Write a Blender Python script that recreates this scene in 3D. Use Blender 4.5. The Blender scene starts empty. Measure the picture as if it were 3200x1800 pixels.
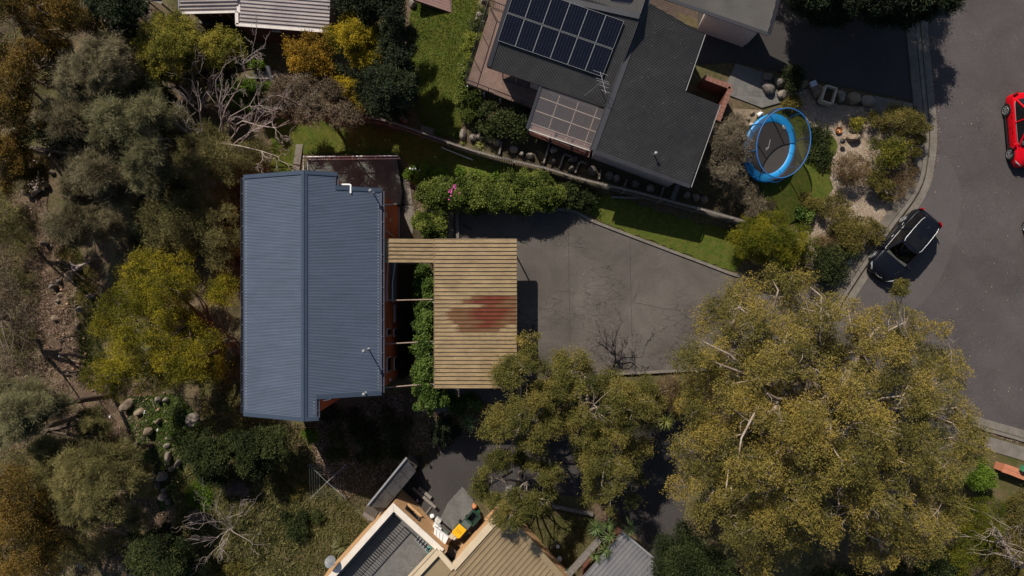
import bpy, bmesh, math, random
import numpy as np
from mathutils import Vector, Matrix

# ------------------------------------------------------------------ camera, sky, sun, exposure
SC = bpy.context.scene
COL = SC.collection
H = 41.0                      # height of the drone above the driveway
F = 2133.33                   # focal length in photo pixels (24 mm on 36 mm)
cam = bpy.data.cameras.new("camera")
cam.lens = 24.0; cam.sensor_width = 36.0; cam.clip_end = 1000.0; cam.clip_start = 0.5
camo = bpy.data.objects.new("camera", cam); camo.location = (0, 0, H)
COL.objects.link(camo); SC.camera = camo

SUN_EL = math.radians(45.0)
SUN_AZ = Vector((-0.46, 0.89)).normalized()      # towards the sun, seen from above
world = bpy.data.worlds.new("World"); SC.world = world; world.use_nodes = True
nt = world.node_tree; nt.nodes.clear()
sky = nt.nodes.new("ShaderNodeTexSky"); sky.sky_type = 'NISHITA'; sky.sun_disc = False
sky.sun_elevation = SUN_EL; sky.sun_rotation = math.atan2(SUN_AZ.x, SUN_AZ.y)
bg = nt.nodes.new("ShaderNodeBackground"); bg.inputs[1].default_value = 0.072
wo = nt.nodes.new("ShaderNodeOutputWorld")
nt.links.new(sky.outputs[0], bg.inputs[0]); nt.links.new(bg.outputs[0], wo.inputs[0])
sun = bpy.data.lights.new("sun", 'SUN'); sun.energy = 4.8; sun.angle = math.radians(0.55)
sun.color = (1.0, 0.93, 0.82)
suno = bpy.data.objects.new("sun", sun); COL.objects.link(suno)
ld = Vector((-SUN_AZ.x * math.cos(SUN_EL), -SUN_AZ.y * math.cos(SUN_EL), -math.sin(SUN_EL)))
suno.rotation_euler = ld.to_track_quat('-Z', 'Y').to_euler(); suno.location = (-10, 20, 30)
SC.view_settings.view_transform = 'Standard'; SC.view_settings.look = 'None'
SC.view_settings.exposure = 0.08; SC.view_settings.gamma = 1.0
SC.view_settings.use_curve_mapping = False
try:
    SC.cycles.max_bounces = 6; SC.cycles.transparent_max_bounces = 12
except Exception: pass

R = random.Random(7)
NR = np.random.default_rng(11)
WL = {}                       # world location of every object by name

# ------------------------------------------------------------------ ground shape and pixel helpers
def sst(a, b, t):
    u = np.clip((np.asarray(t, float) - a) / (b - a), 0, 1); return u * u * (3 - 2 * u)
def relief(x, y):
    return (0.06 * np.sin(1.7 * x + 0.9 * y + 1) + 0.05 * np.sin(-1.1 * x + 2.3 * y + 2)
            + 0.035 * np.sin(3.1 * x - 1.6 * y) + 0.03 * np.sin(2.6 * x + 3.7 * y + .5))
def terr(x, y):
    x = np.asarray(x, float); y = np.asarray(y, float)
    t = sst(4.6, 8.0, y)
    a = -6.9 + t * (-9 + 6.9); b = -5.0 + t * 5.5
    u = np.clip((x - a) / (b - a), 0, 1); e = u * u * (3 - 2 * u)
    zw = -3 - 3 * sst(-15.5, -32, x)
    s = sst(-5.6, -9.5, y)
    ze = -2.0 * s * (1 - sst(8, 18, x)) + 0.5 * sst(7, 10, y) * sst(4, 10, x) * (1 - sst(13, 19, x))
    # south of the carport the bank is gentle
    z = zw * (1 - e) + ze * e
    return z + relief(x, y) * (1 - e) * sst(-13, -17, x) * 1.6 + relief(x, y) * 0.25 * (1 - e)
def P(px, py, z=0.0):
    k = (H - z) / F
    return Vector(((px - 1600) * k, (900 - py) * k, z))
def Gn(px, py):
    px = np.asarray(px, float); py = np.asarray(py, float); z = np.zeros_like(px)
    for _ in range(14):
        k = (H - z) / F; z = z * .4 + .6 * terr((px - 1600) * k, (900 - py) * k)
    k = (H - z) / F
    return (px - 1600) * k, (900 - py) * k, z
def G(px, py, dz=0.0):
    x, y, z = Gn(px, py); return Vector((float(x), float(y), float(z) + dz))
def gz(v): return float(terr(v[0], v[1]))

# ------------------------------------------------------------------ objects
def put(o, world, parent=None):
    COL.objects.link(o)
    w = Vector(world); WL[o.name] = w
    if parent is not None:
        o.parent = parent; o.location = w - WL[parent.name]
    else: o.location = w
    return o
def thing(name, label, cat, loc, group=None):
    o = bpy.data.objects.new(name, None); o.empty_display_size = .3
    put(o, loc); o['label'] = label; o['category'] = cat
    if group: o['group'] = group
    return o
def tag(o, label=None, cat=None, group=None, kind=None):
    if label: o['label'] = label
    if cat: o['category'] = cat
    if group: o['group'] = group
    if kind: o['kind'] = kind
    return o
class MB:
    def __init__(s): s.v = []; s.f = []; s.sm = []
    def add(s, vs, fs, smooth=False):
        n = len(s.v); s.v += [tuple(v) for v in vs]
        s.f += [tuple(i + n for i in f) for f in fs]; s.sm += [smooth] * len(fs); return s
    def prism(s, pts, z0, z1):
        """pts: world xy, z0/z1 number or function or list"""
        n = len(pts)
        ar = sum(pts[i][0] * pts[(i + 1) % n][1] - pts[(i + 1) % n][0] * pts[i][1] for i in range(n))
        if ar < 0:
            pts = pts[::-1]
            if isinstance(z0, list): z0 = z0[::-1]
            if isinstance(z1, list): z1 = z1[::-1]
        g = lambda z, i: z[i] if isinstance(z, list) else (z(pts[i][0], pts[i][1]) if callable(z) else z)
        vs = [(p[0], p[1], g(z0, i)) for i, p in enumerate(pts)] + [(p[0], p[1], g(z1, i)) for i, p in enumerate(pts)]
        fs = [tuple(range(n - 1, -1, -1)), tuple(range(n, 2 * n))] + [(i, (i + 1) % n, (i + 1) % n + n, i + n) for i in range(n)]
        return s.add(vs, fs)
    def bar(s, a, b, w, h=None, up=(0, 0, 1)):
        a = Vector(a); b = Vector(b); h = w if h is None else h
        d = (b - a).normalized(); u = Vector(up)
        if abs(d.dot(u)) > .98: u = Vector((1, 0, 0))
        r = d.cross(u).normalized() * w / 2; q = r.cross(d).normalized() * h / 2
        vs = [a - r - q, a + r - q, a + r + q, a - r + q, b - r - q, b + r - q, b + r + q, b - r + q]
        return s.add(vs, [(0, 3, 2, 1), (4, 5, 6, 7), (0, 1, 5, 4), (1, 2, 6, 5), (2, 3, 7, 6), (3, 0, 4, 7)])
    def box(s, c, sx, sy, sz, rz=0.0):
        c = Vector(c); ca, sa = math.cos(rz), math.sin(rz); vs = []
        for dz in (-.5, .5):
            for dx, dy in ((-.5, -.5), (.5, -.5), (.5, .5), (-.5, .5)):
                x, y = dx * sx, dy * sy
                vs.append((c.x + x * ca - y * sa, c.y + x * sa + y * ca, c.z + dz * sz))
        return s.add(vs, [(0, 3, 2, 1), (4, 5, 6, 7), (0, 1, 5, 4), (1, 2, 6, 5), (2, 3, 7, 6), (3, 0, 4, 7)])
    def tube(s, pts, rad, n=6, cap=True):
        pts = [Vector(p) for p in pts]; m = len(pts)
        if not isinstance(rad, (list, tuple)): rad = [rad] * m
        vs = []; prev = None
        for i in range(m):
            d = (pts[min(i + 1, m - 1)] - pts[max(i - 1, 0)])
            d = d.normalized() if d.length > 1e-9 else Vector((0, 0, 1))
            if prev is None:
                u = Vector((0, 0, 1)) if abs(d.z) < .9 else Vector((1, 0, 0))
                r = d.cross(u).normalized()
            else: r = (prev - d * prev.dot(d)); r = r.normalized() if r.length > 1e-6 else d.orthogonal().normalized()
            prev = r; q = d.cross(r)
            for k in range(n):
                a = 2 * math.pi * k / n
                vs.append(pts[i] + (r * math.cos(a) + q * math.sin(a)) * rad[i])
        fs = [(i * n + k, i * n + (k + 1) % n, (i + 1) * n + (k + 1) % n, (i + 1) * n + k) for i in range(m - 1) for k in range(n)]
        s.add(vs, fs, True)
        if cap: s.add([vs[k] for k in range(n)], [tuple(range(n))[::-1]]); s.add([vs[(m - 1) * n + k] for k in range(n)], [tuple(range(n))])
        return s
    def disc(s, c, r, h, n=20, r2=None, rz=0):
        c = Vector(c); r2 = r if r2 is None else r2
        pts = [(c.x + r * math.cos(2 * math.pi * i / n) * math.cos(rz) - r2 * math.sin(2 * math.pi * i / n) * math.sin(rz),
                c.y + r * math.cos(2 * math.pi * i / n) * math.sin(rz) + r2 * math.sin(2 * math.pi * i / n) * math.cos(rz)) for i in range(n)]
        return s.prism(pts, c.z, c.z + h)
    def lathe(s, c, prof, n=16):
        c = Vector(c); vs = []
        for r, z in prof:
            for k in range(n):
                a = 2 * math.pi * k / n; vs.append((c.x + r * math.cos(a), c.y + r * math.sin(a), c.z + z))
        fs = [(i * n + k, i * n + (k + 1) % n, (i + 1) * n + (k + 1) % n, (i + 1) * n + k) for i in range(len(prof) - 1) for k in range(n)]
        return s.add(vs, fs, True)
    def build(s, name, m, parent=None, world=None, bevel=0):
        me = bpy.data.meshes.new(name)
        V = np.array(s.v, float)
        c = Vector(world) if world is not None else Vector(((V.min(0) + V.max(0)) / 2).tolist())
        V = V - np.array(c)
        me.from_pydata(V.tolist(), [], s.f); me.materials.append(m)
        me.polygons.foreach_set('use_smooth', s.sm); me.update()
        o = bpy.data.objects.new(name, me); put(o, c, parent)
        if bevel:
            b = o.modifiers.new('bevel', 'BEVEL'); b.width = bevel; b.segments = 2; b.limit_method = 'ANGLE'
        return o
def dup(o, world, parent=None, rz=None, scale=None):
    c = o.copy(); put(c, world, parent)
    if rz is not None: c.rotation_euler = (0, 0, rz)
    if scale is not None: c.scale = scale
    for k in ('label', 'group', 'category'):
        pass
    return c

# ------------------------------------------------------------------ materials
def newmat(name):
    m = bpy.data.materials.new(name); m.use_nodes = True
    n = m.node_tree; n.nodes.clear(); return m, n
def N(n, t, **k):
    o = n.nodes.new('ShaderNode' + t)
    for a, b in k.items(): setattr(o, a, b)
    return o
def ramp(n, fac, stops):
    r = N(n, 'ValToRGB'); e = r.color_ramp.elements
    while len(e) < len(stops): e.new(.5)
    for i, (p, c) in enumerate(stops):
        e[i].position = p; e[i].color = (c[0], c[1], c[2], 1) if not isinstance(c, (int, float)) else (c, c, c, 1)
    n.links.new(fac, r.inputs[0]); return r
def noise(n, scale, detail=4, rough=.55, vec=None, dist=0):
    t = N(n, 'TexNoise'); t.inputs['Scale'].default_value = scale; t.inputs['Detail'].default_value = detail
    t.inputs['Roughness'].default_value = rough; t.inputs['Distortion'].default_value = dist
    if vec is None:
        g = N(n, 'NewGeometry'); vec = g.outputs['Position']
    n.links.new(vec, t.inputs['Vector']); return t
def mixc(n, fac, a, b, mode='MIX'):
    m = N(n, 'Mix', data_type='RGBA', blend_type=mode)
    def s(sock, v):
        if isinstance(v, tuple): sock.default_value = (*v, 1) if len(v) == 3 else v
        elif isinstance(v, (int, float)): sock.default_value = v
        else: n.links.new(v, sock)
    s(m.inputs[0], fac); s(m.inputs[6], a); s(m.inputs[7], b); return m.outputs[2]
def mat(name, c1, c2=None, scale=3.0, rough=.8, c3=None, s2=25.0, a2=.5, bump=0.0, bs=60.0, metal=0.0, spec=.4, lo=.35, hi=.65, dist=0):
    """c1/c2 mottled by a big noise, c3 speckled over it by a fine one"""
    m, n = newmat(name)
    p = N(n, 'BsdfPrincipled'); o = N(n, 'OutputMaterial'); n.links.new(p.outputs[0], o.inputs[0])
    p.inputs['Roughness'].default_value = rough; p.inputs['Metallic'].default_value = metal
    p.inputs['Specular IOR Level'].default_value = spec
    c2 = c2 or tuple(v * .75 for v in c1)
    t = noise(n, scale, 5, .6, dist=dist); r = ramp(n, t.outputs['Fac'], [(lo, c1), (hi, c2)])
    out = r.outputs[0]
    if c3:
        t2 = noise(n, s2, 3, .7); r2 = ramp(n, t2.outputs['Fac'], [(.5, 0.0), (.72, 1.0)])
        mm = N(n, 'Math', operation='MULTIPLY'); mm.inputs[1].default_value = a2
        n.links.new(r2.outputs[0], mm.inputs[0]); out = mixc(n, mm.outputs[0], out, c3)
    n.links.new(out, p.inputs['Base Color'])
    if bump:
        t3 = noise(n, bs, 3, .6); b = N(n, 'Bump'); b.inputs['Strength'].default_value = bump; b.inputs['Distance'].default_value = .02
        n.links.new(t3.outputs['Fac'], b.inputs['Height']); n.links.new(b.outputs[0], p.inputs['Normal'])
    return m
LG = 1.3
def streaked(name, c1, c2, rough, streak=(.35, 7, 1), lo=.8, hi=1.15, dirt=(.09, .085, .08), da=.35):
    m, n = newmat(name); p = N(n, 'BsdfPrincipled'); o = N(n, 'OutputMaterial'); n.links.new(p.outputs[0], o.inputs[0])
    t = noise(n, .45, 5, .6, dist=.5); r = ramp(n, t.outputs['Fac'], [(.35, c1), (.65, c2)])
    g = N(n, 'NewGeometry'); mp = N(n, 'Mapping'); mp.inputs['Scale'].default_value = streak; n.links.new(g.outputs['Position'], mp.inputs[0])
    ts = noise(n, 1.0, 5, .7, vec=mp.outputs[0]); rs = ramp(n, ts.outputs['Fac'], [(.3, lo), (.7, hi)]); c = mixc(n, 1.0, r.outputs[0], rs.outputs[0], 'MULTIPLY')
    td = noise(n, 4, 6, .8); rd = ramp(n, td.outputs['Fac'], [(.56, 0.0), (.72, da)]); c = mixc(n, rd.outputs[0], c, dirt)
    n.links.new(c, p.inputs['Base Color']); p.inputs['Roughness'].default_value = rough; p.inputs['Specular IOR Level'].default_value = .45; return m
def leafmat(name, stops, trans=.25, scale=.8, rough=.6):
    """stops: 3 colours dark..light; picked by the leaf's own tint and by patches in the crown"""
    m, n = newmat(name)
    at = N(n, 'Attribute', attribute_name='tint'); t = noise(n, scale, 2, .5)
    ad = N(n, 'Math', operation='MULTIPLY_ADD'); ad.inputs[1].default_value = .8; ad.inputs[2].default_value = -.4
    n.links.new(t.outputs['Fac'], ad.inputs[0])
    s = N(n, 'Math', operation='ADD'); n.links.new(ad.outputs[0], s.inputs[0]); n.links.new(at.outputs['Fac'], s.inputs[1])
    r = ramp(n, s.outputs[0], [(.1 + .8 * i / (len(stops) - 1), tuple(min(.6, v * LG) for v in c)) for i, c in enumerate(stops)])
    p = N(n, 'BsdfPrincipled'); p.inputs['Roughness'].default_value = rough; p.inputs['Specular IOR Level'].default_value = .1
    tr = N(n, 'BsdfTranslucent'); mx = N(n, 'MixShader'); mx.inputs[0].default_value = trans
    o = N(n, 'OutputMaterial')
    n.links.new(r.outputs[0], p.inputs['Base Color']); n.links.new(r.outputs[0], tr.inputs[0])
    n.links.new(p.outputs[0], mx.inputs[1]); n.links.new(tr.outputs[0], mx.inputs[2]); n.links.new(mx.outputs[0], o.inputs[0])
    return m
def seemat(name, col, alpha, rough=.3, spec=.5):
    m, n = newmat(name)
    p = N(n, 'BsdfPrincipled'); p.inputs['Base Color'].default_value = (*col, 1); p.inputs['Roughness'].default_value = rough
    p.inputs['Specular IOR Level'].default_value = spec
    t = N(n, 'BsdfTransparent'); mx = N(n, 'MixShader'); mx.inputs[0].default_value = alpha; o = N(n, 'OutputMaterial')
    n.links.new(t.outputs[0], mx.inputs[1]); n.links.new(p.outputs[0], mx.inputs[2]); n.links.new(mx.outputs[0], o.inputs[0])
    return m
def glassmat(name, tint=(.25, .28, .3)):
    m, n = newmat(name)
    g = N(n, 'BsdfGlossy'); g.inputs['Roughness'].default_value = .03; t = N(n, 'BsdfTransparent'); t.inputs[0].default_value = (*tint, 1)
    f = N(n, 'Fresnel'); f.inputs[0].default_value = 1.5; mx = N(n, 'MixShader'); o = N(n, 'OutputMaterial')
    n.links.new(f.outputs[0], mx.inputs[0]); n.links.new(t.outputs[0], mx.inputs[1]); n.links.new(g.outputs[0], mx.inputs[2]); n.links.new(mx.outputs[0], o.inputs[0])
    return m

M = {}
M['bluesteel'] = streaked('blue_grey_steel', (.069, .089, .130), (.061, .079, .115), .5, dirt=(.1, .1, .1), da=.25)
M['bluetrim'] = mat('blue_grey_trim', (.045, .062, .092), (.04, .056, .085), 2, .4, spec=.5)
M['gutter'] = mat('grey_violet_gutter', (.07, .075, .1), (.05, .055, .08), 2, .5)
M['charcoal'] = streaked('charcoal_steel', (.055, .052, .05), (.04, .039, .04), .5, (2.5, 2.5, 1), dirt=(.09, .083, .072), da=.3)
M['chartrim'] = mat('charcoal_trim', (.035, .035, .042), (.03, .03, .036), 2, .45)
M['orange'] = mat('orange_painted_wall', (.56, .125, .04), (.48, .10, .032), 1.2, .8, c3=(.4, .09, .035), s2=9, a2=.5)
M['white'] = mat('white_paint', (.78, .78, .78), (.7, .7, .69), 5, .45)
M['offwhite'] = mat('weathered_white_paint', (.62, .6, .56), (.5, .47, .43), 6, .6, c3=(.3, .26, .22), s2=20, a2=.3)
M['concrete'] = mat('concrete', (.19, .165, .14), (.14, .122, .10), 2.2, .9, c3=(.09, .08, .065), s2=30, a2=.5, bump=.3)
M['concretegrey'] = mat('grey_concrete', (.15, .14, .13), (.10, .095, .088), 1.6, .9, c3=(.2, .185, .17), s2=12, a2=.5, bump=.2, dist=1)
M['timber'] = mat('weathered_timber', (.2, .175, .15), (.12, .10, .085), 8, .85, c3=(.3, .27, .24), s2=40, a2=.4)
M['darktimber'] = mat('dark_timber', (.09, .06, .045), (.055, .038, .03), 7, .8)
M['deck'] = mat('reddish_deck_boards', (.19, .118, .092), (.135, .08, .062), 2.5, .75, c3=(.27, .2, .165), s2=18, a2=.5)
M['pinkdeck'] = mat('pink_brown_deck_boards', (.2, .11, .095), (.16, .085, .075), 2, .7, c3=(.25, .16, .14), s2=20, a2=.4)
M['blackmetal'] = mat('black_metal', (.02, .02, .022), (.015, .015, .017), 5, .45)
M['alu'] = mat('aluminium', (.5, .5, .5), (.42, .42, .42), 8, .4, metal=.6)
M['galv'] = mat('galvanised_steel', (.36, .36, .36), (.28, .28, .28), 9, .5, metal=.3)
M['cream'] = mat('cream_fascia', (.60, .48, .33), (.54, .43, .29), 1.5, .6, c3=(.3, .24, .16), s2=14, a2=.25)
M['brick'] = mat('tan_brick', (.60, .36, .18), (.48, .27, .125), 6, .85, c3=(.55, .33, .17), s2=22, a2=.5)
M['mortar'] = mat('mortar', (.36, .25, .15), (.3, .2, .12), 6, .9)
M['redbrick'] = mat('red_brown_brick', (.16, .055, .035), (.11, .04, .028), 6, .85)
M['darkbrick'] = mat('dark_purple_brick', (.085, .045, .04), (.06, .033, .03), 7, .85)
M['pinkwall'] = mat('pinkish_render', (.52, .42, .38), (.46, .37, .335), 1.5, .85)
M['pinkroof'] = streaked('pale_pink_roof_steel', (.50, .44, .41), (.40, .34, .32), .55, (.3, 6, 1), .75, 1.1, (.2, .15, .13), .6)
M['rock'] = mat('grey_brown_rock', (.24, .205, .17), (.16, .13, .105), 3.5, .9, c3=(.38, .34, .3), s2=14, a2=.5, bump=.6, bs=25)
M['rockdark'] = mat('dark_basalt_rock', (.16, .135, .115), (.095, .08, .07), 3.5, .9, c3=(.25, .22, .19), s2=14, a2=.5, bump=.6, bs=25)
M['rocktan'] = mat('tan_sandstone', (.26, .195, .135), (.15, .11, .075), 3.5, .9, c3=(.36, .3, .23), s2=14, a2=.5, bump=.5, bs=25)
M['bark'] = mat('brown_bark', (.12, .085, .065), (.07, .05, .04), 5, .9, c3=(.2, .16, .13), s2=18, a2=.4)
M['gumbark'] = mat('pale_gum_bark', (.36, .28, .22), (.19, .14, .11), 2.5, .8, c3=(.5, .45, .4), s2=9, a2=.5)
M['deadwood'] = mat('silvery_dead_wood', (.42, .34, .3), (.25, .19, .165), 3, .85, c3=(.55, .48, .44), s2=12, a2=.5)
M['greenbin'] = mat('green_plastic', (.02, .05, .035), (.018, .045, .03), 5, .5)
M['yellow'] = mat('yellow_plastic', (.75, .42, .01), (.7, .38, .01), 5, .45)
M['black'] = mat('black_plastic', (.015, .015, .016), (.012, .012, .013), 5, .5)
M['rubber'] = mat('tyre_rubber', (.022, .021, .02), (.016, .015, .015), 5, .85)
M['blue'] = mat('bright_blue_vinyl', (.012, .26, .62), (.01, .23, .56), 3, .45)
M['bluepipe'] = mat('blue_pole_sleeve', (.01, .12, .36), (.01, .1, .3), 3, .5)
M['jump'] = mat('black_jumping_mat', (.045, .04, .038), (.038, .034, .033), 2, .85)
M['net'] = seemat('black_safety_net', (.07, .06, .057), .5, .9, .1)
M['glass'] = glassmat('window_glass', (.3, .34, .36))
M['carglass'] = glassmat('tinted_car_glass', (.16, .18, .19))
M['copper'] = mat('copper', (.42, .17, .05), (.3, .12, .04), 9, .4, metal=.7)
M['teal'] = mat('teal_plastic', (.03, .3, .25), (.02, .2, .17), 6, .6)
M['pipe'] = mat('pipe_brown_steel', (.28, .2, .15), (.2, .14, .11), 9, .6)

def col_attr(name): pass
# ------------------------------------------------------------------ planes, strips, roofs
class Plane:
    def __init__(s, a, b, c):
        a, b, c = Vector(a), Vector(b), Vector(c); n = (b - a).cross(c - a); s.n = n.normalized(); s.a = a
        if s.n.z < 0: s.n = -s.n
    def z(s, x, y): return s.a.z - (s.n.x * (x - s.a.x) + s.n.y * (y - s.a.y)) / s.n.z
    def px(s, px, py):
        z = s.a.z
        for _ in range(30):
            q = P(px, py, z); z = s.z(q.x, q.y)
        q = P(px, py, z); return q
def cross_iv(poly, u, v, t):
    """interval of u along the line v=t across the polygon"""
    r = []; n = len(poly)
    for i in range(n):
        a = poly[i]; b = poly[(i + 1) % n]
        va = a[0] * v[0] + a[1] * v[1]; vb = b[0] * v[0] + b[1] * v[1]
        if (va - t) * (vb - t) <= 0 and abs(va - vb) > 1e-9:
            k = (t - va) / (vb - va); x = a[0] + (b[0] - a[0]) * k; y = a[1] + (b[1] - a[1]) * k
            r.append(x * u[0] + y * u[1])
    return (min(r), max(r)) if len(r) >= 2 else None
def strips(poly, ang, width, gap=0.0):
    """cut a polygon (world xy) into strips running along ang: list of 4-point quads"""
    u = (math.cos(ang), math.sin(ang)); v = (-u[1], u[0])
    vs = [p[0] * v[0] + p[1] * v[1] for p in poly]; t0, t1 = min(vs), max(vs); out = []
    n = max(1, int(round((t1 - t0) / width))); w = (t1 - t0) / n
    for i in range(n):
        a, b = t0 + i * w + gap / 2, t0 + (i + 1) * w - gap / 2
        ia = cross_iv(poly, u, v, a + 1e-4); ib = cross_iv(poly, u, v, b - 1e-4)
        if not ia or not ib: continue
        q = [(ia[0], a), (ia[1], a), (ib[1], b), (ib[0], b)]
        out.append([(s * u[0] + t * v[0], s * u[1] + t * v[1]) for s, t in q])
    return out
def corrugated(name, pts, plane, ang, pitch, amp, m, parent, thick=True):
    """pts world xy polygon; a wavy sheet on the plane, waves running along ang"""
    u = (math.cos(ang), math.sin(ang)); v = (-u[1], u[0])
    vs = [p[0] * v[0] + p[1] * v[1] for p in pts]; t0, t1 = min(vs), max(vs)
    k = 6; n = int((t1 - t0) / pitch * k); mb = MB(); V = []; Fc = []
    for i in range(n + 1):
        t = t0 + 1e-3 + (t1 - t0 - 2e-3) * i / n; iv = cross_iv(pts, u, v, t)
        if iv is None: continue
        h = amp * math.sin(2 * math.pi * i / k)
        for s in iv:
            x, y = s * u[0] + t * v[0], s * u[1] + t * v[1]; V.append((x, y, plane.z(x, y) + h))
    for i in range(len(V) // 2 - 1): Fc.append((2 * i, 2 * i + 1, 2 * i + 3, 2 * i + 2))
    mb.add(V, Fc, True); return mb.build(name, m, parent)
def deckpan(name, pts, plane, ang, width, m, parent, ribh=.045, ribw=.03, lip=.01, props=None):
    """tray-deck roof: every tray with its upstanding rib is a part"""
    for i, q in enumerate(strips(pts, ang, width)):
        a0, a1, b1, b0 = [Vector((p[0], p[1], plane.z(p[0], p[1]))) for p in q]
        n = plane.n; w = (b0 - a0).normalized(); mb = MB()
        # profile across: flat tray, small centre crease, rib on the far side
        Wd = (b0 - a0).length
        prof = [(0.0, 0), (Wd - ribw * 1.6, 0), (Wd - ribw * 1.2, ribh), (Wd - ribw * .3, ribh), (Wd - .001, 0)]
        V = []
        for d, h in prof:
            f = d / Wd
            V.append(a0.lerp(b0, f) + n * h); V.append(a1.lerp(b1, f) + n * h)
        mb.add(V, [(2 * k, 2 * k + 1, 2 * k + 3, 2 * k + 2) for k in range(len(prof) - 1)])
        L = len(prof)
        mb.add([V[2 * k] for k in range(L)], [tuple(range(L))]); mb.add([V[2 * k + 1] for k in range(L)], [tuple(range(L))[::-1]])
        o = mb.build(name, m, parent)
        if props: props(i, o, a0, a1)
def xy(v): return (v[0], v[1])
def band(pts, w0, w1=None):
    """left/right offset outline of a polyline of world xy: offsets w0 (left) w1 (right)"""
    w1 = w0 if w1 is None else w1; L = []; Rr = []; n = len(pts)
    for i in range(n):
        a = Vector(xy(pts[max(i - 1, 0)])); b = Vector(xy(pts[min(i + 1, n - 1)])); d = (b - a).normalized()
        nn = Vector((-d.y, d.x)); p = Vector(xy(pts[i])); L.append(tuple(p + nn * w0)); Rr.append(tuple(p - nn * w1))
    return L, Rr
def ribbon(name, pts, w0, w1, z0, z1, m, parent=None, mb=None):
    L, Rr = band(pts, w0, w1); own = mb is None; mb = mb or MB()
    for i in range(len(pts) - 1):
        q = [L[i], L[i + 1], Rr[i + 1], Rr[i]]
        mb.prism(q, z0, z1)
    return mb.build(name, m, parent) if own else mb
def smooth(pts, k=4):
    """catmull-rom through pixel points"""
    out = []; n = len(pts)
    for i in range(n - 1):
        p0, p1, p2, p3 = pts[max(i - 1, 0)], pts[i], pts[i + 1], pts[min(i + 2, n - 1)]
        for j in range(k):
            t = j / k; out.append(tuple(.5 * ((2 * p1[c]) + (-p0[c] + p2[c]) * t + (2 * p0[c] - 5 * p1[c] + 4 * p2[c] - p3[c]) * t * t + (-p0[c] + 3 * p1[c] - 3 * p2[c] + p3[c]) * t ** 3) for c in range(len(p1))))
    out.append(tuple(pts[-1])); return out
def rough_poly(pts, step=14, amp=5, seed=1):
    r = random.Random(seed); out = []
    for i in range(len(pts)):
        a, b = pts[i], pts[(i + 1) % len(pts)]; L = math.dist(a, b); n = max(1, int(L / step))
        for j in range(n):
            t = j / n; out.append((a[0] + (b[0] - a[0]) * t + r.uniform(-amp, amp), a[1] + (b[1] - a[1]) * t + r.uniform(-amp, amp)))
    return out
def drape(name, poly, off, m, step=.5, label=None, kind='structure', flat=None, edge=.0, seed=1):
    """a sheet lying on the ground inside a pixel outline"""
    if edge: poly = rough_poly(poly, 14, edge, seed)
    W = [P(*p, flat) if flat is not None else G(*p) for p in poly]
    bm = bmesh.new(); bm.faces.new([bm.verts.new((w.x, w.y, 0)) for w in W])
    if flat is None:
        xs = [w.x for w in W]; ys = [w.y for w in W]
        for ax, lo, hi in ((0, min(xs), max(xs)), (1, min(ys), max(ys))):
            t = math.floor(lo / step) * step + step
            while t < hi:
                co = Vector((t, 0, 0)) if ax == 0 else Vector((0, t, 0)); no = Vector((1, 0, 0)) if ax == 0 else Vector((0, 1, 0))
                bmesh.ops.bisect_plane(bm, geom=bm.verts[:] + bm.edges[:] + bm.faces[:], plane_co=co, plane_no=no, dist=1e-5); t += step
    bm.normal_update()
    for f in bm.faces:
        if f.normal.z < 0: f.normal_flip()
    if flat is None:
        for v in bm.verts: v.co.z = float(terr(v.co.x, v.co.y)) + off
    else:
        for v in bm.verts: v.co.z = flat + off
    me = bpy.data.meshes.new(name); bm.to_mesh(me); bm.free(); me.materials.append(m)
    o = bpy.data.objects.new(name, me); put(o, (0, 0, 0)); o['kind'] = kind
    if label: o['label'] = label
    return o

# ------------------------------------------------------------------ leaves and trees
def inside(px, py, poly):
    c = np.zeros(len(px), bool); n = len(poly)
    for i in range(n):
        x0, y0 = poly[i]; x1, y1 = poly[(i + 1) % n]
        if y0 == y1: continue
        k = ((y0 > py) != (y1 > py)) & (px < (x1 - x0) * (py - y0) / (y1 - y0) + x0); c ^= k
    return c
def edgedist(px, py, poly):
    d = np.full(len(px), 1e9); n = len(poly)
    for i in range(n):
        x0, y0 = poly[i]; x1, y1 = poly[(i + 1) % n]; dx, dy = x1 - x0, y1 - y0; L = dx * dx + dy * dy + 1e-9
        t = np.clip(((px - x0) * dx + (py - y0) * dy) / L, 0, 1)
        d = np.minimum(d, np.hypot(px - x0 - t * dx, py - y0 - t * dy))
    return d
def sample(poly, n, rng):
    P_ = np.array(poly, float); lo, hi = P_.min(0), P_.max(0); ox, oy = [], []; tot = 0
    while tot < n:
        x = rng.uniform(lo[0], hi[0], n * 2); y = rng.uniform(lo[1], hi[1], n * 2); k = inside(x, y, poly)
        ox.append(x[k]); oy.append(y[k]); tot += k.sum()
    return np.concatenate(ox)[:n], np.concatenate(oy)[:n]
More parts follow.
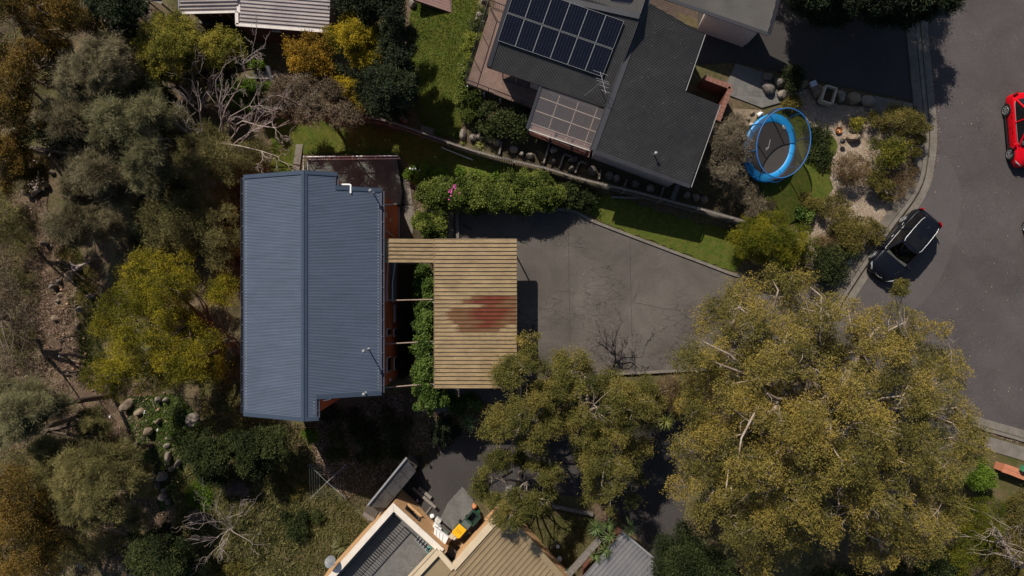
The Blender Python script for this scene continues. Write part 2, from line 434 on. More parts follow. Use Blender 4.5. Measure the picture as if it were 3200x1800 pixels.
def leafmesh(name, p, d, s, L, W, tint, m, parent=None, world=None):
    """p base points, d unit directions, s unit side vectors: one rhombus per leaf"""
    n = len(p); L = np.broadcast_to(L, n)[:, None]; W = np.broadcast_to(W, n)[:, None]
    V = np.empty((n, 4, 3)); V[:, 0] = p - d * L * .5; V[:, 1] = p + s * W * .5 - d * L * .05; V[:, 2] = p + d * L * .5; V[:, 3] = p - s * W * .5 - d * L * .05
    V = V.reshape(-1, 3); c = np.array(world if world is not None else V.mean(0)); V = V - c
    me = bpy.data.meshes.new(name); me.vertices.add(4 * n); me.vertices.foreach_set('co', V.ravel())
    me.loops.add(4 * n); me.loops.foreach_set('vertex_index', np.arange(4 * n, dtype=np.int32))
    me.polygons.add(n); me.polygons.foreach_set('loop_start', np.arange(0, 4 * n, 4, dtype=np.int32))
    try: me.polygons.foreach_set('loop_total', np.full(n, 4, dtype=np.int32))
    except Exception: pass
    a = me.attributes.new('tint', 'FLOAT', 'FACE'); a.data.foreach_set('value', tint.astype(np.float32))
    me.materials.append(m); me.update(calc_edges=True)
    o = bpy.data.objects.new(name, me); put(o, c, parent); return o
def unit(a): return a / (np.linalg.norm(a, axis=-1, keepdims=True) + 1e-9)
def clusters(C, r, n, sp, rng, ct):
    """C centres, r radii, n leaves per unit: leaf arrays around lumps"""
    cnt = np.maximum(3, (n * (r / r.mean()) ** 2).astype(int)); idx = np.repeat(np.arange(len(C)), cnt); m = len(idx)
    u = unit(rng.normal(size=(m, 3))); u[:, 2] = np.where(rng.random(m) < .62, np.abs(u[:, 2]), u[:, 2])
    ph = rng.uniform(0, 6.28, (len(C), 2))
    az = np.arctan2(u[:, 1], u[:, 0])
    lump = 1 + sp.get('lump', .28) * np.sin(3 * az + ph[idx, 0]) * np.cos(4 * u[:, 2] + ph[idx, 1])
    rr = r[idx] * lump * (1 - sp.get('deep', .55) * rng.random(m) ** 1.5) * (1 + sp.get('wisp', .55) * rng.random(m) ** 5)
    p = C[idx] + u * rr[:, None] * np.array([1, 1, sp.get('flat', .65)])
    f = sp.get('out', .5); d = unit(u * f + rng.normal(size=(m, 3)) * (1 - f) + np.array([0, 0, -sp.get('droop', 0)]))
    s = unit(np.cross(d, unit(rng.normal(size=(m, 3)) + np.array([0, 0, sp.get('face', .8)]))))
    L = sp['len'] * rng.uniform(.6, 1.3, m); W = sp['wid'] * rng.uniform(.7, 1.3, m)
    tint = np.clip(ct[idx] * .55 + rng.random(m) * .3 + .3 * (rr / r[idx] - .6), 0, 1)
    return p, d, s, L, W, tint
def path3(a, b, rng, k=5, wob=.12, sag=0.0):
    a = np.array(a); b = np.array(b); L = np.linalg.norm(b - a); out = [a]
    w = rng.normal(size=3) * wob * L; w2 = rng.normal(size=3) * wob * L * .5
    for i in range(1, k):
        t = i / k; out.append(a + (b - a) * t + w * math.sin(math.pi * t) + w2 * math.sin(2 * math.pi * t) + np.array([0, 0, -sag * L * math.sin(math.pi * t)]))
    out.append(b); return [tuple(q) for q in out]
SP = {}
def plant(name, label, cat, outline, top, edge, base, sp, nleaf=20000, group=None, seed=1, gaps=(), trunk=True,
          limbs=6, tr=.18, spacing=None, under=True, bark='gumbark', twig=True, fork=.35, lumpy=.7, lean=0, dome=1.0, brr=1.0):
    """a plant whose crown fills an outline given where it shows in the photo, between heights edge and top
    (metres above its own ground), standing at its base point"""
    rng = np.random.default_rng(seed); s = SP[sp] if isinstance(sp, str) else sp
    B = G(*base); z0 = B.z
    root = thing(name, label, cat, B, group)
    cr = s['r']; zt = z0 + top; pxm = F / (H - (z0 + top * .8))
    sp_px = (spacing or cr * 1.25) * pxm
    O = np.array(outline, float); lo, hi = O.min(0), O.max(0); g = []
    y = lo[1]; row = 0
    while y < hi[1]:
        x = lo[0] + (row % 2) * sp_px * .5
        while x < hi[0]: g.append((x, y)); x += sp_px
        y += sp_px * .87; row += 1
    g = np.array(g) + rng.uniform(-.45, .45, (len(g), 2)) * sp_px
    k = inside(g[:, 0], g[:, 1], outline); g = g[k]
    ed = edgedist(g[:, 0], g[:, 1], outline); k = ed > cr * pxm * s.get('margin', .28); g = g[k] if k.sum() > 3 else g; ed = ed[k] if k.sum() > 3 else ed
    for gx, gy, gr in gaps:
        k = np.hypot(g[:, 0] - gx, g[:, 1] - gy) > gr; g, ed = g[k], ed[k]
    if s.get('sparse'):
        k = rng.random(len(g)) > s['sparse']; g, ed = g[k], ed[k]
    Rr = max(ed.max(), 1); t = np.clip(ed / Rr, 0, 1)
    zz = z0 + edge + (top - edge) * (1 - (1 - t) ** 2 * dome) + lumpy * (np.sin(g[:, 0] * .021 + seed) * np.cos(g[:, 1] * .026 + seed * 2)) * .5 - rng.random(len(g)) * lumpy * .9
    zz = np.minimum(zz, zt - cr * .3)
    zz = np.maximum(zz, z0 + cr * .4)
    kk = (H - zz) / F; C = np.stack([(g[:, 0] - 1600) * kk, (900 - g[:, 1]) * kk, zz], 1)
    r = cr * rng.uniform(.5, 1.3, len(C)); ct = rng.random(len(C))
    Ct = C.copy()
    if under and top - edge > .8:
        Cu = C[rng.random(len(C)) < .45].copy(); h = np.minimum((Cu[:, 2] - z0 - .2) * .4, 2.6) * rng.uniform(.5, 1, len(Cu))
        cen = C[:, :2].mean(0); Cu[:, 2] -= np.maximum(h, .05); Cu[:, :2] = cen + (Cu[:, :2] - cen) * .88
        C = np.concatenate([C, Cu]); r = np.concatenate([r, cr * rng.uniform(.6, 1.1, len(Cu))]); ct = np.concatenate([ct, rng.random(len(Cu)) * .7])
    n = max(4, nleaf / len(C))
    p, d, sd, L, W, tint = clusters(C, r, n, s, rng, ct)
    k = p[:, 2] > terr(p[:, 0], p[:, 1]) + .01
    p, d, sd, L, W, tint = p[k], d[k], sd[k], L[k], W[k], tint[k]
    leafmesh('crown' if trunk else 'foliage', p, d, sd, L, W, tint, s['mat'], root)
    mb = MB(); Bv = np.array(B)
    cen = Ct.mean(0)
    if trunk:
        fk = Bv + (cen - Bv) * np.array([.45, .45, 1]) * fork + np.array([0, 0, 0]); fk[2] = z0 + (top) * fork
        mb.tube(path3(Bv - np.array([0, 0, .3]), fk, rng, 4, .04), [tr * 1.25, tr, tr * .9, tr * .85, tr * .8], 8)
        K = min(limbs, len(Ct)); ce = Ct[rng.choice(len(Ct), K, replace=False)].copy()
        for _ in range(6):
            dd = ((Ct[:, None] - ce[None]) ** 2).sum(2).argmin(1)
            for j in range(K):
                if (dd == j).any(): ce[j] = Ct[dd == j].mean(0)
        for j in range(K):
            e = ce[j] - np.array([0, 0, .35 * cr]); pl = path3(fk, e, rng, 6, .09, -.05); m = len(pl)
            rad = [tr * .62 * (1 - .7 * i / (m - 1)) for i in range(m)]; mb.tube(pl, rad, 6)
            for q in np.where(dd == j)[0]:
                i0 = rng.integers(2, m); st = np.array(pl[i0]); e2 = Ct[q] - np.array([0, 0, cr * .1])
                if np.linalg.norm(e2 - st) < .05: continue
                r0 = max(.018 * brr, rad[i0] * .6); pp = path3(st, e2, rng, 4, .12); mb.tube(pp, [r0 * (1 - .65 * i / 4) for i in range(5)], 4, False)
                if twig:
                    for _ in range(3):
                        v = unit(rng.normal(size=3)); v[2] = abs(v[2]) * .8; i1 = rng.integers(2, 5)
                        a = np.array(pp[i1]); mb.tube(path3(a, a + v * cr * rng.uniform(.6, 1.15), rng, 2, .15), [.022 * brr, .016 * brr, .006], 3, False)
    else:
        for q in range(len(Ct)):
            if rng.random() < .5: continue
            a = Ct[q].copy(); a[:2] = a[:2] * .4 + Ct[:, :2].mean(0) * .6; a[2] = terr(a[0], a[1])
            mb.tube(path3(a, Ct[q], rng, 3, .1), [.02, .015, .012, .006], 4, False)
    if mb.v: mb.build('trunk' if trunk else 'stems', M[bark], root)
    return root
def bare(name, label, base, tips, height, r0, m, group=None, seed=1, depth=3, cat='dead tree', spread=.55, lens=.45):
    """leafless tree: main limbs run from the base to given tips, then split again and again; tips: (px,py,height above ground)"""
    rng = np.random.default_rng(seed); B = G(*base); root = thing(name, label, cat, B, group); mb = MB(); Bv = np.array(B)
    tc = np.array([list(P(t[0], t[1], B.z + t[2])) for t in tips])
    def grow(a, b, r, dep):
        L = np.linalg.norm(b - a); pl = path3(a, b, rng, 5, .09); mb.tube(pl, [r * (1 - .75 * i / 5) + .003 for i in range(6)], 5 if dep > 1 else 3, False)
        if dep <= 0: return
        for _ in range(rng.integers(4, 7)):
            i = rng.integers(1, 6); q = np.array(pl[i]); d = unit((b - a) + rng.normal(size=3) * L * spread); d[2] = d[2] * .7 + .1
            grow(q, q + d * L * lens * rng.uniform(.5, 1.1), max(.005, r * .5 * (1 - .1 * i)), dep - 1)
    fk = Bv + (tc.mean(0) - Bv) * .25; mb.tube([tuple(Bv - np.array([0, 0, .2])), tuple(fk)], [r0, r0 * .8], 8)
    for t in tc: grow(fk, t, r0 * .6, depth)
    mb.build('trunk_and_branches', M[m], root)
    return root
def rosette(name, label, base, h, n, L, w, m, group=None, seed=1, heads=None, cat='plant', arch=.5):
    """strap-leaved plants: cordyline heads, flax, tussocks"""
    r = random.Random(seed); B = G(*base); root = thing(name, label, cat, B, group)
    hs = heads or [(base[0], base[1], h)]
    st = MB()
    for hx, hy, hz in hs:
        C = P(hx, hy, B.z + hz) if heads else B + Vector((0, 0, h)); mb = MB()
        if hz > .3: st.tube([B - Vector((0, 0, .1)), (B + C) / 2 + Vector((r.uniform(-.1, .1), r.uniform(-.1, .1), -.1)), C], [.07, .055, .05], 6)
        for i in range(n):
            a = r.uniform(0, 2 * math.pi); el = r.uniform(-.1, 1.25); l = L * r.uniform(.7, 1.1); d = Vector((math.cos(a), math.sin(a), 0)); sd = Vector((-d.y, d.x, 0)) * w / 2
            V = []; k = 4
            for j in range(k + 1):
                t = j / k; ps = C + d * (l * math.cos(el) * t) + Vector((0, 0, l * (math.sin(el) * t - arch * t * t))); ww = (1 - t) ** .7 if t > .3 else 1
                V += [ps - sd * ww, ps + sd * ww + Vector((0, 0, .01))]
            mb.add(V, [(2 * j, 2 * j + 1, 2 * j + 3, 2 * j + 2) for j in range(k)], True)
        mb.build('leaf_rosette', m, root)
    if st.v: st.build('stem', M['bark'], root)
    return root
ROCKM = []
def rockmesh(seed, sub=2):
    r = random.Random(seed); bm = bmesh.new(); bmesh.ops.create_icosphere(bm, subdivisions=sub, radius=1)
    pl = [(Vector((r.gauss(0, 1), r.gauss(0, 1), r.gauss(0, 1))).normalized(), r.uniform(.55, .9)) for _ in range(9)]
    for v in bm.verts:
        for n, d in pl:
            k = v.co.dot(n) - d
            if k > 0: v.co -= n * k * .85
        v.co *= 1 + r.uniform(-.04, .04)
    me = bpy.data.meshes.new('rock'); bm.to_mesh(me); bm.free(); return me
for i in range(8): ROCKM.append(rockmesh(40 + i))
RK = {}
def rock(px, py, sx, sy, h, m='rock', rz=0, label=None, group=None, name='rock', seed=0, dz=0, cat='rock', parent=None, z=None):
    """sizes in photo pixels for sx, sy; h in metres"""
    i = seed % 8; key = (i, m)
    if key not in RK:
        me = ROCKM[i].copy(); me.materials.append(M[m]); RK[key] = me
    o = bpy.data.objects.new(name, RK[key]); B = G(px, py) if z is None else P(px, py, z)
    k = (H - B.z) / F
    put(o, B + Vector((0, 0, h * .32 + dz)), parent); o.scale = (sx * k, sy * k, h * .8); o.rotation_euler = (0, 0, rz)
    if label: tag(o, label, cat, group)
    return o
def tufts(name, poly, n, h, w, m, seed=1, label=None, holes=(), kind='stuff', lean=.5, group=None):
    rng = np.random.default_rng(seed); x, y = sample(poly, n, rng)
    for hpoly in holes:
        k = ~inside(x, y, hpoly); x, y = x[k], y[k]
    X, Y, Z = Gn(x, y); n = len(X)
    d = unit(rng.normal(size=(n, 3)) * np.array([lean, lean, .2]) + np.array([0, 0, 1])); s = unit(np.cross(d, rng.normal(size=(n, 3))))
    L = h * rng.uniform(.5, 1.3, n); p = np.stack([X, Y, Z + L * .42], 1)
    o = leafmesh(name, p, d, s, L, w * rng.uniform(.7, 1.4, n), rng.random(n), m)
    o['kind'] = kind; o['label'] = label; return o
# ------------------------------------------------------------------ ground materials
def ground_mat():
    m, n = newmat('bush_soil_and_dry_grass'); p = N(n, 'BsdfPrincipled'); o = N(n, 'OutputMaterial'); n.links.new(p.outputs[0], o.inputs[0])
    p.inputs['Roughness'].default_value = .95; p.inputs['Specular IOR Level'].default_value = .15
    t1 = noise(n, .32, 6, .62, dist=.4); r1 = ramp(n, t1.outputs['Fac'], [(.36, (.125, .085, .058)), (.52, (.10, .082, .042)), (.66, (.085, .085, .03))])
    t2 = noise(n, 5, 5, .7); r2 = ramp(n, t2.outputs['Fac'], [(.3, .55), (.7, 1.35)])
    c = mixc(n, 1.0, r1.outputs[0], r2.outputs[0], 'MULTIPLY')
    t3 = noise(n, 26, 3, .8); r3 = ramp(n, t3.outputs['Fac'], [(.6, 0.0), (.72, 1.0)]); c = mixc(n, r3.outputs[0], c, (.24, .19, .15))
    n.links.new(c, p.inputs['Base Color'])
    t4 = noise(n, 18, 5, .7); b = N(n, 'Bump'); b.inputs['Strength'].default_value = .7; b.inputs['Distance'].default_value = .05
    n.links.new(t4.outputs['Fac'], b.inputs['Height']); n.links.new(b.outputs[0], p.inputs['Normal']); return m
def asphalt_mat(name, base, speck, cracks, amt, wear=(.9, 1.12)):
    m, n = newmat(name); p = N(n, 'BsdfPrincipled'); o = N(n, 'OutputMaterial'); n.links.new(p.outputs[0], o.inputs[0])
    p.inputs['Roughness'].default_value = .92; p.inputs['Specular IOR Level'].default_value = .25
    t1 = noise(n, .35, 5, .6, dist=.6); r1 = ramp(n, t1.outputs['Fac'], [(.3, wear[0]), (.7, wear[1])])
    c = mixc(n, 1.0, base, r1.outputs[0], 'MULTIPLY')
    t2 = noise(n, 14, 4, .75); r2 = ramp(n, t2.outputs['Fac'], [(.35, .88), (.65, 1.12)]); c = mixc(n, 1.0, c, r2.outputs[0], 'MULTIPLY')
    t3 = noise(n, 26, 2, .6); r3 = ramp(n, t3.outputs['Fac'], [(.63, 0.0), (.72, 1.0)])
    tb = noise(n, .5, 3, .6); rb = ramp(n, tb.outputs['Fac'], [(.42, .15), (.62, 1.0)])
    q = N(n, 'Math', operation='MULTIPLY'); n.links.new(r3.outputs[0], q.inputs[0]); n.links.new(rb.outputs[0], q.inputs[1])
    q2 = N(n, 'Math', operation='MULTIPLY'); q2.inputs[1].default_value = amt; n.links.new(q.outputs[0], q2.inputs[0]); c = mixc(n, q2.outputs[0], c, speck)
    if cracks:
        g = N(n, 'NewGeometry'); mp = N(n, 'Mapping'); mp.inputs['Scale'].default_value = (1.0, 2.6, 1); n.links.new(g.outputs['Position'], mp.inputs[0])
        w = noise(n, 2.2, 5, .7, vec=mp.outputs[0]); vm = N(n, 'VectorMath', operation='MULTIPLY_ADD'); vm.inputs[1].default_value = (.7, .7, 0)
        n.links.new(w.outputs['Color'], vm.inputs[0]); n.links.new(mp.outputs[0], vm.inputs[2])
        v = N(n, 'TexVoronoi', feature='DISTANCE_TO_EDGE'); v.inputs['Scale'].default_value = 1.0; n.links.new(vm.outputs[0], v.inputs['Vector'])
        rv = ramp(n, v.outputs['Distance'], [(.008, .9), (.03, 0.0)])
        tm = noise(n, .28, 2, .5); rm = ramp(n, tm.outputs['Fac'], [(.47, 0.0), (.6, .75)])
        q = N(n, 'Math', operation='MULTIPLY'); n.links.new(rv.outputs[0], q.inputs[0]); n.links.new(rm.outputs[0], q.inputs[1])
        c = mixc(n, q.outputs[0], c, (.022, .017, .014))
    n.links.new(c, p.inputs['Base Color'])
    b = N(n, 'Bump'); b.inputs['Strength'].default_value = .35; b.inputs['Distance'].default_value = .01
    n.links.new(t2.outputs['Fac'], b.inputs['Height']); n.links.new(b.outputs[0], p.inputs['Normal']); return m
M['ground'] = ground_mat()
M['asphalt'] = asphalt_mat('cracked_driveway_asphalt', (.096, .083, .073), (.16, .14, .125), True, .3, (.7, 1.28))
M['road'] = asphalt_mat('road_chip_seal', (.072, .062, .062), (.3, .26, .23), False, .8, (.8, 1.2))
M['roadpatch'] = asphalt_mat('smooth_road_patch', (.084, .072, .071), (.16, .14, .13), False, .2)
M['lawn'] = mat('lawn_grass', (.06, .088, .012), (.105, .105, .022), 2.6, .95, c3=(.026, .036, .009), s2=9, a2=.8, bump=.8, bs=40, spec=.1)
M['drylawn'] = mat('olive_grass', (.058, .066, .018), (.125, .095, .05), 1.1, .95, c3=(.04, .045, .015), s2=12, a2=.6, bump=.8, bs=30, spec=.1)
M['mulch'] = mat('pale_bark_mulch', (.34, .26, .19), (.2, .14, .1), 1.6, .95, c3=(.48, .41, .33), s2=38, a2=.8, bump=.9, bs=50, spec=.1)
M['dirt'] = mat('bare_reddish_dirt', (.125, .08, .056), (.085, .068, .036), 2.2, .95, c3=(.22, .15, .12), s2=28, a2=.6, bump=.8, bs=30, spec=.1)
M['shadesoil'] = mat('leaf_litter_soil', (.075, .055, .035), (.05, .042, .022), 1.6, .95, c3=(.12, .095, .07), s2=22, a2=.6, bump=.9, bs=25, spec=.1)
M['paving'] = mat('stained_paving', (.11, .12, .105), (.06, .065, .056), 1.2, .9, c3=(.22, .19, .17), s2=18, a2=.4, spec=.2)
M['pathgrey'] = mat('stained_footpath', (.165, .14, .115), (.11, .095, .078), 2.2, .9, c3=(.06, .05, .04), s2=18, a2=.6, bump=.3)
M['tar'] = mat('tar_joint', (.055, .046, .04), None, 5, .9)
M['shade_stain_drive'] = asphalt_mat('shade_and_stain_asphalt', (.05, .044, .042), (.1, .095, .09), False, .2)  # asphalt darkened to imitate shade on the lower drive; doubles as stain colour

# ------------------------------------------------------------------ ground
def ground():
    xs = np.concatenate([[-300, -120, -60], np.arange(-40, 40.01, .25), [60, 120, 300]]); ys = np.concatenate([[-300, -120, -50], np.arange(-26, 26.01, .25), [50, 120, 300]])
    X, Y = np.meshgrid(xs, ys); Z = terr(X, Y) - .0
    nx, ny = len(xs), len(ys); V = np.stack([X, Y, Z], -1).reshape(-1, 3)
    i = np.arange(ny - 1)[:, None] * nx + np.arange(nx - 1)[None]; Q = np.stack([i, i + 1, i + 1 + nx, i + nx], -1).reshape(-1, 4)
    me = bpy.data.meshes.new('ground'); me.from_pydata(V.tolist(), [], Q.tolist()); me.materials.append(M['ground'])
    me.polygons.foreach_set('use_smooth', [True] * len(Q)); me.update()
    o = bpy.data.objects.new('ground', me); put(o, (0, 0, 0)); tag(o, kind='structure')
ground()
KERB = smooth([(2862, -120), (2868, 60), (2885, 250), (2898, 400), (2893, 500), (2866, 600), (2773, 730), (2662, 892), (2610, 985), (2580, 1080), (2600, 1170), (2700, 1230), (2850, 1270), (3094, 1341), (3200, 1372), (3400, 1440)], 4)
KW = [P(*p) for p in KERB]
road_px = [(KERB[i][0], KERB[i][1]) for i in range(len(KERB))] + [(3700, 1500), (3700, -200)]
road = drape('road', road_px, .02, M['road'], flat=0.0, label='dark grey speckled suburban road along the right')
drape('road_patch', smooth([(2900, 480), (2960, 500), (2995, 570), (3000, 660), (2975, 780), (2920, 900), (2840, 980), (2700, 1020), (2640, 1000), (2680, 880), (2790, 740), (2870, 620), (2898, 530), (2900, 480)], 5)[:-1], .026, M['roadpatch'], flat=0.0)
DRV = [(1357, 1290), (1357, 735), (1398, 735), (1398, 664), (1480, 664), (1600, 662), (1740, 656), (1800, 668), (1850, 695), (1950, 733), (2090, 787), (2220, 835), (2290, 862), (2420, 880), (2560, 850), (2662, 892), (2640, 1160), (2400, 1150), (2150, 1156), (2000, 1164), (1850, 1170), (1690, 1180), (1640, 1235)]
drape('driveway', DRV, .028, M['asphalt'], flat=0.0, label='cracked grey asphalt driveway beside the tan carport')
for k, pl in enumerate([[(1776, 672), (1778, 900), (1784, 1178)], [(1968, 745), (1972, 940), (1978, 1165)], [(1984, 945), (2080, 966), (2200, 975)]]):
    o = ribbon('tar_joint', [P(*p) for p in pl], .012, None, .026, .034, M['tar']); tag(o, kind='structure')
LOWER = [(1170, 1640), (1200, 1560), (1290, 1440), (1400, 1370), (1520, 1330), (1640, 1330), (1760, 1360), (1900, 1330), (2000, 1290), (2120, 1290), (2400, 1240), (2600, 1170), (2850, 1270), (2600, 1420), (2200, 1430), (2150, 1520), (2120, 1700), (2060, 1760), (1960, 1640), (1880, 1560), (1620, 1530), (1480, 1560), (1400, 1640), (1290, 1600)]
drape('lower_driveway', LOWER, .05, M['shade_stain_drive'], label='grey asphalt drive running under the gum trees')
PARK = [(2180, 40), (2450, -100), (2850, -100), (2858, 60), (2872, 250), (2872, 320), (2700, 285), (2540, 250), (2400, 215), (2290, 195), (2180, 200)]
drape('parking_area', PARK, .05, M['shade_stain_drive'], label='shaded asphalt parking area beside the dark roofed house')
# kerb, gutter strip, footpath
def strip_px(name, pts, w0, w1, z0, z1, m, label=None, kind='structure', cat=None):
    o = ribbon(name, [P(*p) for p in pts], w0, w1, z0, z1, M[m]); tag(o, label, cat, kind=kind); return o
KA = [p for p in KERB if p[1] < 1000]; KB = [p for p in KERB if p[0] > 2640 and p[1] > 1210]
strip_px('gutter_strip', KA, .55, -.09, .01, .035, 'concrete'); strip_px('gutter_strip', KB, .5, -.06, .01, .035, 'concrete')
strip_px('kerb_shade_strip', KA, .14, -.03, .02, .04, 'shadesoil'); strip_px('kerb', KA, -.0, .22, -.05, .14, 'concrete'); strip_px('kerb', KB, 0, .18, -.05, .13, 'concrete')  # narrow soil-coloured strip laid along the kerb to imitate its shadow line
strip_px('footpath', [p for p in KA if p[1] > 30], -.26, .78, -.05, .12, 'pathgrey')
strip_px('footpath', [(p[0] + 0, p[1] + 22) for p in KB], -.05, .85, -.02, .1, 'concrete')
drape('verge', [(2700, 1300), (3100, 1395), (3400, 1490), (3400, 1600), (3050, 1560), (2900, 1450)], .04, M['drylawn'], label='patchy grass verge beside the footpath')
# driveway kerbs as separate cast stones
def kerbstones(pts, w, h, L, name, label):
    root = thing(name, label, 'kerb', P(*pts[0])); W = [Vector(xy(P(*p))) for p in smooth(pts, 5)]
    acc = []; d = 0; seg = [W[0]]
    for i in range(1, len(W)):
        d += (W[i] - W[i - 1]).length; seg.append(W[i])
        if d >= L or i == len(W) - 1:
            q = list(seg); dd = (q[-1] - q[-2]).normalized() * .012; q[-1] = q[-1] - dd
            o = ribbon('kerbstone', q, w / 2, None, -.05, h + R.uniform(-.006, .006), M['concrete'], root); seg = [W[i]]; d = 0
kerbstones([(1640, 661), (1735, 654), (1800, 664), (1850, 690), (1950, 729), (2090, 782), (2220, 831), (2292, 858), (2400, 888)], .16, .13, 1.15, 'concrete_kerb', 'curved concrete kerb between the driveway and the green grass')
kerbstones([(1690, 1182), (1850, 1170), (2000, 1164), (2150, 1156), (2310, 1147)], .14, .2, 1.5, 'concrete_kerb', 'low concrete edge along the lower side of the driveway, partly under the gum')
o = ribbon('retaining_wall', [P(1392, 655), P(1393, 745)], .06, None, -2.2, .25, M['timber']); tag(o, 'thin timber retaining edge at the top left corner of the driveway', 'retaining wall')
o = MB().prism([xy(P(*p)) for p in [(1400, 662), (1417, 662), (1417, 746), (1402, 746)]], -.05, .07).build('slab', M['mulch']); tag(o, 'narrow pebbled slab beside the timber wall corner', 'slab')
o = ribbon('timber_sleeper', [P(1428, 669), P(1431, 746)], .09, None, 0.02, .2, M['timber']); tag(o, 'pale grey timber sleeper lying at the left end of the driveway', 'sleeper')
# puddle shaped stain, bird droppings left out
o = drape('oil_stain', [(1447, 700), (1460, 702), (1478, 714), (1474, 722), (1455, 716), (1445, 707)], .036, M['shade_stain_drive'], flat=0.0)
# grass and beds
LAWNS = {
 'top_lawn': ([(1280, 60), (1310, -40), (1500, -40), (1500, 150), (1460, 250), (1445, 330), (1440, 440), (1370, 425), (1325, 400), (1290, 330), (1270, 200)], 'lawn', 'long green lawn between the trees and the timber deck'),
 'kerb_lawn': ([(1745, 650), (1810, 655), (1860, 682), (1950, 722), (2090, 775), (2220, 824), (2300, 850), (2350, 760), (2320, 725), (2150, 690), (1990, 640), (1900, 610), (1800, 600), (1700, 600)], 'lawn', 'green grass strip above the driveway kerb'),
 'back_lawn': ([(850, 545), (850, 450), (830, 400), (870, 372), (1010, 362), (1140, 385), (1300, 425), (1450, 470), (1560, 505), (1700, 545), (1760, 570), (1740, 610), (1600, 590), (1400, 560), (1290, 530), (1256, 490), (940, 480), (925, 545)], 'lawn', 'mown grass between the blue roofed house and the paling fence'),
 'garden_grass': ([(2560, 440), (2600, 420), (2620, 460), (2590, 520), (2600, 600), (2540, 680), (2460, 700), (2400, 640), (2380, 580), (2330, 520), (2360, 400), (2330, 380), (2480, 330)], 'lawn', 'clipped dark grass under and around the trampoline'),
 'wild_grass': ([(620, 1180), (766, 1100), (766, 1300), (960, 1330), (990, 1450), (1060, 1560), (1160, 1640), (1100, 1720), (1010, 1830), (600, 1830), (540, 1700), (560, 1500), (640, 1360)], 'drylawn', 'rough olive grass on the slope below the house'),
 'lower_grass': ([(1620, 1600), (1800, 1590), (1900, 1640), (1880, 1700), (1790, 1800), (1700, 1720), (1640, 1650)], 'drylawn', 'rough grass beside the tan roofed house')}
for k, (pl, mm, lb) in LAWNS.items():
    drape(k, pl, .05, M[mm], label=lb, edge=5, seed=hash(k) % 97 if False else len(k))
drape('mulch_bed', [(2440, 300), (2520, 280), (2620, 330), (2700, 335), (2840, 350), (2870, 420), (2872, 480), (2846, 570), (2760, 690), (2640, 860), (2560, 860), (2500, 820), (2480, 720), (2560, 640), (2600, 540), (2590, 440), (2550, 420), (2500, 350)], .03, M['mulch'], label='pale bark mulch of the front garden', edge=4)
drape('bare_dirt', [(530, 250), (580, 262), (600, 330), (570, 400), (535, 400), (520, 330)], .04, M['dirt'], label='patch of bare reddish dirt', edge=5)
drape('dirt_slope', [(60, 620), (110, 600), (200, 700), (230, 830), (250, 1000), (260, 1160), (420, 1200), (440, 1330), (330, 1360), (200, 1300), (150, 1100), (100, 950), (0, 850), (0, 700)], .04, M['dirt'], label='bare dirt slope with stones below the trees', edge=22)
drape('leaf_litter', [(770, 1310), (960, 1330), (1190, 1240), (1300, 1220), (1520, 1290), (1560, 1330), (1300, 1420), (1200, 1500), (1080, 1560), (1000, 1470), (900, 1420)], .035, M['shadesoil'], label='leaf litter on the shaded slope south of the house', edge=8)
drape('garden_soil', [(1250, 540), (1300, 520), (1780, 590), (1750, 652), (1400, 664), (1390, 745), (1357, 760), (1357, 1220), (1530, 1230), (1530, 1300), (1290, 1300), (1290, 760)], .03, M['shadesoil'], label='soil bank under the hedges', edge=3)
drape('terrace_soil', [(1500, 300), (1660, 380), (1850, 480), (2130, 590), (2330, 640), (2320, 685), (2200, 650), (1990, 594), (1790, 546), (1560, 484), (1450, 440), (1440, 330)], .03, M['shadesoil'], label='terraced garden soil between the house and the fence')
drape('terrace_grass', [(1500, 1425), (1640, 1500), (1600, 1560), (1500, 1540)], .045, M['drylawn'], label='scruffy grass beside the basketball hoop')
# paths and paved areas
def slab(name, px, h, m, label, z=None, cat='slab', kind=None):
    W = [P(*p, z) if z is not None else G(*p) for p in px]; zz = [w.z + h for w in W]; zb = [w.z - .15 for w in W]
    o = MB().prism([xy(w) for w in W], zb, zz).build(name, M[m]); tag(o, label, cat if kind is None else None, kind=kind); return o
slab('garden_path', [(927, 452), (948, 452), (935, 548), (912, 548)], .1, 'concrete', 'narrow concrete garden path running up to the blue roof', kind='structure')
pr = thing('side_path', 'concrete path of three slabs beside the orange wall', 'path', G(1270, 600))
for q in ([(1250, 566), (1270, 549), (1281, 565)], [(1250, 568), (1281, 567), (1290, 640), (1248, 637)], [(1248, 640), (1292, 643), (1300, 690), (1285, 745), (1248, 745)]):
    W = [G(*p) for p in q]; MB().prism([xy(w) for w in W], [w.z - .1 for w in W], [w.z + .08 for w in W]).build('slab', M['concrete'], pr)
slab('paving_slab', [(1318, 392), (1362, 403), (1352, 421), (1315, 408)], .08, 'concrete', 'pale paving slab at the foot of the top lawn', cat='slab')
slab('concrete_pad', [(1446, 1519), (1478, 1560), (1490, 1600), (1500, 1650), (1440, 1680), (1400, 1690), (1366, 1640), (1400, 1570)], .12, 'concretegrey', 'mottled grey concrete pad behind the bins', kind='structure')
slab('front_path', [(2297, 200), (2385, 228), (2440, 300), (2480, 310), (2380, 338), (2280, 300), (2270, 262)], .1, 'concretegrey', 'shaded grey concrete path by the brick parapet', kind='structure')
slab('front_path', [(2732, 301), (2862, 328), (2900, 365), (2830, 372), (2700, 345)], .1, 'concrete', 'angled concrete slab at the edge of the mulch garden', kind='structure')
slab('front_path', [(2290, 340), (2380, 345), (2350, 390), (2290, 395)], .07, 'rocktan', 'sandstone paving left of the trampoline', kind='structure')
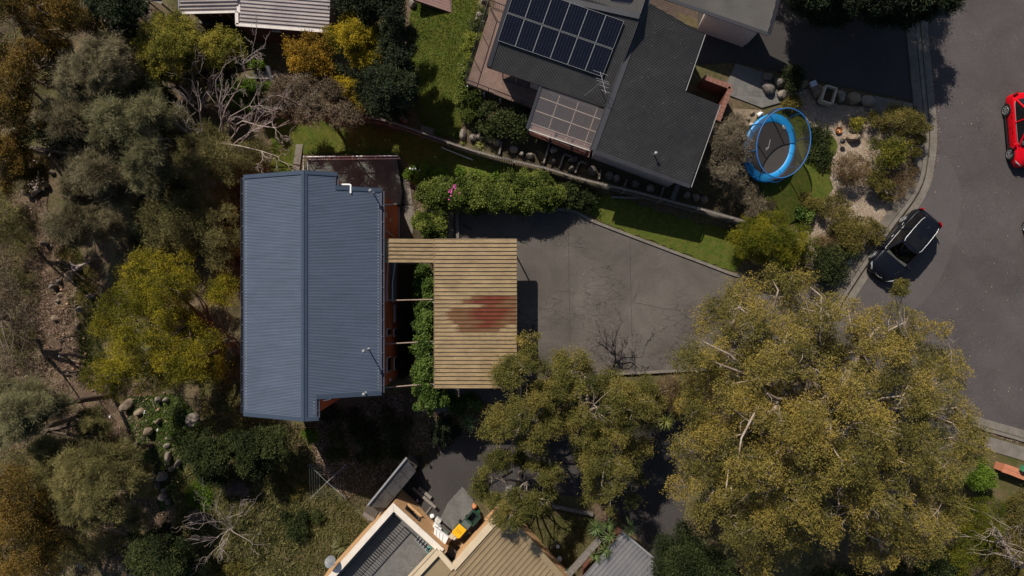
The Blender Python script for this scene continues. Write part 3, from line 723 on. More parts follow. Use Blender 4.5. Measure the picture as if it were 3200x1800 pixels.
slab('back_path', [(760, 232), (860, 218), (900, 240), (860, 248), (780, 246)], .08, 'concrete', 'pale concrete path behind the brick house', kind='structure')

# ------------------------------------------------------------------ blue roofed house
def wallprism(name, pts, z0, z1, m, parent): return MB().prism([xy(p) for p in pts], z0, z1).build(name, M[m], parent)
def house_blue():
    hb = thing('house', 'long house with blue grey corrugated gable roof and orange walls', 'house', (-11.0, -.6, -3.2))
    zr = 5.0; ze = 3.45
    A = P(947, 534, zr); Bt = P(953, 1315, zr); rx = (A.x + Bt.x) / 2
    wl = P(762, 552, ze); wb = P(767, 1299, ze); ex = P(1192, 590, ze).x
    yt, yb = A.y, Bt.y
    pw = Plane((rx, yt, zr), (rx, yb, zr), (wl.x, yt, ze)); pe = Plane((rx, yt, zr), (rx, yb, zr), (ex, yt, ze))
    q = lambda px, py: xy(pe.px(px, py))
    s1 = q(1055, 541); s2 = q(1053, 583); e1 = (ex, q(1189, 590)[1]); e2 = (ex, q(1195, 1233)[1]); s3 = q(996, 1244); s4 = q(998, 1312)
    s2 = (s1[0], s2[1]); s4 = (s3[0], s4[1]); s2 = (s2[0], e1[1]); s3 = (s3[0], e2[1])
    west = [(rx - .12, yt - .16), (wl.x, yt - .16), (wl.x, yb + .16), (rx - .12, yb + .16)]
    east = [(rx + .12, yt - .16), (s1[0] - .1, yt - .16), (s2[0] - .1, s2[1] - .16), (ex - .05, e1[1] - .16), (ex - .05, e2[1] + .16), (s3[0] - .1, e2[1] + .16), (s4[0] - .1, yb + .16), (rx + .12, yb + .16)]
    corrugated('roof_sheet', west, pw, 0.0, .079, .010, M['bluesteel'], hb)
    corrugated('roof_sheet', east, pe, 0.0, .079, .010, M['bluesteel'], hb)
    mb = MB()
    for sgn, pl in ((-1, pw), (1, pe)):
        x1 = rx + sgn * .17; V = [(rx, yt, zr + .05), (rx, yb, zr + .05), (x1, yb, pl.z(x1, 0) + .04), (x1, yt, pl.z(x1, 0) + .04)]
        mb.add(V, [(0, 1, 2, 3)])
    mb.tube([(rx, yt, zr + .05), (rx, yb, zr + .05)], .028, 8); mb.build('ridge_cap', M['bluetrim'], hb)
    def barge(x0, x1, y, pl, side):
        mb = MB(); a = Vector((x0, y, pl.z(x0, y) + .035)); b = Vector((x1, y, pl.z(x1, y) + .035)); mb.bar(a, b, .2, .03); mb.bar(a + Vector((0, side * .1, -.09)), b + Vector((0, side * .1, -.09)), .03, .2)
        mb.build('barge_capping', M['bluetrim'], hb)
    barge(wl.x, rx, yt - .08, pw, 1); barge(rx, s1[0], yt - .08, pe, 1); barge(wl.x, rx, yb + .08, pw, -1); barge(rx, s4[0], yb + .08, pe, -1)
    barge(s1[0] - .1, ex, e1[1] - .08, pe, 1); barge(s3[0] - .1, ex, e2[1] + .08, pe, -1)
    def gut(x, y0, y1, side, pl):
        z = pl.z(x, 0) - .05; mb = MB(); w = .13
        for dx, dz, ww, hh in ((0, -.06, w, .012), (-w / 2, 0, .012, .12), (w / 2, 0, .012, .12)):
            mb.bar((x + side * .09 + dx, y0, z + dz), (x + side * .09 + dx, y1, z + dz), ww, hh)
        for i in range(int(abs(y1 - y0) / .9)):
            yy = min(y0, y1) + .4 + i * .9; mb.bar((x + side * .09 - w / 2, yy, z + .05), (x + side * .09 + w / 2, yy, z + .05), .03, .01)
        mb.build('gutter', M['gutter'], hb)
    gut(wl.x, yt - .1, yb + .1, -1, pw); gut(ex, e1[1] - .1, e2[1] + .1, 1, pe); gut(s1[0] - .1, yt - .1, s2[1] + .02, 1, pe); gut(s4[0] - .1, yb + .1, s3[1] - .02, 1, pe)
    mb = MB()
    for x, y0, y1, pl in ((wl.x + .16, yt - .3, yb + .3, pw), (ex - .16, e1[1] - .3, e2[1] + .3, pe), (s4[0] - .22, s3[1] - .1, yb + .3, pe)):
        n = int(abs(y1 - y0) / .158)
        for i in range(n):
            yy = y0 - (y0 - y1) * (i + .5) / n; mb.box((x, yy, pl.z(x, yy) + .018), .02, .028, .014)
    o = mb.build('roof_screws', M['white'], hb); o['kind'] = 'stuff'
    # flashing strip along the east eave
    mb = MB(); mb.bar((ex - .02, e1[1] - .1, pe.z(ex, 0) + .02), (ex - .02, e2[1] + .1, pe.z(ex, 0) + .02), .09, .02); mb.build('eave_flashing', M['gutter'], hb)
    # walls: main body and the two shorter bodies
    wx = wl.x + .35; ew = ex - .1; zb = -3.6
    mb = MB(); ins = .18
    pts = [(wx, yt - ins - .05), (s1[0] - .25, yt - ins - .05), (s1[0] - .25, e1[1] - ins - .05), (ew, e1[1] - ins - .05), (ew, e2[1] + ins + .05), (s3[0] - .25, e2[1] + ins + .05), (s3[0] - .25, yb + ins + .05), (wx, yb + ins + .05)]
    ys = (yt + yb) / 2
    topz = [ (pw if p[0] < rx else pe).z(p[0], p[1]) - .06 for p in pts]
    # gable ends need the ridge point too
    pts2 = [pts[0], (rx, pts[0][1])] + pts[1:7] + [(rx, pts[6][1]), pts[7]]
    tz2 = [(pw if p[0] < rx - .01 else pe).z(p[0], p[1]) - .06 for p in pts2]
    n = len(pts2); V = [(p[0], p[1], zb) for p in pts2] + [(p[0], p[1], tz2[i]) for i, p in enumerate(pts2)]
    mb.add(V, [(i, (i + 1) % n, (i + 1) % n + n, i + n) for i in range(n)]); mb.build('wall', M['orange'], hb)
    # vents, pipes, fittings on the east wall
    X = ew + .012
    def at_wall(py, z): return (X, (900 - py) * (H - z) / F, z)
    for py, z in ((672, 1.6), (688, .1)):
        MB().box(at_wall(py, z), .02, .22, .3).build('wall_vent', M['cream'], hb)
    mb = MB(); mb.tube([at_wall(638, -3), at_wall(640, 3.2)], .04, 8); mb.build('corner_flashing', M['offwhite'], hb)
    mb = MB(); yb0 = at_wall(748, -2.6)[1]; mb.bar((X + .03, e1[1] - .25, -2.75), (X + .03, yb0, -2.75), .06, .1); mb.build('base_trim', M['offwhite'], hb)
    mb = MB(); mb.tube([(X + .04, at_wall(726, 1)[1], 1.9), (X + .04, at_wall(726, 1)[1], 1.75), (X + .04, at_wall(746, -1)[1], -2.6)], .03, 8); mb.build('downpipe', M['offwhite'], hb)
    for py0, py1, z0, z1, mm in ((952, 1008, -1.6, -1.0, 'white'), (1024, 1052, .2, 1.4, 'glass'), (1024, 1052, -2, -.9, 'glass'), (1112, 1166, .2, 1.4, 'glass'), (1112, 1158, -2, -1.0, 'glass')):
        f = MB(); a = at_wall(py0, z0); b = at_wall(py1, z1)
        w = f.box((X + .02, (a[1] + b[1]) / 2, (z0 + z1) / 2), .05, abs(b[1] - a[1]), z1 - z0).build('window', M['offwhite'], hb)
        if mm == 'glass': MB().box((X + .05, (a[1] + b[1]) / 2, (z0 + z1) / 2), .015, abs(b[1] - a[1]) - .12, z1 - z0 - .12).build('pane', M['black'], w)
    MB().box(at_wall(1186, .3), .12, .12, .12).build('wall_light', M['white'], hb)
    # bent white vent pipes standing over the steps of the roof
    def pipe(pts, zs):
        w = [P(px, py, z) for (px, py), z in zip(pts, zs)]; o = MB().tube(w, .055, 10).build('vent_pipe', M['white'], hb)
        return o
    zt = 4.1
    pipe([(1058, 577), (1092, 577), (1096, 579), (1096, 583), (1096, 604)], [zt, zt, zt, zt, zt + .02])
    pipe([(1010, 1250), (1028, 1247), (1034, 1243), (1035, 1238), (1035, 1226)], [zt, zt, zt, zt, zt + .02])
    for px, py, hgt in ((1166, 602, .75), (1152, 1091, 1.25), (1143, 1228, .5)):
        w = pe.px(px, py); k = (H - w.z - hgt) / (H - w.z); bx, by = w.x * k, w.y * k     # foot under the head
        bx, by = w.x * 1.0, w.y * 1.0
        mb = MB(); z0 = pe.z(bx, by); mb.tube([(bx, by, z0), (bx, by, z0 + hgt)], .035, 8); mb.tube([(bx, by, z0), (bx, by, z0 + .05)], [.09, .05], 8)
        mb.lathe((bx, by, z0 + hgt), [(.001, .1), (.09, .06), (.1, .0), (.03, -.03)], 10); mb.build('roof_vent', M['galv'], hb)
    return hb, ex, yt, e1
HB, EX, YT, E1 = house_blue()

# lower north deck of the blue house: floor, boards, white balustrade
def north_deck():
    z = -2.2; d = thing('terrace_deck', 'shaded brown terrace with white tubular balustrade behind the blue roof', 'deck', P(1090, 540, z))
    pts = [xy(P(*p, z)) for p in [(958, 497), (1240, 497), (1256, 600), (1250, 640), (1160, 640), (950, 600), (950, 545)]]
    MB().prism(pts, -3.3, z).build('floor', M['paving'], d)
    zt = z + 1.0
    T = [P(948, 560, zt), P(948, 490, zt), P(1243, 487, zt)]
    mb = MB(); mb.tube(T, .035, 8); mb.build('top_rail', M['white'], d)
    f = (H - z - .12) / (H - zt); Bt = [Vector((p.x , p.y, z + .12)) for p in T]
    mb = MB(); mb.tube(Bt, .025, 6); mb.build('bottom_rail', M['white'], d)
    for a, b, n in ((T[0], T[1], 3), (T[1], T[2], 12)):
        for i in range(n + 1):
            p = a.lerp(b, i / n)
            if i % 3 == 0: MB().tube([(p.x, p.y, z), (p.x, p.y, zt)], .025, 6).build('post', M['white'], d)
    mb = MB()
    for k in range(1, 5):
        zz = z + .12 + k * .17; mb.tube([(p.x, p.y, zz) for p in T], .004, 3, False)
    o = mb.build('rail_wires', M['galv'], d); o['kind'] = 'stuff'
north_deck()
# ------------------------------------------------------------------ carport and bridge
def stain_mat():
    m, n = newmat('tan_steel_with_red_stain'); p = N(n, 'BsdfPrincipled'); o = N(n, 'OutputMaterial'); n.links.new(p.outputs[0], o.inputs[0])
    p.inputs['Specular IOR Level'].default_value = .35
    g = N(n, 'NewGeometry'); sx = N(n, 'SeparateXYZ'); n.links.new(g.outputs['Position'], sx.inputs[0])
    w = noise(n, 9, 4, .7); w2 = noise(n, 2.2, 3, .6)
    def math_(op, a, b):
        q = N(n, 'Math', operation=op)
        for i, v in enumerate((a, b)):
            if isinstance(v, (int, float)): q.inputs[i].default_value = v
            else: n.links.new(v, q.inputs[i])
        return q.outputs[0]
    wob = math_('MULTIPLY_ADD', w.outputs['Fac'], 1.1); n.nodes[-1].inputs[2].default_value = -.55
    x = math_('ADD', sx.outputs[0], wob)
    def att(nm):
        a = N(n, 'Attribute', attribute_name=nm); a.attribute_type = 'OBJECT'; return a.outputs['Fac']
    on = att('stain'); s0 = att('stain_from'); s1 = att('stain_to'); r0 = att('red_from'); r1 = att('red_to')
    def between(a, b, soft):
        u = math_('MULTIPLY', math_('SUBTRACT', x, a), 1 / soft); v = math_('MULTIPLY', math_('SUBTRACT', b, x), 1 / soft)
        q = N(n, 'Math', operation='MINIMUM'); n.links.new(u, q.inputs[0]); n.links.new(v, q.inputs[1])
        c = N(n, 'Clamp'); n.links.new(q.outputs[0], c.inputs[0]); return c.outputs[0]
    k1 = math_('MULTIPLY', between(s0, s1, .16), on); k2 = math_('MULTIPLY', between(r0, r1, .6), on)
    t1 = noise(n, 1.1, 5, .6); r1_ = ramp(n, t1.outputs['Fac'], [(.35, (.32, .23, .125)), (.65, (.25, .175, .092))])
    # streaks along the trays
    mp = N(n, 'Mapping'); mp.inputs['Scale'].default_value = (1.2, 16, 1); n.links.new(g.outputs['Position'], mp.inputs[0]); ts = noise(n, 2, 4, .7, vec=mp.outputs[0])
    rs = ramp(n, ts.outputs['Fac'], [(.35, .66), (.6, 1.12)]); c = mixc(n, 1.0, r1_.outputs[0], rs.outputs[0], 'MULTIPLY')
    # dark lichen on the lower (southern) half
    sy = ramp(n, math_('MULTIPLY_ADD', sx.outputs[1], -.16), [(.35, 0.0), (.6, 1.0)]); n.nodes[-2].inputs[2].default_value = .2
    tl = noise(n, 3.2, 6, .8); rl = ramp(n, tl.outputs['Fac'], [(.54, 0.0), (.68, .8)]); c = mixc(n, math_('MULTIPLY', rl.outputs[0], sy.outputs[0]), c, (.10, .08, .055))
    kk = ramp(n, w2.outputs['Fac'], [(.3, 1.0), (.75, .75)]); c = mixc(n, math_('MULTIPLY', k1, kk.outputs[0]), c, (.135, .062, .026)); tr = ramp(n, w2.outputs['Fac'], [(.3, (.15, .038, .016)), (.7, (.11, .02, .011))]); c = mixc(n, math_('MULTIPLY', k2, .9), c, tr.outputs[0])
    n.links.new(c, p.inputs['Base Color']); rr = math_('MULTIPLY_ADD', k1, -.2); n.nodes[-1].inputs[2].default_value = .6; n.links.new(rr, p.inputs['Roughness']); return m
M['tan'] = stain_mat()
M['tantrim'] = mat('tan_steel_trim', (.28, .2, .11), (.22, .155, .085), 3, .6)
def carport():
    z = 2.8; c = thing('carport', 'tan steel deck carport with a dark red stain on its roof', 'carport', (-1.9, -.6, 0))
    x0 = P(1357, 900, z).x; x1 = P(1614, 900, z).x; y1 = P(1600, 747, z).y; y0 = P(1600, 1213, z).y
    pts = [(x0, y0), (x1, y0), (x1, y1), (x0, y1)]; pl = Plane((x0, y0, z), (x1, y0, z + .02), (x0, y1, z))
    px = lambda v: P(v, 900, z).x
    rows = [(932, 1461, 1614, 1485, 1610), (945, 1438, 1614, 1455, 1588), (956, 1498, 1614, 1505, 1560), (969, 1403, 1614, 1460, 1612), (981, 1388, 1614, 1450, 1600), (993, 1396, 1614, 1460, 1590), (1005, 1409, 1614, 1490, 1570), (1018, 1426, 1585, 1470, 1560), (1029, 1426, 1568, 1900, 1901)]
    def props(i, o, a, b):
        py = 900 - (WL[o.name].y) * F / (H - z); k = min(rows, key=lambda r: abs(r[0] - py))
        if abs(k[0] - py) < 7:
            o['stain'] = 1.0; o['stain_from'] = px(k[1]); o['stain_to'] = px(k[2]) + (.5 if k[2] > 1600 else 0); o['red_from'] = px(k[3]); o['red_to'] = px(k[4])
        else: o['stain'] = 0.0; o['stain_from'] = 0.0; o['stain_to'] = 0.0; o['red_from'] = 0.0; o['red_to'] = 0.0
    deckpan('roof_tray', pts, pl, math.pi, .2255, M['tan'], c, .062, .03, props=props)
    for a, b in (((x0, y1 + .01), (x1, y1 + .01)), ((x0, y0 - .01), (x1, y0 - .01)), ((x1 + .012, y0), (x1 + .012, y1)), ((x0 - .012, y0), (x0 - .012, y1))):
        MB().bar((*a, z - .07), (*b, z - .07), .02, .2).build('fascia', M['tantrim'], c)
    for i in range(5):
        yy = y0 + .5 + (y1 - y0 - 1) * i / 4; MB().bar((x0 + .05, yy, z - .12), (x1 - .05, yy, z - .12), .07, .14).build('beam', M['galv'], c)
        for xx in (x0 + .15, x1 - .15):
            if i % 2 == 0: MB().tube([(xx, yy, float(terr(xx, yy)) - .2), (xx, yy, z - .17)], .045, 8).build('post', M['galv'], c)
    mb = MB(); 
    for i in range(4): mb.bar((x0 - .02, y0 + .2 + i * 2.3, z - .1), (x0 - .1, y0 + .2 + i * 2.3, z - .1), .04)
    mb.build('brackets', M['galv'], c)
    # covered bridge to the house
    b = thing('covered_bridge', 'narrow tan roofed walkway from the carport to the blue roofed house', 'walkway', (-6, 2.2, -1.2)); zz = 2.72
    bx0 = EX - .05; by1 = y1 - .01; by0 = P(1300, 821, zz).y; bp = Plane((bx0, by0, zz + .42), (x0, by0, zz), (bx0, by1, zz + .42))
    def nop(i, o, a, bb):
        for k in ('stain', 'stain_from', 'stain_to', 'red_from', 'red_to'): o[k] = 0.0
    deckpan('roof_tray', [(bx0, by0), (x0 - .03, by0), (x0 - .03, by1), (bx0, by1)], bp, math.pi, .2255, M['tan'], b, .062, .03, props=nop)
    for y in (by0, by1): MB().bar((bx0, y, zz + .3), (x0 - .03, y, zz - .12), .03, .16).build('fascia', M['tantrim'], b)
    zf = 0.02; MB().prism([(bx0 - .1, by0), (x0, by0), (x0, by1), (bx0 - .1, by1)], -.15, zf).build('floor', M['darktimber'], b)
    for xx in (bx0 + .6, x0 - .5):
        for yy in (by0 + .1, by1 - .1): MB().tube([(xx, yy, float(terr(xx, yy)) - .2), (xx, yy, zz - .2)], .04, 8).build('post', M['galv'], b)
    # long sloping white handrails beside the stair south of the bridge
    st = thing('white_handrails', 'white metal handrails beside the stairs below the walkway roof', 'handrail', G(1225, 880))
    ztop = 1.4; rails = [[(1214, 815, ztop), (1209, 872, ztop), (1209, 942, ztop)], [(1236, 815, ztop), (1226, 885, ztop), (1226, 942, ztop)]]
    for rl in rails:
        for off in (0, .55):
            w = [P(a, b_, zz_ - off) for a, b_, zz_ in rl]; MB().tube(w, .022, 6).build('rail', M['white'], st)
    mb = MB()
    for i in range(18):
        t = i / 17; a = P(1209.5, 820 + 122 * t, ztop); mb.tube([a, a - Vector((0, 0, .55))], .008, 4, False)
        a = P(1227, 822 + 122 * t, ztop); mb.tube([a, a - Vector((0, 0, .55))], .008, 4, False)
    mb.build('balusters', M['white'], st)
    MB().prism([xy(P(*p, .3)) for p in [(1214, 815), (1240, 815), (1238, 944), (1214, 944)]], .2, .3).build('landing', M['paving'], st)
    for k, (a, bb, lb) in enumerate([((1212, 939), (1352, 936), 'thin brown steel tie bar between house and carport, nearest the walkway'), ((1203, 1075), (1352, 1067), 'middle brown steel tie bar between house and carport'), ((1203, 1211), (1352, 1199), 'brown steel tie bar between house and carport at their lower end')]):
        o = MB().tube([P(*a, 2.3), P(*bb, 2.6)], .04, 8).build('tie_bar', M['pipe']); tag(o, lb, 'bar', 'tie bars between house and carport')
carport()
# ------------------------------------------------------------------ dark roofed house with solar panels
def rail(parent, pts, h, m, post_every=1.6, bal=.11, name='railing'):
    top = [Vector((p.x, p.y, p.z + h)) for p in pts]
    MB().tube(top, .03, 6).build('handrail', M[m], parent); MB().tube([p + Vector((0, 0, .08)) for p in pts], .018, 5).build('bottom_rail', M[m], parent)
    mb = MB()
    for i in range(len(pts) - 1):
        L = (pts[i + 1] - pts[i]).length; n = max(1, int(L / bal))
        for k in range(n):
            p = pts[i].lerp(pts[i + 1], k / n); mb.tube([p + Vector((0, 0, .08)), p + Vector((0, 0, h))], .007, 3, False)
        n = max(1, round(L / post_every))
        for k in range(n + 1):
            p = pts[i].lerp(pts[i + 1], k / n); MB().tube([p, p + Vector((0, 0, h))], .025, 6).build('post', M[m], parent)
    o = mb.build('balusters', M[m], parent); o['kind'] = 'stuff'
def planks(name, poly, z, ang, w, gap, th, m, parent, stuff=False):
    if stuff:
        mb = MB()
        for q in strips(poly, ang, w, gap): mb.prism(q, z - th, z + R.uniform(-.002, .002))
        o = mb.build(name, M[m], parent); o['kind'] = 'stuff'; return o
    for q in strips(poly, ang, w, gap): MB().prism(q, z - th, z + R.uniform(-.004, .004)).build(name, M[m], parent)
def dark_house():
    h = thing('house', 'charcoal roofed house with two rows of solar panels and a timber deck', 'house', (5.5, 11.5, .2))
    # south slope (with panels)
    a = P(1522, 208, 3.2); b = P(1895, 337, 3.2); c = P(1752, -2, 4.6)
    pa = Plane(a, b, c); e = Vector((b.x - a.x, b.y - a.y)).normalized(); angE = math.atan2(e.y, e.x); angR = angE + math.pi / 2
    ridge0 = pa.px(1608, -46); ridge1 = pa.px(1996, 50)
    poly = [xy(a), xy(b), xy(pa.px(2002, 52)), xy(pa.px(1612, -80))]
    corrugated('roof_sheet', poly, pa, angR, .079, .024, M['charcoal'], h)
    # narrow flashings
    def flash(p, q, w=.16, hh=.03, dz=.03, name='flashing', m='chartrim'): MB().bar(p + Vector((0, 0, dz)), q + Vector((0, 0, dz)), w, hh).build(name, M[m], h)
    flash(pa.px(1527, 208), pa.px(1614, -70), .26)
    flash(pa.px(1752, -2), pa.px(1998, 52), .3, .05, .04, 'ridge_cap')
    MB().bar(a + Vector((0, 0, -.07)), b + Vector((0, 0, -.07)), .05, .12).build('gutter', M['black'], h)
    # north slope beyond the ridge
    r0 = pa.px(1752, -2); r1 = pa.px(2000, 50); back = Vector((-e.y, e.x)) * 4
    pn = Plane(r0, r1, (r0.x + back.x, r0.y + back.y, r0.z - 1.2))
    corrugated('roof_sheet', [xy(r0), xy(r1), (r1.x + back.x, r1.y + back.y), (r0.x + back.x, r0.y + back.y)], pn, angR, .079, .024, M['charcoal'], h)
    # long band over the junction and the east slope
    b0 = P(1852, 470, 3.95); b1 = P(2022, 4, 3.95); bd = (b1 - b0).normalized(); b1x = b1 + bd * 2.5
    MB().bar(b0, b1x, .34, .05).build('junction_flashing', M['chartrim'], h); MB().bar(b0 + Vector((-.16, 0, .03)), b1x + Vector((-.16, 0, .03)), .05, .05).build('flashing_lip', M['chartrim'], h)
    r_ = P(2158, 585, 3.2); pb = Plane(b0, b1, r_); angB = math.atan2(r_.y - b0.y, r_.x - b0.x)
    q = lambda x, y: xy(pb.px(x, y))
    polyB = [q(1856, 473), q(2155, 583), q(2249, 327), q(2139, 284), q(2201, 108), q(2024, 6)]
    angB = math.atan2(polyB[1][1] - polyB[0][1], polyB[1][0] - polyB[0][0])
    corrugated('roof_sheet', polyB, pb, angB, .079, .024, M['charcoal'], h)
    flash(pb.px(1852, 473), pb.px(2156, 583), .2, .04, .03)
    for p0, p1 in (((2158, 585), (2249, 328)), ((2141, 284), (2202, 108))):
        MB().bar(pb.px(*p0) + Vector((.04, 0, -.02)), pb.px(*p1) + Vector((.04, 0, -.02)), .03, .1).build('gutter', M['galv'], h)
    mb = MB()
    for i in range(70):
        x, y = R.uniform(1900, 2200), R.uniform(60, 560); w = pb.px(x, y)
        if inside(np.array([w.x]), np.array([w.y]), polyB)[0]: mb.box(w + Vector((0, 0, .02)), .022, .022, .014)
    o = mb.build('roof_screws', M['galv'], h); o['kind'] = 'stuff'
    # north east wing, lit roof
    c0 = P(2060, -12, 3.1); c1 = P(2403, 108, 3.1); c2 = P(2425, 26, 3.6); pc = Plane(c0, c1, c2)
    e2 = math.atan2(c1.y - c0.y, c1.x - c0.x)
    M['litroof'] = mat('sunlit_charcoal_steel', (.17, .155, .14), (.13, .12, .11), .8, .5)  # paler copy of the charcoal steel, sunlight painted into its colour
    pcc = [q_ for q_ in [xy(c0), xy(c1), xy(pc.px(2440, -30)), xy(pc.px(2450, -80)), xy(pc.px(2080, -200))]]
    corrugated('roof_sheet', pcc, pc, e2 + math.pi / 2, .079, .02, M['litroof'], h)
    MB().bar(c0 + Vector((0, 0, .02)), c1 + Vector((0, 0, .02)), .22, .05).build('flashing', M['chartrim'], h)
    MB().bar(c1 + Vector((0, 0, .02)), pc.px(2440, -30) + Vector((0, 0, .02)), .2, .05).build('flashing', M['chartrim'], h)
    # walls
    g0 = .1
    def wl(pxs, z1, ztop, m, name='wall'):
        W = [P(x, y, ztop) for x, y in pxs]; MB().prism([xy(w) for w in W], -2.4, ztop).build(name, M[m], h)
    wl([(1866, 462), (2125, 560), (2215, 320), (2130, 285), (2190, 120), (2040, 40), (2000, 90)], 0, 3.05, 'pinkwall')
    wl([(2212, 46), (2365, 101), (2400, 10), (2260, -60)], 0, 2.9, 'pinkwall')
    d = P(2345, 105, 1.2); MB().box(P(2328, 117, 1.3), .75, .04, 2.0, e2).build('door', M['offwhite'], h)
    wl([(1596, 218), (1880, 316), (1980, 60), (1650, -60)], 0, 3.0, 'pinkwall')
    # windows below the eave of the panel roof
    for x0, x1 in ((1566, 1606), (1612, 1652), (1690, 1712)):
        y0 = 208 + (x0 - 1522) * .3455 + 16; y1 = 208 + (x1 - 1522) * .3455 + 16
        A, B = P(x0 + 4, y0 - 9, 1.9), P(x1 + 4, y1 - 9, 1.9)
        f = MB().bar(A, B, .08, 1.9).build('window', M['blackmetal'], h); MB().bar(A.lerp(B, .06) + Vector((0.02, -.03, 0)), A.lerp(B, .94) + Vector((0.02, -.03, 0)), .05, 1.7).build('pane', M['glass'], f)
    # vent
    w = pb.px(2044, 484); MB().tube([w, w + Vector((0, 0, .5))], .04, 8).lathe(w + Vector((0, 0, .5)), [(.001, .08), (.09, .05), (.1, 0), (.03, -.03)], 10).build('roof_vent', M['galv'], h)
    # solar panels: two rows of six
    LB = pa.px(1556, 127); RB = pa.px(1882, 240); RT = pa.px(1913, 154); LT = pa.px(1585, 41)
    u = (RB - LB) / 6; v = (LT - LB); nrm = pa.n
    M['busbar'] = mat('thin_grey_busbars', (.075, .075, .085), None, 5, .5); M['cell'] = mat('dark_solar_cells', (.006, .007, .014), (.005, .006, .012), 5, .12, spec=.5)
    vv = v.normalized(); uu = u.normalized(); vl = v.length; ul = u.length
    for r in range(2):
        for i in range(6):
            o0 = LB + nrm * .14 + u * i + v * r * 1.025
            A, B_, C_, D = o0 + uu * .012 + vv * .01, o0 + u - uu * .012 + vv * .01, o0 + u - uu * .012 + v - vv * .01, o0 + uu * .012 + v - vv * .01
            mb = MB(); mb.add([A - nrm * .03, B_ - nrm * .03, C_ - nrm * .03, D - nrm * .03, A, B_, C_, D], [(3, 2, 1, 0), (4, 5, 6, 7), (0, 1, 5, 4), (1, 2, 6, 5), (2, 3, 7, 6), (3, 0, 4, 7)])
            pn_ = mb.build('solar_panel', M['cell'], h)
            fr = MB()
            for s, t in ((A, B_), (B_, C_), (C_, D), (D, A)): fr.bar(s, t, .017, .03, up=nrm)
            fr.build('frame', M['galv'], pn_)
            bb = MB()
            for k in range(1, 6): 
                s = A.lerp(B_, k / 6) + nrm * .004; bb.bar(s, s + (D - A), .007, .003, up=nrm)
            bb.build('busbars', M['busbar'], pn_)
    mb = MB()
    for r in (.25, .8, 1.25, 1.8): s = LB + v * r + nrm * .06; mb.bar(s, s + u * 6, .04, .05, up=nrm)
    mb.build('mounting_rails', M['galv'], h)
    w = pa.px(1960, -2) ; MB().box(P(1945, -8, 4.5), 1.1, .8, .1, angE).build('solar_panel', M['cell'], h)
    # fascia and slatted screen under the clear roof
    # west deck
    zd = .95; D = [(1455, 262), (1533, 21), (1600, 50), (1580, 110), (1558, 190), (1700, 245), (1690, 300), (1672, 345)]
    DP = [P(*p, zd) for p in D]
    outer = [xy(P(*p, zd)) for p in [(1457, 259), (1534, 24), (1602, 48), (1534, 262)]]
    a1 = math.atan2(P(1534, 24, zd).y - P(1457, 259, zd).y, P(1534, 24, zd).x - P(1457, 259, zd).x)
    planks('deck_board', [xy(P(*p, zd)) for p in [(1457, 259), (1534, 24), (1612, 50), (1540, 290)]], zd, a1, .095, .006, .03, 'deck', h, True)
    planks('deck_board', [xy(P(*p, zd)) for p in [(1537, 200), (1560, 205), (1900, 330), (1860, 420), (1672, 345), (1541, 292)]], zd - .004, a1, .095, .006, .03, 'deck', h, True)
    MB().prism([xy(P(*p, zd - .08)) for p in [(1459, 262), (1536, 30), (1600, 60), (1700, 270), (1672, 343)]], zd - .3, zd - .05).build('deck_frame', M['darktimber'], h)
    rail(h, [P(1528, 22, zd), P(1455, 262, zd), P(1672, 345, zd)], 1.0, 'blackmetal'); rail(h, [P(1532, 22, zd), P(1585, 42, zd)], 1.0, 'blackmetal')
    for x, y in ((1462, 268), (1512, 290), (1563, 310), (1615, 330), (1668, 350)):
        p = P(x, y, zd - .3); MB().bar((p.x, p.y, gz(p) - .3), (p.x, p.y, zd - .3), .1).build('deck_post', M['offwhite'], h)
    planks('deck_board', [xy(P(*p, zd + .02)) for p in [(1560, -40), (1592, 4), (1585, 40), (1545, 22), (1552, -40)]], zd - .02, a1, .095, .006, .03, 'deck', h, True)
    # clear corrugated roof over the lower deck
    z0, z1 = 3.1, 2.7
    k0, k1, k2, k3 = P(1694, 268, z0), P(1888, 340, z0), P(1842, 468, z1), P(1650, 402, z1); pk = Plane(k0, k1, k3)
    M['clear'] = seemat('smoky_clear_sheet', (.26, .235, .24), .34, .25)
    pr = thing('clear_roof', 'see-through corrugated roof on pale battens beside the dark roof', 'pergola', (k3.x, k3.y, -.5))
    uu = Vector((k1.x - k0.x, k1.y - k0.y)).normalized()
    corrugated('roof_sheet', [xy(k0), xy(k1), xy(k2), xy(k3)], pk, angE - math.pi / 2, .079, .02, M['clear'], pr)
    M['batten'] = mat('pale_pine_batten', (.42, .34, .28), (.34, .23, .16), 3, .8)
    for t in (.25, .56, .86, .985):
        A = k0.lerp(k3, t); B_ = k1.lerp(k2, t); MB().bar(A + Vector((0, 0, -.04)), B_ + Vector((0, 0, -.04)), .05, .04).build('batten', M['batten'], pr)
    for t in (.02, .3, .6, .9):
        A = k0.lerp(k1, t); B_ = k3.lerp(k2, t); MB().bar(A + Vector((0, 0, -.12)), B_ + Vector((0, 0, -.12)), .045, .1).build('rafter', M['batten'], pr)
    MB().bar(k0 + Vector((-.06, 0, .03)), k3 + Vector((-.06, 0, .03)), .16, .04).build('edge_flashing', M['chartrim'], pr)
    MB().bar(k3 + Vector((0, -.04, -.06)), k2 + Vector((0, -.04, -.06)), .04, .1).build('gutter', M['offwhite'], pr)
    for t in (.01, .38, .74, .99):
        A = k3.lerp(k2, t); MB().bar((A.x, A.y + .1, gz(A) - .2), (A.x, A.y + .1, A.z - .15), .1).build('post', M['darktimber'], pr)
    zd2 = .8
    fl = [xy(P(*p, zd2)) for p in [(1672, 345), (1700, 280), (1890, 350), (1856, 440), (1840, 492), (1655, 425)]]
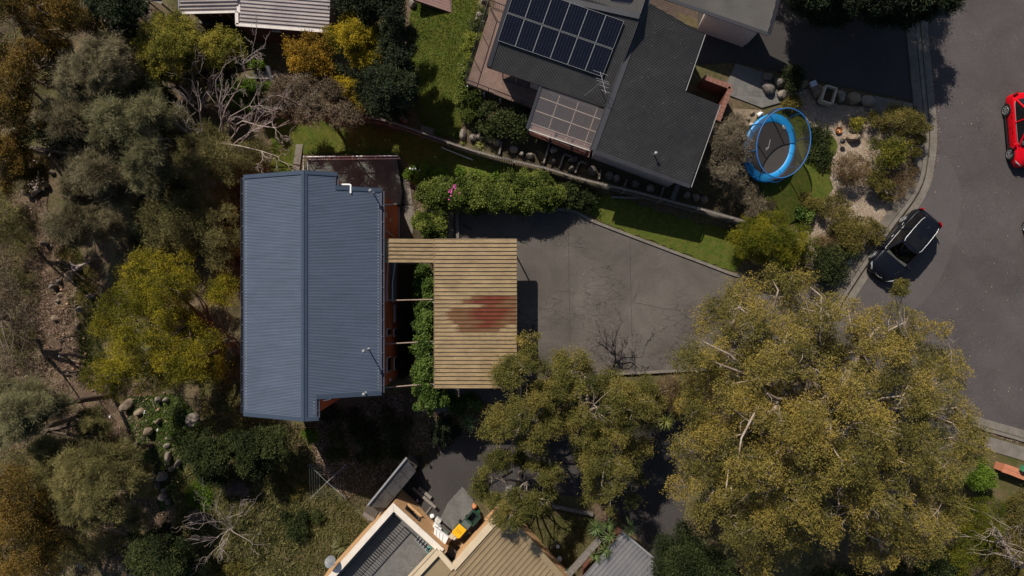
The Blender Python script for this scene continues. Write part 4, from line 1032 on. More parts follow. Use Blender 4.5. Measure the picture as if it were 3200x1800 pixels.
    planks('deck_board', fl, zd2, angE, .12, .01, .03, 'pinkdeck', pr, True)
    # slatted red brown screen along the front
    s0, s1 = P(1650, 420, .75), P(1836, 490, .75)
    for k in range(7): MB().bar(s0 + Vector((0, 0, -.02 + k * .14)), s1 + Vector((0, 0, -.02 + k * .14)), .02, .1).build('screen_slat', M['redbrick'], pr)
    # outdoor table and chairs seen through the roof
    t = thing('outdoor_table', 'small reddish table under the see-through roof', 'table', P(1795, 365, zd2))
    MB().box(P(1795, 365, zd2 + .7), 1.2, .7, .04, angE).build('table_top', M['pinkdeck'], t)
    for dx, dy in ((-.5, -.3), (.5, -.3), (.5, .3), (-.5, .3)): p = P(1795, 365, zd2) ; MB().bar((p.x + dx * .9, p.y + dy, zd2), (p.x + dx * .9, p.y + dy, zd2 + .68), .05).build('leg', M['darktimber'], t)
    # brick parapet by the entry
    pp = thing('brick_parapet', 'L-shaped red brick parapet beside the dark roof', 'wall', P(2280, 270, 0)); zt = 2.0
    for pl in ([(2200, 242), (2283, 273)], [(2283, 273), (2243, 378)]):
        A, B_ = P(*pl[0], zt), P(*pl[1], zt); MB().bar(Vector((A.x, A.y, zt / 2)), Vector((B_.x, B_.y, zt / 2)), .24, zt).build('wall', M['redbrick'], pp)
        n = int((B_ - A).length / .24); dd = (B_ - A) / n
        for i in range(n): MB().bar(A + dd * (i + .03) + Vector((0, 0, .04)), A + dd * (i + .97) + Vector((0, 0, .04)), .27, .07).build('capping_brick', M['capbrick'], pp)
    ed = thing('shade_deck', 'added dark boards standing in for shade between the dark roofs', 'deck', P(2160, 120, .5))  # dark boards added to imitate the shadow cast by the wing roof
    planks('deck_board', [xy(P(*p, .5)) for p in [(1990, -60), (2120, 10), (2215, 60), (2200, 108), (2100, 110), (1980, 60)]], .5, angE, .14, .012, .03, 'darktimber', ed, True)  # boards of the added shade deck, standing in for shadow
    planks('deck_board', [xy(P(*p, .45)) for p in [(2190, 105), (2320, 150), (2292, 202), (2195, 240), (2120, 275)]], .45, angE, .14, .012, .03, 'darktimber', ed, True)  # more boards of the added shade deck, standing in for shadow
    # antenna
    B = pa.px(1873, 272); a = thing('tv_antenna', 'spiky television antenna on a thin mast by the panels', 'antenna', B)
    top = B + Vector((0, 0, 1.3)); MB().tube([B, top], .018, 6).build('mast', M['galv'], a); MB().tube([top - Vector((.0, .0, .3)), pa.px(1825, 300)], .008, 5).build('stay', M['galv'], a)
    bd = Vector((.25, -.95, 0)).normalized(); bm_ = top + Vector((0, 0, -.05)); MB().bar(bm_ - bd * .45, bm_ + bd * .75, .02).build('boom', M['galv'], a)
    el = Vector((.94, -.33, 0)).normalized()
    for k, (t, l) in enumerate(((-.4, .42), (0, .36), (.12, .36), (.35, .26), (.62, .26))):
        MB().tube([bm_ + bd * t - el * l, bm_ + bd * t + el * l], .01, 5).build('element', M['alu'], a)
M['capbrick'] = mat('red_capping_brick', (.22, .10, .075), (.16, .07, .05), 9, .85, c3=(.3, .17, .12), s2=18, a2=.4)
dark_house()

# lower left timber deck at the top edge
def top_deck():
    z = -1.2; d = thing('timber_deck', 'pinkish timber deck with wide boards at the top edge', 'deck', P(1380, 20, z))
    poly = [xy(P(*p, z)) for p in [(1270, -12), (1300, -60), (1580, -60), (1492, 12), (1483, 64)]]
    poly = [xy(P(*p, z)) for p in [(1290, -2), (1483, 64), (1500, -10), (1516, -50), (1308, -120)]]
    a = math.atan2(poly[1][1] - poly[0][1], poly[1][0] - poly[0][0]); planks('deck_board', poly, z, a, .165, .014, .035, 'pinkdeck', d)
    MB().prism(poly, z - .3, z - .05).build('deck_frame', M['darktimber'], d)
top_deck()

# ------------------------------------------------------------------ brick house, top left
def tray_roof(name, pts, plane, ang, w, m, parent, ribh=.05, ribw=.05):
    def nop(i, o, a, bb): pass
    deckpan(name, pts, plane, ang, w, m, parent, ribh, ribw)
def brick_house():
    z = -.3; h = thing('house', 'dark brick house with pale pink ribbed steel roof', 'house', P(800, 0, -3.2))
    p1 = Plane(P(560, 43, z), P(740, 38, z), P(560, -60, z + .8)); 
    q1 = [xy(p1.px(*p)) for p in [(561, 38), (742, 34), (744, -80), (563, -80)]]
    ang = math.atan2(q1[1][1] - q1[0][1], q1[1][0] - q1[0][0]); tray_roof('roof_tray', q1, p1, ang, .19, M['pinkroof'], h)
    p2 = Plane(P(747, 74, z + .15), P(1028, 95, z + .15), P(760, -60, z + .9)); q2 = [xy(p2.px(*p)) for p in [(748, 73), (1028, 95), (1036, -80), (756, -90)]]
    ang2 = math.atan2(q2[1][1] - q2[0][1], q2[1][0] - q2[0][0]); tray_roof('roof_tray', q2, p2, ang2, .2, M['pinkroof'], h)
    for a, b, w in (((560, 41), (737, 37), .14), ((740, 37), (741, 77), .2), ((744, -40), (746, 40), .2), ((738, 77), (1030, 99), .18)):
        MB().bar(P(*a, z + .12), P(*b, z + .12), w, .08).build('flashing', M['pinktrim'], h)
    MB().bar(P(560, 44, z), P(560, -60, z + .5), .08, .14).build('gutter', M['galv'], h)
    zt = z - .15; g = [(575, 20), (735, 18), (748, 82), (1012, 96), (1020, -60), (575, -60)]
    W = [P(x, y, zt) for x, y in g]; MB().prism([xy(w) for w in W], -4, zt - .02).build('wall', M['darkbrick'], h)
    def win(x0, x1, yc, z0, z1):
        A, B = P(x0, yc, (z0 + z1) / 2), P(x1, yc + (x1 - x0) * .055, (z0 + z1) / 2); f = MB().bar(A, B, .1, z1 - z0).build('window', M['offwhite'], h)
        for t0, t1 in ((.05, .47), (.53, .95)): MB().bar(A.lerp(B, t0) + Vector((0, -.03, 0)), A.lerp(B, t1) + Vector((0, -.03, 0)), .08, (z1 - z0) - .14).build('pane', M['black'], f)
    Aw, Bw = W[2], W[3]
    for t0, t1 in ((.36, .46),):
        a, b = Aw.lerp(Bw, t0), Aw.lerp(Bw, t1); a = Vector((a.x, a.y - .02, -1.3)); b = Vector((b.x, b.y - .02, -1.3)); f = MB().bar(a, b, .1, .9).build('window', M['offwhite'], h)
        for s0, s1 in ((.05, .47), (.53, .95)): MB().bar(a.lerp(b, s0) + Vector((0, -.03, 0)), a.lerp(b, s1) + Vector((0, -.03, 0)), .08, .76).build('pane', M['black'], f)
    a, b = Aw.lerp(Bw, .70), Aw.lerp(Bw, .78); MB().bar(Vector((a.x, a.y - .02, -1.9)), Vector((b.x, b.y - .02, -1.9)), .06, 2.0).build('door', M['timber'], h)
    a, b = W[0].lerp(W[1], .35), W[0].lerp(W[1], .55); f = MB().bar(Vector((a.x, a.y - .02, -1.4)), Vector((b.x, b.y - .02, -1.4)), .1, .9).build('window', M['offwhite'], h)
    MB().bar(Vector((a.x + .08, a.y - .04, -1.4)), Vector((b.x - .08, b.y - .04, -1.4)), .09, .78).build('pane', M['black'], f)
    a = W[0].lerp(W[1], .72); MB().tube([(a.x, a.y - .08, z), (a.x, a.y - .08, -3.9)], .05, 8).build('downpipe', M['galv'], h)
    # slab edge
    o = ribbon('concrete_edging', [G(640, 85), G(715, 88)], .08, None, -3.5, -2.7, M['concrete']); tag(o, 'concrete edging below the left brick wall of the pale roofed house', 'edging')
M['pinktrim'] = mat('pale_flashing', (.6, .55, .51), (.5, .44, .41), 2, .55, c3=(.3, .25, .23), s2=12, a2=.3)
brick_house()
def lattice():
    l = thing('lattice_fence', 'white diamond lattice fence left of the pink ribbed roof', 'fence', G(440, 40)); z = -1.6
    A, B, C = P(432, -30, z), P(436, 54, z), P(497, 52, z); mb = MB(); hh = 1.4
    for p, q in ((A, B), (B, C)):
        d = q - p; L = d.length; n = int(L / .16)
        for i in range(-8, n):
            for sg in (1, -1):
                t0, t1 = i * .16, i * .16 + hh
                if sg < 0: t0, t1 = t1, t0
                s = p + d.normalized() * min(max(t0, 0), L); e = p + d.normalized() * min(max(t1, 0), L)
                za = z - hh + (abs(min(max(t0, 0), L) - t0) if sg > 0 else hh - abs(min(max(t0, 0), L) - t0) * 0) * (1 if sg > 0 else 0)
                mb.bar((s.x, s.y, z - hh), (e.x, e.y, z), .018, .006)
    o = mb.build('lattice', M['offwhite'], l); o['kind'] = 'stuff'
    MB().tube([A, B, C], .022, 6).build('top_rail', M['offwhite'], l)
    for p in (A, B, C): MB().bar((p.x, p.y, z - 1.7), (p.x, p.y, z), .07).build('post', M['offwhite'], l)
    s = thing('lean_to_roof', 'rusty white lean-to roof behind the lattice fence', 'shed', P(480, 5, -1.5)); pl = Plane(P(462, 8, -1.2), P(500, 14, -1.4), P(470, -40, -1))
    tray_roof('roof_tray', [xy(pl.px(*p)) for p in [(462, 8), (505, 13), (510, -50), (468, -50)]], pl, .1, .3, M['pinkroof'], s)
    for x, y in ((464, 6), (503, 10), (506, -45), (470, -45)): p = P(x, y, -1.5); MB().bar((p.x, p.y, -3.4), (p.x, p.y, -1.45), .08).build('post', M['timber'], s)
lattice()

# ------------------------------------------------------------------ bottom house, shed, courtyard
def dir2(a, b): d = Vector((b[0] - a[0], b[1] - a[1])); return d.normalized()
GF = -.35
def bottom_house():
    z = .5; h = thing('house', 'cream trimmed house with tan ribbed roof and walled courtyard', 'house', P(1400, 1760, -2))
    g = -2.1
    M['khaki'] = mat('khaki_steel', (.27, .20, .115), (.22, .16, .09), .7, .5, c3=(.33, .26, .16), s2=5, a2=.3)
    zr = .75; c0 = P(1417, 1774, zr); c1 = P(1572, 1600, zr); c2 = P(1757, 1803, zr); pl = Plane(c0, c1 + Vector((0, 0, .35)), c2)
    pl = Plane(c0, c1, (c2.x, c2.y, zr + .01)); ang = math.atan2(c1.y - c0.y, c1.x - c0.x); ang2 = math.atan2(c2.y - c1.y, c2.x - c1.x)
    d1 = dir2(c0, c1); d2 = dir2(c1, c2)
    far = Vector(xy(c2)) + d2 * 2; fl = Vector(xy(c0)) + Vector((-d1.x, -d1.y)) * 0
    poly = [tuple(Vector(xy(c0)) - d1 * 4), tuple(Vector(xy(c1)) - d1 * .1), tuple(far - d1 * .1), tuple(far - d1 * 10)]
    deckpan('roof_tray', poly, pl, ang, .285, M['khaki'], h, .06, .035)
    # lower roof left of the corner
    lo = [xy(P(*p, zr - .12)) for p in [(1374, 1724), (1417, 1776), (1320, 1890), (1262, 1850)]]
    MB().prism(lo, zr - .2, zr - .1).build('lower_roof', M['khaki'], h)
    def cap(a, b, w, hh, m='cream', zz=0, name='fascia'): MB().bar(Vector((a.x, a.y, a.z + zz)), Vector((b.x, b.y, b.z + zz)), w, hh).build(name, M[m], h)
    cap(c0 + Vector((0, 0, .05)), c1 + Vector((0, 0, .05)), .34, .12, 'cream'); n_ = Vector((-d1.y, d1.x, 0))
    MB().bar(c0 + n_ * .18 + Vector((0, 0, -.15)), c1 + n_ * .18 + Vector((0, 0, -.15)), .03, .4).build('fascia', M['cream'], h)
    e1 = Vector((*far, zr + .05)); cap(c1 + Vector((0, 0, .05)), e1, .34, .1, 'khaki')
    # cream parapet at the step
    s0, s1 = P(1370, 1722, zr), P(1417, 1776, zr); cap(s0, s1, .3, .14, 'cream', .06)
    t0, t1 = P(1372, 1722, zr), P(1270, 1832, zr); cap(t0, t1, .3, .14, 'cream', .07)
    MB().bar(t0 + Vector((-.16, .1, -.5)), t1 + Vector((-.16, .1, -.5)), .02, .9).build('fascia', M['cream'], h)
    # body walls in tan brick with real courses
    def bwall(p, q, z0, z1, out):
        p = Vector(xy(p)); q = Vector(xy(q)); d = (q - p).normalized(); o = Vector((d.y, -d.x)) * out; L = (q - p).length
        MB().prism([tuple(p), tuple(q), tuple(q - o * .2), tuple(p - o * .2)], z0, z1).build('wall', M['mortar'], h)
        mb = MB(); k = 0; zz = z0 + .04
        while zz < z1 - .03:
            t = -(.12 if k % 2 else 0)
            while t < L:
                a = max(t, 0) + .005; b = min(t + .24, L) - .005
                if b - a > .03:
                    pa_ = p + d * a; pb_ = p + d * b; mb.prism([tuple(pa_ + o * .004), tuple(pb_ + o * .004), tuple(pb_ + o * .02), tuple(pa_ + o * .02)], zz, zz + .072)
                t += .24
            zz += .086; k += 1
        b_ = mb.build('brickwork', M['brick'], h); b_['kind'] = 'stuff'
    zt = z - .1
    A = P(1229, 1571, z); Bl = P(985, 1845, z); Cr = P(1388, 1716, z)
    dl = dir2(A, Bl); dr = dir2(A, Cr)
    nin = Vector((dl.x + dr.x, dl.y + dr.y)).normalized()
    a_ = Vector(xy(A)) + nin * .1
    bwall(a_ , Vector(xy(Cr)) + nin * .05 + dr * .2, g - .5, zt, -1)
    bwall(a_, Vector(xy(Bl)), g - .5, zt, 1)
    e0 = Vector(xy(c1)) + Vector((-d1.x, -d1.y)) * .3 + d2 * .1; 
    o3 = Vector((d1.x, d1.y)); bwall(Vector(xy(c1)) - d1 * .12, far - d1 * .12, g - .5, zr - .1, -1)
    # NW wall of the main block behind the bins
    bwall(Vector(xy(c0)) - Vector((n_.x, n_.y)) * -.0, Vector(xy(c1)) - d1 * .15, g - .5, zr - .3, -1)
    # white coping of the courtyard
    mb = MB(); W_ = .36
    for p, q, w in ((A, Bl, W_), (A, Cr, W_)):
        d = (q - p).normalized(); nn = Vector((-d.y, d.x, 0)); 
        if nn.dot(Vector((nin.x, nin.y, 0))) < 0: nn = -nn
        pts = [xy(p), xy(q), xy(q + nn * w), xy(p + nn * w + d * w * .98)]
        MB().prism(pts, z - .04, z + .03).build('coping', M['coping'], h)
        qq = p + nn * (w + .16); MB().bar(p + nn * (w + .1) + d * .45 + Vector((0, 0, -.25)), q + nn * (w + .1) + Vector((0, 0, -.25)), .1, .12).build('inner_beam', M['timber'], h)
        MB().bar(p + nn * (w + .02) + d * .4 + Vector((0, 0, -.5)), q + nn * (w + .02) + Vector((0, 0, -.5)), .04, .7).build('inner_wall', M['timber'], h)
    # courtyard floor
    gf = GF
    fl = [xy(P(*p, gf)) for p in [(1232, 1590), (1385, 1735), (1290, 1850), (1010, 1880), (1040, 1820)]]
    MB().prism(fl, gf - .3, gf).build('courtyard_floor', M['concretegrey'], h)
    # pergola bars along two sides
    nn = Vector((-dl.y, dl.x, 0)); nn = nn if nn.dot(Vector((nin.x, nin.y, 0))) > 0 else -nn
    base = A + nn * (W_ + .2) + Vector((0, 0, -.25)); dl3 = Vector((dl.x, dl.y, 0)); dr3 = Vector((dr.x, dr.y, 0))
    for i in range(30):
        s = base + dl3 * (.75 + i * .17); MB().bar(s, s + nn * .95, .025, .05).build('pergola_bar', M['blackmetal'], h)
    s = base + dl3 * .7 + nn * .95; MB().bar(s, s + dl3 * 5.3, .04, .06).build('pergola_beam', M['blackmetal'], h)
    s2 = base + nn * .0 + dr3 * .6; MB().bar(base + dl3 * .7 + nn * .95, base + dl3 * .75 + nn * .95 + dr3 * 1.9, .03, .06).build('pergola_beam', M['blackmetal'], h)
    # window in the brick wall
    o_ = Vector((dr.y, -dr.x)) * -1; p = a_ + dr * .75 + o_ * .03; q = a_ + dr * 1.9 + o_ * .03
    f = MB().bar((p.x, p.y, -.55), (q.x, q.y, -.55), .08, .75).build('window', M['blackmetal'], h)
    for s0_, s1_ in ((.05, .48), (.52, .95)):
        pp, qq = p.lerp(q, s0_) + o_ * .02, p.lerp(q, s1_) + o_ * .02; MB().bar((pp.x, pp.y, -.55), (qq.x, qq.y, -.55), .07, .6).build('pane', M['glass'], f)
    MB().bar((p.x + o_.x * .06, p.y + o_.y * .06, -.98), (q.x + o_.x * .06, q.y + o_.y * .06, -.98), .14, .06).build('window_sill', M['brick'], h)
    # white ribbed skylight hood beside the coping
    sk = [P(*p, -.3) for p in [(1358, 1646), (1402, 1678), (1386, 1712), (1354, 1682)]]
    MB().prism([xy(w) for w in sk], -.5, -.3).build('white_hood', M['white'], h)
    d = (sk[1] - sk[0]); e = sk[3] - sk[0]
    for t in (.2, .5, .8): s = sk[0] + d * t * .75 + e * .1 + Vector((0, 0, .015)); MB().bar(s, s + e * .75, .03, .03).build('hood_rib', M['offwhite'], h)
    # steel grille at the inner corner
    for i in range(8):
        s = P(1408 + i * 3.0, 1703 + i * 3.2, -1.2); MB().bar(s, s + Vector((-.26, -.42, 0)), .02, .03).build('grille_bar', M['galv'], h)
    return h, g
M['coping'] = mat('white_cream_coping', (.72, .64, .55), (.64, .56, .47), 2, .6)
BH, GB = bottom_house(); GB = GF

def lower_items():
    g = lambda x, y: G(x, y)
    # ladder, green bag
    l = thing('ladder', 'aluminium step ladder lying in the walled courtyard', 'ladder', P(1335, 1695, GB)); a0, a1 = P(1306, 1668, GB + .08), P(1362, 1722, GB + .1); b0, b1 = P(1294, 1684, GB + .08), P(1348, 1738, GB + .1)
    MB().bar(a0, a1, .035, .07).build('rail', M['alu'], l); MB().bar(b0, b1, .035, .07).build('rail', M['alu'], l)
    for i in range(7): MB().bar(a0.lerp(a1, (i + .5) / 7), b0.lerp(b1, (i + .5) / 7), .07, .03).build('rung', M['alu'], l)
    mb = MB(); p = P(1346, 1716, GB)
    for k in range(3): mb.lathe(p + Vector((0, 0, k * .08)), [(.17, 0), (.21, .02), (.21, .06), (.17, .08)], 14)
    o = mb.build('garden_hose', M['teal']); tag(o, 'coiled teal garden hose at the courtyard corner', 'hose')
    # shed
    z = .1; s = thing('shed', 'small shed with dark sloping sheet roof and white ridge edge', 'shed', P(1220, 1520, -2.3))
    pl = Plane(P(1270, 1432, z), P(1150, 1578, z), P(1300, 1476, z - .5))
    q = [xy(pl.px(*p)) for p in [(1269, 1433), (1301, 1472), (1186, 1612), (1152, 1579)]]; ang = math.atan2(q[1][1] - q[0][1], q[1][0] - q[0][0])
    M['shedroof'] = mat('dirty_grey_sheet', (.10, .095, .09), (.055, .05, .05), 1.4, .6, c3=(.16, .15, .14), s2=6, a2=.4)
    for i, st in enumerate(strips(q, ang, .62, .02)): MB().prism(st, lambda x, y, i=i: pl.z(x, y) - .03 + .012 * (i % 2), lambda x, y, i=i: pl.z(x, y) + .012 * (i % 2)).build('roof_sheet', M['shedroof'], s)
    MB().bar(P(1271, 1430, z + .04), P(1150, 1578, z + .04), .1, .08).build('ridge_edge', M['galv'], s); MB().bar(P(1267, 1432, z - .3), P(1147, 1580, z - .3), .05, .6).build('end_wall', M['timber'], s)
    W = [xy(P(*p, -.7)) for p in [(1272, 1440), (1297, 1470), (1190, 1604), (1160, 1576)]]; MB().prism(W, -2.8, -.62).build('wall', M['timber'], s)
    o = slab('timber_box', [(1150, 1580), (1183, 1600), (1178, 1612), (1146, 1592)], 1.2, 'timber', 'weathered open box at the low end of the shed', cat='box')
    # bench
    for lb, a, b, w, hh in (('long weathered timber bench beside the shed', (1293, 1518), (1364, 1579), .17, .45), ('shorter dark timber seat behind the long bench', (1311, 1519), (1349, 1552), .2, .3)):
        A, B = g(*a), g(*b); t = thing('timber_bench', lb, 'bench', (A + B) / 2)
        up = Vector((0, 0, hh)); MB().bar(A + up, B + up, w, .05).build('seat', M['timber'], t)
        for k in (.12, .88): c = A.lerp(B, k); MB().box(c + Vector((0, 0, hh / 2 - .1)), .1, .1, hh + .1, .7).build('leg', M['darktimber'], t)
    A, B = g(1348, 1582), g(1331, 1604); o = MB().bar(A + Vector((0, 0, .1)), B + Vector((0, 0, .1)), .1, .1).build('timber_offcut', M['timber']); tag(o, 'short timber plank beside the end of the long bench', 'plank')
    # bins
    def bin_(x, y, lid, label, rz, open_=False, hgt=1.05, w=.58, d=.7):
        B = g(x, y); B.z += .12; C = Vector((P(x, y, B.z + hgt).x, P(x, y, B.z + hgt).y, B.z)); t = thing('wheelie_bin', label, 'bin', C)
        ca, sa = math.cos(rz), math.sin(rz); f = lambda X, Y: (C.x + X * ca - Y * sa, C.y + X * sa + Y * ca)
        mb = MB(); n = 4; q0 = [f(-w * .38, -d * .36), f(w * .38, -d * .36), f(w * .38, d * .36), f(-w * .38, d * .36)]; q1 = [f(-w / 2, -d / 2), f(w / 2, -d / 2), f(w / 2, d / 2), f(-w / 2, d / 2)]
        V = [(*p, C.z + .05) for p in q0] + [(*p, C.z + hgt - .06) for p in q1]
        if open_:
            q2 = [(C.x + (p[0] - C.x) * .84, C.y + (p[1] - C.y) * .84) for p in q1]; V += [(*p, C.z + hgt - .06) for p in q2] + [(C.x + (p[0] - C.x) * .8, C.y + (p[1] - C.y) * .8, C.z + .2) for p in q0]
            mb.add(V, [(3, 2, 1, 0)] + [(i, (i + 1) % 4, (i + 1) % 4 + 4, i + 4) for i in range(4)] + [(4 + i, 4 + (i + 1) % 4, 8 + (i + 1) % 4, 8 + i) for i in range(4)] + [(8 + i, 8 + (i + 1) % 4, 12 + (i + 1) % 4, 12 + i) for i in range(4)] + [(12, 13, 14, 15)])
            mb.build('body', M['greenbin'], t)
            MB().prism([(C.x + (p[0] - C.x) * .8, C.y + (p[1] - C.y) * .8) for p in q1], C.z + .5, C.z + .55).build('rubbish', M['black'], t)
        else:
            mb.add(V, [(3, 2, 1, 0), (4, 5, 6, 7)] + [(i, (i + 1) % 4, (i + 1) % 4 + 4, i + 4) for i in range(4)]); mb.build('body', M['greenbin'], t)
            L = MB().prism([f(-w * .52, -d * .54), f(w * .52, -d * .54), f(w * .54, d * .4), f(w * .4, d * .54), f(-w * .4, d * .54), f(-w * .54, d * .4)], C.z + hgt - .05, C.z + hgt).build('lid', M[lid], t, bevel=.02)
            if lid == 'yellow':
                for k, xx in enumerate((-.13, 0, .13)):
                    # embossed letters too small to read: three raised marks
                    MB().bar((*f(xx, -.1), C.z + hgt + .004), (*f(xx, .1), C.z + hgt + .004), .07, .008).build('embossing', M['yellowdark'], L)
        MB().bar((*f(-w * .42, -d * .56), C.z + hgt - .1), (*f(w * .42, -d * .56), C.z + hgt - .1), .04).build('handle', M['greenbin'], t)
        for sx in (-1, 1): MB().tube([(*f(sx * w * .4, -d * .36), C.z + .1), (*f(sx * w * .48, -d * .36), C.z + .1)], .1, 12).build('wheel', M['black'], t)
    M['yellowdark'] = mat('orange_yellow_plastic', (.6, .3, .01), None, 5, .5)
    bin_(1434, 1661, 'yellow', 'wheelie bin with bright yellow lid', -.72 + math.pi)
    bin_(1457, 1640, 'greylid', 'wheelie bin with closed grey green lid between the other two', -.72 + math.pi, w=.5, d=.5, hgt=.95)
    bin_(1478, 1622, 'greenbin', 'dark green wheelie bin standing open', -.72 + math.pi, True, w=.66, d=.76)
    def boxy(x, y, sx, sy, h, m, lb, name, cat, rz=-.72, dz=.12, extra=None):
        B = g(x, y); B.z += dz; t = thing(name, lb, cat, B); MB().box(B + Vector((0, 0, h / 2)), sx, sy, h, rz).build('body', M[m], t, bevel=.02)
        if extra: extra(B, t, h)
        return t
    def lidr(B, t, h):
        MB().box(B + Vector((0, 0, h + .02)), .34, .24, .03, -.72).build('lid', M['offwhite'], t); MB().tube([B + Vector((-.06, .05, h + .05)), B + Vector((.06, -.02, h + .05))], .015, 5).build('handle', M['galv'], t)
    boxy(1371, 1620, .36, .24, .3, 'white', 'small white esky on the corner of the concrete pad', 'esky', 'cooler box', extra=lidr)
    def fan(B, t, h):
        for k in range(5): MB().box(B + Vector((-.15 + k * .07, -.1 + k * .05, h + .01)), .02, .3, .02, -.72).build('grille_slat', M['galv'], t)
    boxy(1368, 1638, .52, .42, .7, 'white', 'white air conditioning unit beside the brick wall', 'air_conditioner', 'air conditioner', extra=fan)
    def holes(B, t, h):
        for k in range(9): MB().box(B + Vector((0, 0, h + .005)) + Vector((math.cos(-.72), math.sin(-.72), 0)) * (-.32 + k * .08) + Vector((.17, .2, 0)) * .9, .03, .03, .01, -.72).build('weave', M['cream'], t)
        MB().box(B + Vector((0, 0, h)), .56, .34, .03, -.72).build('seat_pad', M['greylid'], t)
    boxy(1390, 1651, .78, .54, .45, 'black', 'black woven storage box between the white units and the bins', 'storage_box', 'box', extra=holes)
    boxy(1411, 1668, .26, .5, .5, 'brick', 'low tan brick pier next to the yellow lidded bin', 'brick_pier', 'pier', extra=lambda B, t, h: MB().box(B + Vector((0, 0, h + .02)), .3, .54, .04, -.72).build('cap', M['cream'], t))
    # junk beside the bins
    o = rock(1424, 1672, 12, 9, .5, 'white', .5, 'crumpled white plastic bag against the yellow lidded bin', name='plastic_bag', seed=3, cat='bag', dz=.1)
    o = rock(1466, 1655, 5, 12, .5, 'galv', .6, 'silver wrapped bundle behind the grey green bin', name='bundle', seed=4, cat='bundle', dz=.1)
    o = rock(1484, 1577, 8, 10, .5, 'terracotta', .3, 'terracotta pot at the corner of the concrete pad', name='pot', seed=5, cat='pot', dz=.1)
    o = rock(1493, 1598, 12, 9, .6, 'greentub', .9, 'dark green tub above the bins', name='tub', seed=6, cat='tub', dz=.1)
    o = rock(1305, 1563, 4, 6, .2, 'white', .2, 'small white plastic scrap under the bench', name='plastic_scrap', seed=2, cat='rubbish')
    o = rock(1351, 1611, 9, 7, .3, 'white', .2, 'crumpled white sack on the grass by the esky', name='sack', seed=1, cat='sack')
    # washing machine drum / chair by the shed
    B = g(1204, 1570); t = thing('toilet_seat_ring', 'white ring shaped basket beside the shed', 'basket', B); t.name = 'round_basket'; WL['round_basket'] = B
    mb = MB(); ring = [B + Vector((.2 * math.cos(a), .14 * math.sin(a), .75)) for a in [i * math.pi / 8 for i in range(17)]]; mb.tube(ring, .03, 6); mb.build('rim', M['galv'], t)
    mb = MB(); mb.lathe(B, [(.12, .3), (.2, .74)], 14); mb.build('body', M['shedroof'], t)
    B = g(1160, 1613); o = MB().lathe(B, [(.001, .5), (.12, .48), (.17, .42), (.17, 0)], 14).build('garden_urn', M['galv']); tag(o, 'grey rounded urn by the corner of the courtyard wall', 'urn')
    # satellite dish
    B = g(1040, 1762); t = thing('satellite_dish', 'grey round satellite dish on the courtyard wall corner', 'satellite dish', B); c = P(1033, 1756, .9)
    mb = MB(); ax = Vector((-.3, .5, .8)).normalized(); uu = ax.orthogonal().normalized(); vv = ax.cross(uu); V = [c]; 
    for r, dz in ((.18, .01), (.36, .06)):
        for i in range(20): a = i * math.pi / 10; V.append(c + (uu * math.cos(a) + vv * math.sin(a)) * r + ax * dz)
    mb.add(V, [(0, 1 + i, 1 + (i + 1) % 20) for i in range(20)] + [(1 + i, 21 + i, 21 + (i + 1) % 20, 1 + (i + 1) % 20) for i in range(20)], True); d_ = mb.build('dish', M['dish'], t)
    MB().tube([c, (c.x + .1, c.y - .1, .3), (B.x, B.y, -2.4)], .025, 6).build('mast', M['galv'], t); MB().tube([c - vv * .3, c + ax * .45], .012, 5).build('feed_arm', M['galv'], t)
    # clothes line
    B = g(1022, 1508); t = thing('clothes_line', 'rotary clothes hoist with square rows of wires', 'clothes line', B); zt = B.z + 1.9; C = Vector((P(1022, 1507, zt).x, P(1022, 1507, zt).y, zt))
    MB().tube([(C.x, C.y, B.z - .1), C], .03, 8).build('post', M['galv'], t); cr = [P(*p, zt + .1) for p in [(966, 1452), (1082, 1452), (1080, 1556), (970, 1558)]]
    for k in cr: MB().tube([C, k], .014, 5).build('arm', M['galv'], t)
    for r in (1, .86, .72, .58, .44): MB().tube([C.lerp(k, r) for k in cr] + [C.lerp(cr[0], r)], .006, 3, False).build('wire', M['galv'], t)
    # basketball hoop
    B = g(1590, 1525); t = thing('basketball_hoop', 'weathered basketball backboard on a stand', 'basketball hoop', B); zt = B.z + 3
    a, b = P(1529, 1511, zt), P(1602, 1470, zt); a2, b2 = a + Vector((.05, .1, .75)), b + Vector((.02, .1, .75)); n_ = Vector((b.y - a.y, a.x - b.x, 0)).normalized()
    mid = (a + b) / 2; V = [a, b, b2, (a2 + b2) / 2 + Vector((0, 0, .12)), a2]; mb = MB(); mb.add([v + n_ * .02 for v in V] + [v - n_ * .02 for v in V], [(0, 1, 2, 3, 4), (9, 8, 7, 6, 5)] + [(i, (i + 1) % 5, (i + 1) % 5 + 5, i + 5) for i in range(5)]); mb.build('backboard', M['timber'], t)
    for k in (.3, .75): s = a.lerp(b, k) + n_ * .1; MB().tube([s, s + Vector((0, 0, .5)), Vector((B.x, B.y, zt - .2))], .025, 6).build('bracket', M['offwhite'], t)
    MB().bar((B.x, B.y, B.z), (B.x, B.y, zt), .09).build('pole', M['blackmetal'], t); MB().box(B + Vector((0, -.1, .12)), .42, .62, .3, 0).build('base', M['concretegrey'], t)
    rc = mid + n_ * .35 + Vector((0, 0, .1)); MB().tube([rc + Vector((.22 * math.cos(i * math.pi / 8), .22 * math.sin(i * math.pi / 8), 0)) for i in range(17)], .012, 5).build('hoop', M['rusty'], t)
    # long timber edging beam
    A, B = g(1604, 1552), g(1852, 1604); o = MB().bar(A + Vector((0, 0, .15)), B + Vector((0, 0, .15)), .22, .3).build('timber_beam', M['timber']); tag(o, 'long grey timber beam edging the lower drive', 'beam')
    A, B = P(1776, 1795, .1), P(1874, 1684, .1); o = MB().bar(A, B, .3, .35).build('timber_wall', M['timber']); tag(o, 'thick weathered timber wall top beside the grey garage roof', 'wall')
    MB
